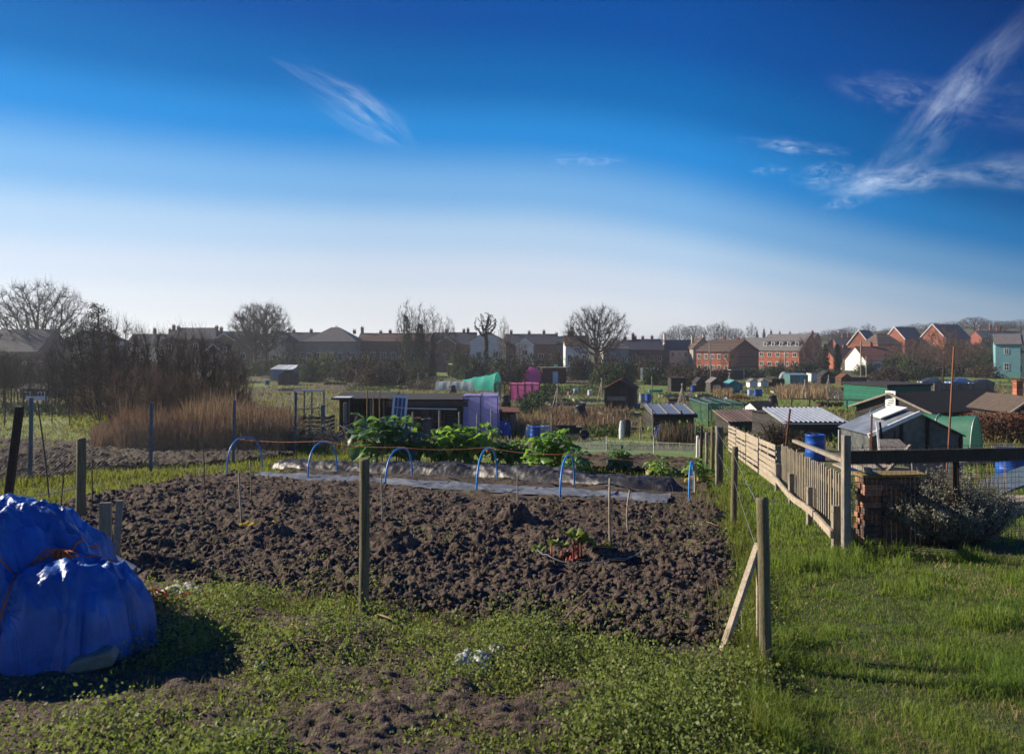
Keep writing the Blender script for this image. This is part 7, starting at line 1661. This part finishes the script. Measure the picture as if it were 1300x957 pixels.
# ruined greenhouse
Yr = Yb(1150, 588); g = ground(1150, Yr); rg = thing('ruined_greenhouse', 'tumbledown greenhouse with grey sheets and loose roof panels', 'greenhouse', g); s_ = Yr/F
X = lambda p: (p-1150)*s_; Z = lambda p: EYE+(HY-p)*Yr/F-g.z; Z2 = lambda p, y: EYE+(HY-p)*(Yr+y)/F-g.z
DIRTY = mat('dirty_sheet', (.16, .17, .17), (.09, .10, .10), 2.2, .35, .3, 8, spec=.5, trans=.25, fine=(6, .35)); CLEARP = mat('roof_polycarbonate', (.30, .34, .39), (.17, .2, .24), 2.5, .3, spec=.5, trans=.3, fine=(5, .4))
for i, (p0, p1) in enumerate(((1105, 1143), (1144, 1176), (1177, 1219))):
    ze = lambda p: np.interp(p, [1105, 1163, 1219], [Z(548), Z(524), Z(552)])
    MB().slab([(X(p0), 0, 0), (X(p1)-.02, 0, 0), (X(p1)-.02, 0, ze(p1)), (X(p0), 0, ze(p0))], .02).obj('wall_panel' if i != 1 else 'door', DIRTY, rg)
for p in (1105, 1143.5, 1176.5, 1219): MB().beam((X(p), -.04, -.1), (X(p), -.04, float(np.interp(p, [1105, 1163, 1219], [Z(547), Z(523), Z(551)]))), .06, .06).obj('post', WOOD_DARK, rg)
D_ = 1.7; zc = .1
MB().slab([(X(1100), -.15, Z(551)), (X(1162), -.15, Z(524)), (X(1162), D_, Z(524)), (X(1100), D_, Z(551))], .03).obj('roof_panel', CLEARP, rg)
MB().slab([(X(1163), -.15, Z(524)), (X(1222), -.15, Z(553)), (X(1222), D_, Z(553)), (X(1163), D_, Z(524))], .03).obj('roof_panel', mat('dark_sheet', (.06, .065, .065), (.04, .045, .045), 3, .5, spec=.5), rg)
MB().beam((X(1098), -.2, Z(552)), (X(1163), -.2, Z(523)), .05, .10).obj('bargeboard', WHITE, rg); MB().slab([(X(1128), .4, Z(533)), (X(1160), .3, Z(519)), (X(1162), 1.2, Z(520)), (X(1133), 1.2, Z(533))], .03).obj('loose_panel', WHITE_PLASTIC, rg)
for p in (1105, 1219): MB().slab([(X(p), .02, 0), (X(p), D_, 0), (X(p), D_, Z(551)), (X(p), .02, Z(551))], .02).obj('side_panel', DIRTY, rg)
for a, b, lab, m in (((1118, 580), (1113, 536), 'white pole leaning on the ruined greenhouse', WHITE), ((1124, 580), (1117, 536), 'dark pole leaning beside the white one', BLACK_IRON), ((1134, 590), (1136, 548), 'rusty stake standing before the greenhouse door', RUST), ((1105, 590), (1107, 526), 'dark red stake at the left corner of the greenhouse', RUST)):
    p = ground(a[0], Yr-.6); q = at(b[0], b[1], Yr-.15); o = MB().beam((0, 0, -.05), q-p, .045, .045).obj('leaning_pole', m, None, p); tag(o, lab, 'pole')
rag(1094, 576, 22, .8, 'pale plastic sheeting slumped beside the ruined greenhouse', BAG, 71, 'plastic_sheet', 'plastic sheet')
b0 = hit(1088, 572); o = MB().box((0, 0, .3), (1.2, .05, .75)).obj('pale_panel', mat('cream_panel', (.42, .40, .38), (.33, .32, .31), 3, .7), None, b0); tag(o, 'pale flat panel standing left of the ruined greenhouse', 'panel')
# green tunnel, beech hedge
tunnel('polytunnel', 'round green polytunnel right of the ruined greenhouse', 1222, 1257, 582, 529, 3.0, POLY_GREEN, .62, hoops=3, sag=.03)
hb = thing('beech_hedge', 'russet beech hedge behind the green polytunnel', 'hedge', ground(1268, 29)); P = []
nn = 7000; P = np.stack([rng.uniform(-1.3, 3.4, nn), rng.uniform(-.5, .5, nn), rng.uniform(0, 1, nn)], 1); P[:, 2] *= (EYE+(HY-524)*29/F-hb.location.z)*(.93+.1*vnoise(P[:, 0]*2, P[:, 1]*2, 3)); V, Q = leaf_quads(P, rng.uniform(.06, .13, nn), 0, .6)
link('foliage', npmesh('foliage', V, [Q]), LEAF_BEECH, hb); m_ = MB()
for i in range(10): m_.tube([(-1.2+i*.48, 0, 0), (-1.2+i*.48+R.gauss(0, .1), 0, 1.1)], .03, 5)
m_.obj('stem', TWIG, hb)
barrel(1283, 607, 38, 34, BLUE_PLASTIC, 'wide blue water butt behind the wire mesh at the right edge', 'water_butt', 'water butt'); barrel(1213, 612, 30, 16, mat('dull_blue', (.03, .09, .2), (.02, .07, .15), 4, .5), 'dull blue drum behind the tall reddish cane', 'drum', 'drum')
# junk behind the mesh fence
JK = [((1095, 600), (.9, .5, .03), (.1, -.05, .2), WOOD_PALE, 'plank', 'pale plank lying level behind the brick stack'), ((1130, 604), (1.2, .06, .05), (0, -.7, .3), WOOD_GREY, 'batten', 'long grey batten slanting up to the right'), ((1120, 606), (1.0, .05, .05), (0, .75, .1), WOOD_GREY, 'batten', 'grey batten slanting the other way across it'), ((1150, 598), (.9, .05, .4), (.2, .1, .1), mat('pink_panel', (.42, .33, .3), (.33, .26, .24), 4, .8), 'panel', 'pinkish panel leaning behind the mesh fence'),
      ((1160, 606), (1.1, .05, .06), (0, .6, -.2), WOOD_PALE, 'batten', 'pale batten sloping down right of the pinkish panel'), ((1100, 612), (.7, .4, .04), (.1, .1, .1), mat('blue_sheet', (.2, .3, .45), (.15, .24, .38), 4, .4), 'sheet', 'pale blue sheet lying left of the brick stack top'), ((1180, 600), (.5, .3, .3), (0, 0, .3), BOARD_BROWN, 'box', 'brown box behind the lavender shrub'), ((1292, 622), (.9, .5, .04), (.15, -.3, .1), METAL_BLUE, 'sheet', 'blue grey sheet sloping at the right edge'), ((1298, 632), (.8, .4, .25), (0, 0, .1), WOOD_PALE, 'box', 'pale timber box under the sloping sheet at the right edge'), ((1255, 592), (1.5, .06, .06), (0, -.06, .1), WOOD_PALE, 'beam', 'pale beam lying behind the top board on the right')]
for (px, py), dim, rot_, m, nm, lab in JK:
    b0 = hit(px, py+22); o = MB().box((0, 0, 0), dim).obj(nm, m, None, b0+Vector((0, 0, .45 if dim[2] < .2 else dim[2]/2)), bevel=.004); o.rotation_euler = rot_; tag(o, lab, nm)
b0 = hit(1142, 596); o = MB().slab([(-.45, 0, 0), (.45, 0, 0), (.25, .5, .35), (-.25, .5, .35)], .03).obj('wooden_cover', WOOD_PALE, None, b0+Vector((0, 0, .3))); tag(o, 'small pale tent shaped lid just above the mesh fence board', 'lid')
# ---------------------------------------------------------------- cars
def car(px, base, wpx, paint, label, rot=0., cut=1.):
    b0 = hit(px, base); L_ = 4.2; t = thing('parked_car', label, 'car', b0, rot, 'cars parked by the green')
    sc_ = wpx*b0.y/F/L_; t.scale = (sc_, sc_, sc_)
    body = [(-2.1, .35), (-2.1, .62), (-2.02, .80), (-1.35, .92), (-.75, 1.38), (.75, 1.44), (1.6, 1.05), (2.05, .95), (2.1, .6), (2.08, .35)]
    m_ = MB(); ys = [(-.84, .0), (-.80, 1.), (.80, 1.), (.84, .0)]; V = []
    for yv, k in ((-.85, .9), (-.78, 1.0), (.78, 1.0), (.85, .9)):
        for x, z in body: V.append((x*(.985 if abs(yv) > .8 else 1), yv*(1-.18*max(0, z-.92)), z if abs(yv) < .8 else min(z, z*.985)))
    n = len(body); m_.add(V, [tuple(range(n)), tuple(range(3*n, 4*n))[::-1]]+[(j*n+i, j*n+(i+1) % n, (j+1)*n+(i+1) % n, (j+1)*n+i)[::-1] for j in range(3) for i in range(n)]); m_.obj('body', paint, t, bevel=.04)
    for s in (-1, 1): MB().add([(x, s*.80*1.0+s*.012-s*.16*max(0, z-.92), z) for x, z in ((-1.15, .98), (-.70, 1.32), (.70, 1.37), (1.35, 1.02))], [(0, 1, 2, 3)]).obj('window', GLASS, t)
    MB().add([(-1.33, y, .95) for y in (-.68, .68)]+[(-.82, y, 1.36) for y in (.62, -.62)], [(0, 1, 2, 3)]).obj('windscreen', GLASS, t).location = (-.03, 0, .02)
    for x in (-1.3, 1.3):
        for s in (-1, 1):
            o = MB().lathe([(.2, -.1), (.31, -.1), (.33, -.05), (.33, .05), (.31, .1), (.2, .1)], 18).obj('wheel', BLACK_PLASTIC, t, (x, s*.78, .33)); o.rotation_euler = (PI/2, 0, 0); MB().lathe([(0, -.06), (.2, -.08), (.2, .08), (0, .06)], 14).obj('rim', METAL_GREY, o)
    for s in (-1, 1): MB().box((-2.09, s*.6, .68), (.06, .3, .14)).obj('headlight', WHITE, t); MB().box((2.07, s*.65, .78), (.06, .2, .14)).obj('tail_light', mat('red_lamp', (.4, .02, .02), (.3, .02, .02), 4, .3), t)
    return t
def paint(n, c): return mat(n, c, tuple(x*.95 for x in c), 1, .25, metal=.3, spec=.6)
car(1217, 490, 30, paint('blue_paint', (.10, .20, .42)), 'silvery blue car, the tallest of those parked by the green', .1); car(1180, 489, 26, paint('grey_paint', (.12, .14, .17)), 'dark grey car parked left of the tree trunks', 0.); car(1246, 491, 28, paint('dark_paint', (.025, .03, .04)), 'black car parked right of the silvery blue one', .05)
clean(pent('board_fence', 'pale picket fence in front of the parked cars', 1186, 1262, 500, 487, 487, .1, mat('grey_pickets', (.22, .19, .16), (.15, .13, .11), 3, .9, plank=(0, .22, .3)), WOOD_GREY, 'fence', over=.0))
clean(pent('garden_wall', 'low dark wall before the turquoise house', 1245, 1300, 472, 466, 466, .3, BRICK_BROWN, TILE_GREY, 'wall', over=.03))

# ================================================================ small things over the far plots
BED_SOIL = SOIL_FAR; TIMBER = [WOOD_GREY, WOOD_PALE, BOARD_BROWN]
for i, (px, py, w, d_) in enumerate(((722, 516, 3, 1.3), (748, 511, 2.6, 1.2), (872, 511, 3.2, 1.4), (902, 505, 2.6, 1.2), (1000, 500, 3, 1.4), (1062, 517, 2.6, 1.2), (610, 508, 2.6, 1.2), (472, 496, 3, 1.3), (424, 489, 3, 1.3), (366, 497, 2.6, 1.2), (556, 480, 3.2, 1.4), (930, 516, 2.4, 1.2), (858, 505, 2.8, 1.2), (735, 482, 3, 1.4), (1085, 497, 3, 1.4), (790, 530, 2.4, 1.1), (955, 500, 2.4, 1.2), (840, 490, 2.4, 1.2))):
    b0 = hit(px, py); t = thing('raised_bed', 'timber edged growing bed out on the far plots', 'raised bed', b0, R.uniform(-.3, .3), 'timber edged beds on the far plots'); f = MB()
    for y_ in (0, d_): f.span(-w/2, w/2, y_-.03, y_+.03, -.1, .28)
    for x in (-w/2, w/2): f.span(x-.03, x+.03, .03, d_-.03, -.1, .279)
    f.obj('frame', TIMBER[i % 3], t); MB().span(-w/2+.03, w/2-.03, .03, d_-.03, -.1, .2).obj('soil', BED_SOIL, t)
    P = np.stack([rng.uniform(-w/2+.1, w/2-.1, 70), rng.uniform(.1, d_-.1, 70), rng.uniform(.2, .42, 70)], 1); V, Q = leaf_quads(P, rng.uniform(.12, .26, 70), .4, .6); link('foliage', npmesh('foliage', V, [Q]), (LEAF_MID, WEED, LEAF_DARK)[i % 3], t)
for px, py, h in ((531, 494, 2.1), (866, 523, 2.0), (764, 511, 2.2), (1022, 510, 2.0), (926, 494, 2.2), (452, 487, 2.2), (708, 520, 1.9), (1052, 500, 2.1)):
    b0 = hit(px, py); m_ = MB()
    for k in range(7): a = k*.9; m_.tube([(.5*math.cos(a), .5*math.sin(a), -.05), (-.06*math.cos(a), -.06*math.sin(a), h)], .022, 5)
    t = thing('bean_frame', 'wigwam of bean canes standing on a far plot', 'cane frame', b0, 0, 'wigwams of canes on the far plots'); m_.obj('lattice', WOOD_PALE, t); MB().lathe([(.05, h*.93), (.085, h*.95), (.05, h*.97)], 8).obj('binding', PALE_ROPE, t)
for px, py in ((851, 531), (906, 521), (642, 517), (737, 534), (981, 517), (1090, 505), (700, 500), (575, 500), (610, 484), (482, 484)):
    b0 = hit(px, py); t = MB().lathe([(.42, 0), (.36, .6), (.28, .85), (.30, .86), (.30, .93), (.1, .98), (0, .98)], 14).obj('compost_bin', BLACK_PLASTIC, None, b0, smooth=True); tag(t, 'squat black compost bin on a far plot', 'compost bin', 'compost bins on the far plots')
for k in range(26):
    px, py = R.choice(((R.uniform(690, 790), R.uniform(482, 515)), (R.uniform(840, 985), R.uniform(496, 520)), (R.uniform(310, 480), R.uniform(480, 500)), (R.uniform(990, 1110), R.uniform(492, 518)), (R.uniform(520, 600), R.uniform(474, 484))))
    b0 = hit(px, py); r = R.uniform(.10, .17); tag(MB().lathe([(r*.75, 0), (r, r*1.9), (r*1.08, r*1.95), (r*.9, r*1.95), (r*.7, .05), (0, .05)], 12).obj('plant_pot', (WHITE_PLASTIC, TILE_TERRA, WHITE_PLASTIC, BLACK_PLASTIC)[k % 4], None, b0), 'small pot left out on a far plot', 'pot', 'pots scattered on the far plots')
for a in (('board_fence', 'brown board fence behind the pale green topped tank', 545, 600, 471, 464, 464, .1, BOARD_BROWN), ('board_fence', 'grey board fence behind the dark pitched hut', 618, 690, 476, 468, 468, .1, BOARD_DARK_V), ('board_fence', 'dark board fence under the dormer house', 1042, 1100, 487, 479, 479, .1, BOARD_DARK_V), ('board_fence', 'low brown fence between the vegetables and the turquoise row', 715, 750, 478, 472, 472, .1, BOARD_BROWN)):
    clean(pent(a[0], a[1], a[2], a[3], a[4], a[5], a[6], a[7], a[8], WOOD_GREY, 'fence', over=.0))
for a in (('shed', 'small dark shed under the ivy smothered trunks', 1044, 1058, 487, 477, 471, 2, BOARD_DARK, FELT), ('shed', 'small brown shed left of the greenish glass house', 1068, 1082, 489, 480, 475, 2, BOARD_BROWN, RUST), ('shed', 'small grey shed right of the clump of poplars', 560, 570, 468, 460, 455, 2, BOARD_DARK_V, FELT), ('shed', 'small dark shed under the great round tree', 742, 756, 474, 464, 458, 2.2, BOARD_BROWN, FELT), ('shed', 'small dark shed left of the open greenhouse frame', 590, 601, 484, 476, 470, 2, BOARD_DARK, FELT), ('shed', 'small brown shed below the brown bare bush', 462, 474, 482, 473, 468, 2, BOARD_BROWN, FELT)):
    shed(*a[:10], kind='front', door=WOOD_DARK)
for px in (4, 14, 30, 58, 74, 92): post(px, 524, px+R.uniform(-1, 1), R.uniform(484, 500), 1.8, WOOD_DARK, 'dark post in the shaded plots at the far left', 'plot_post', group='dark posts at the far left')
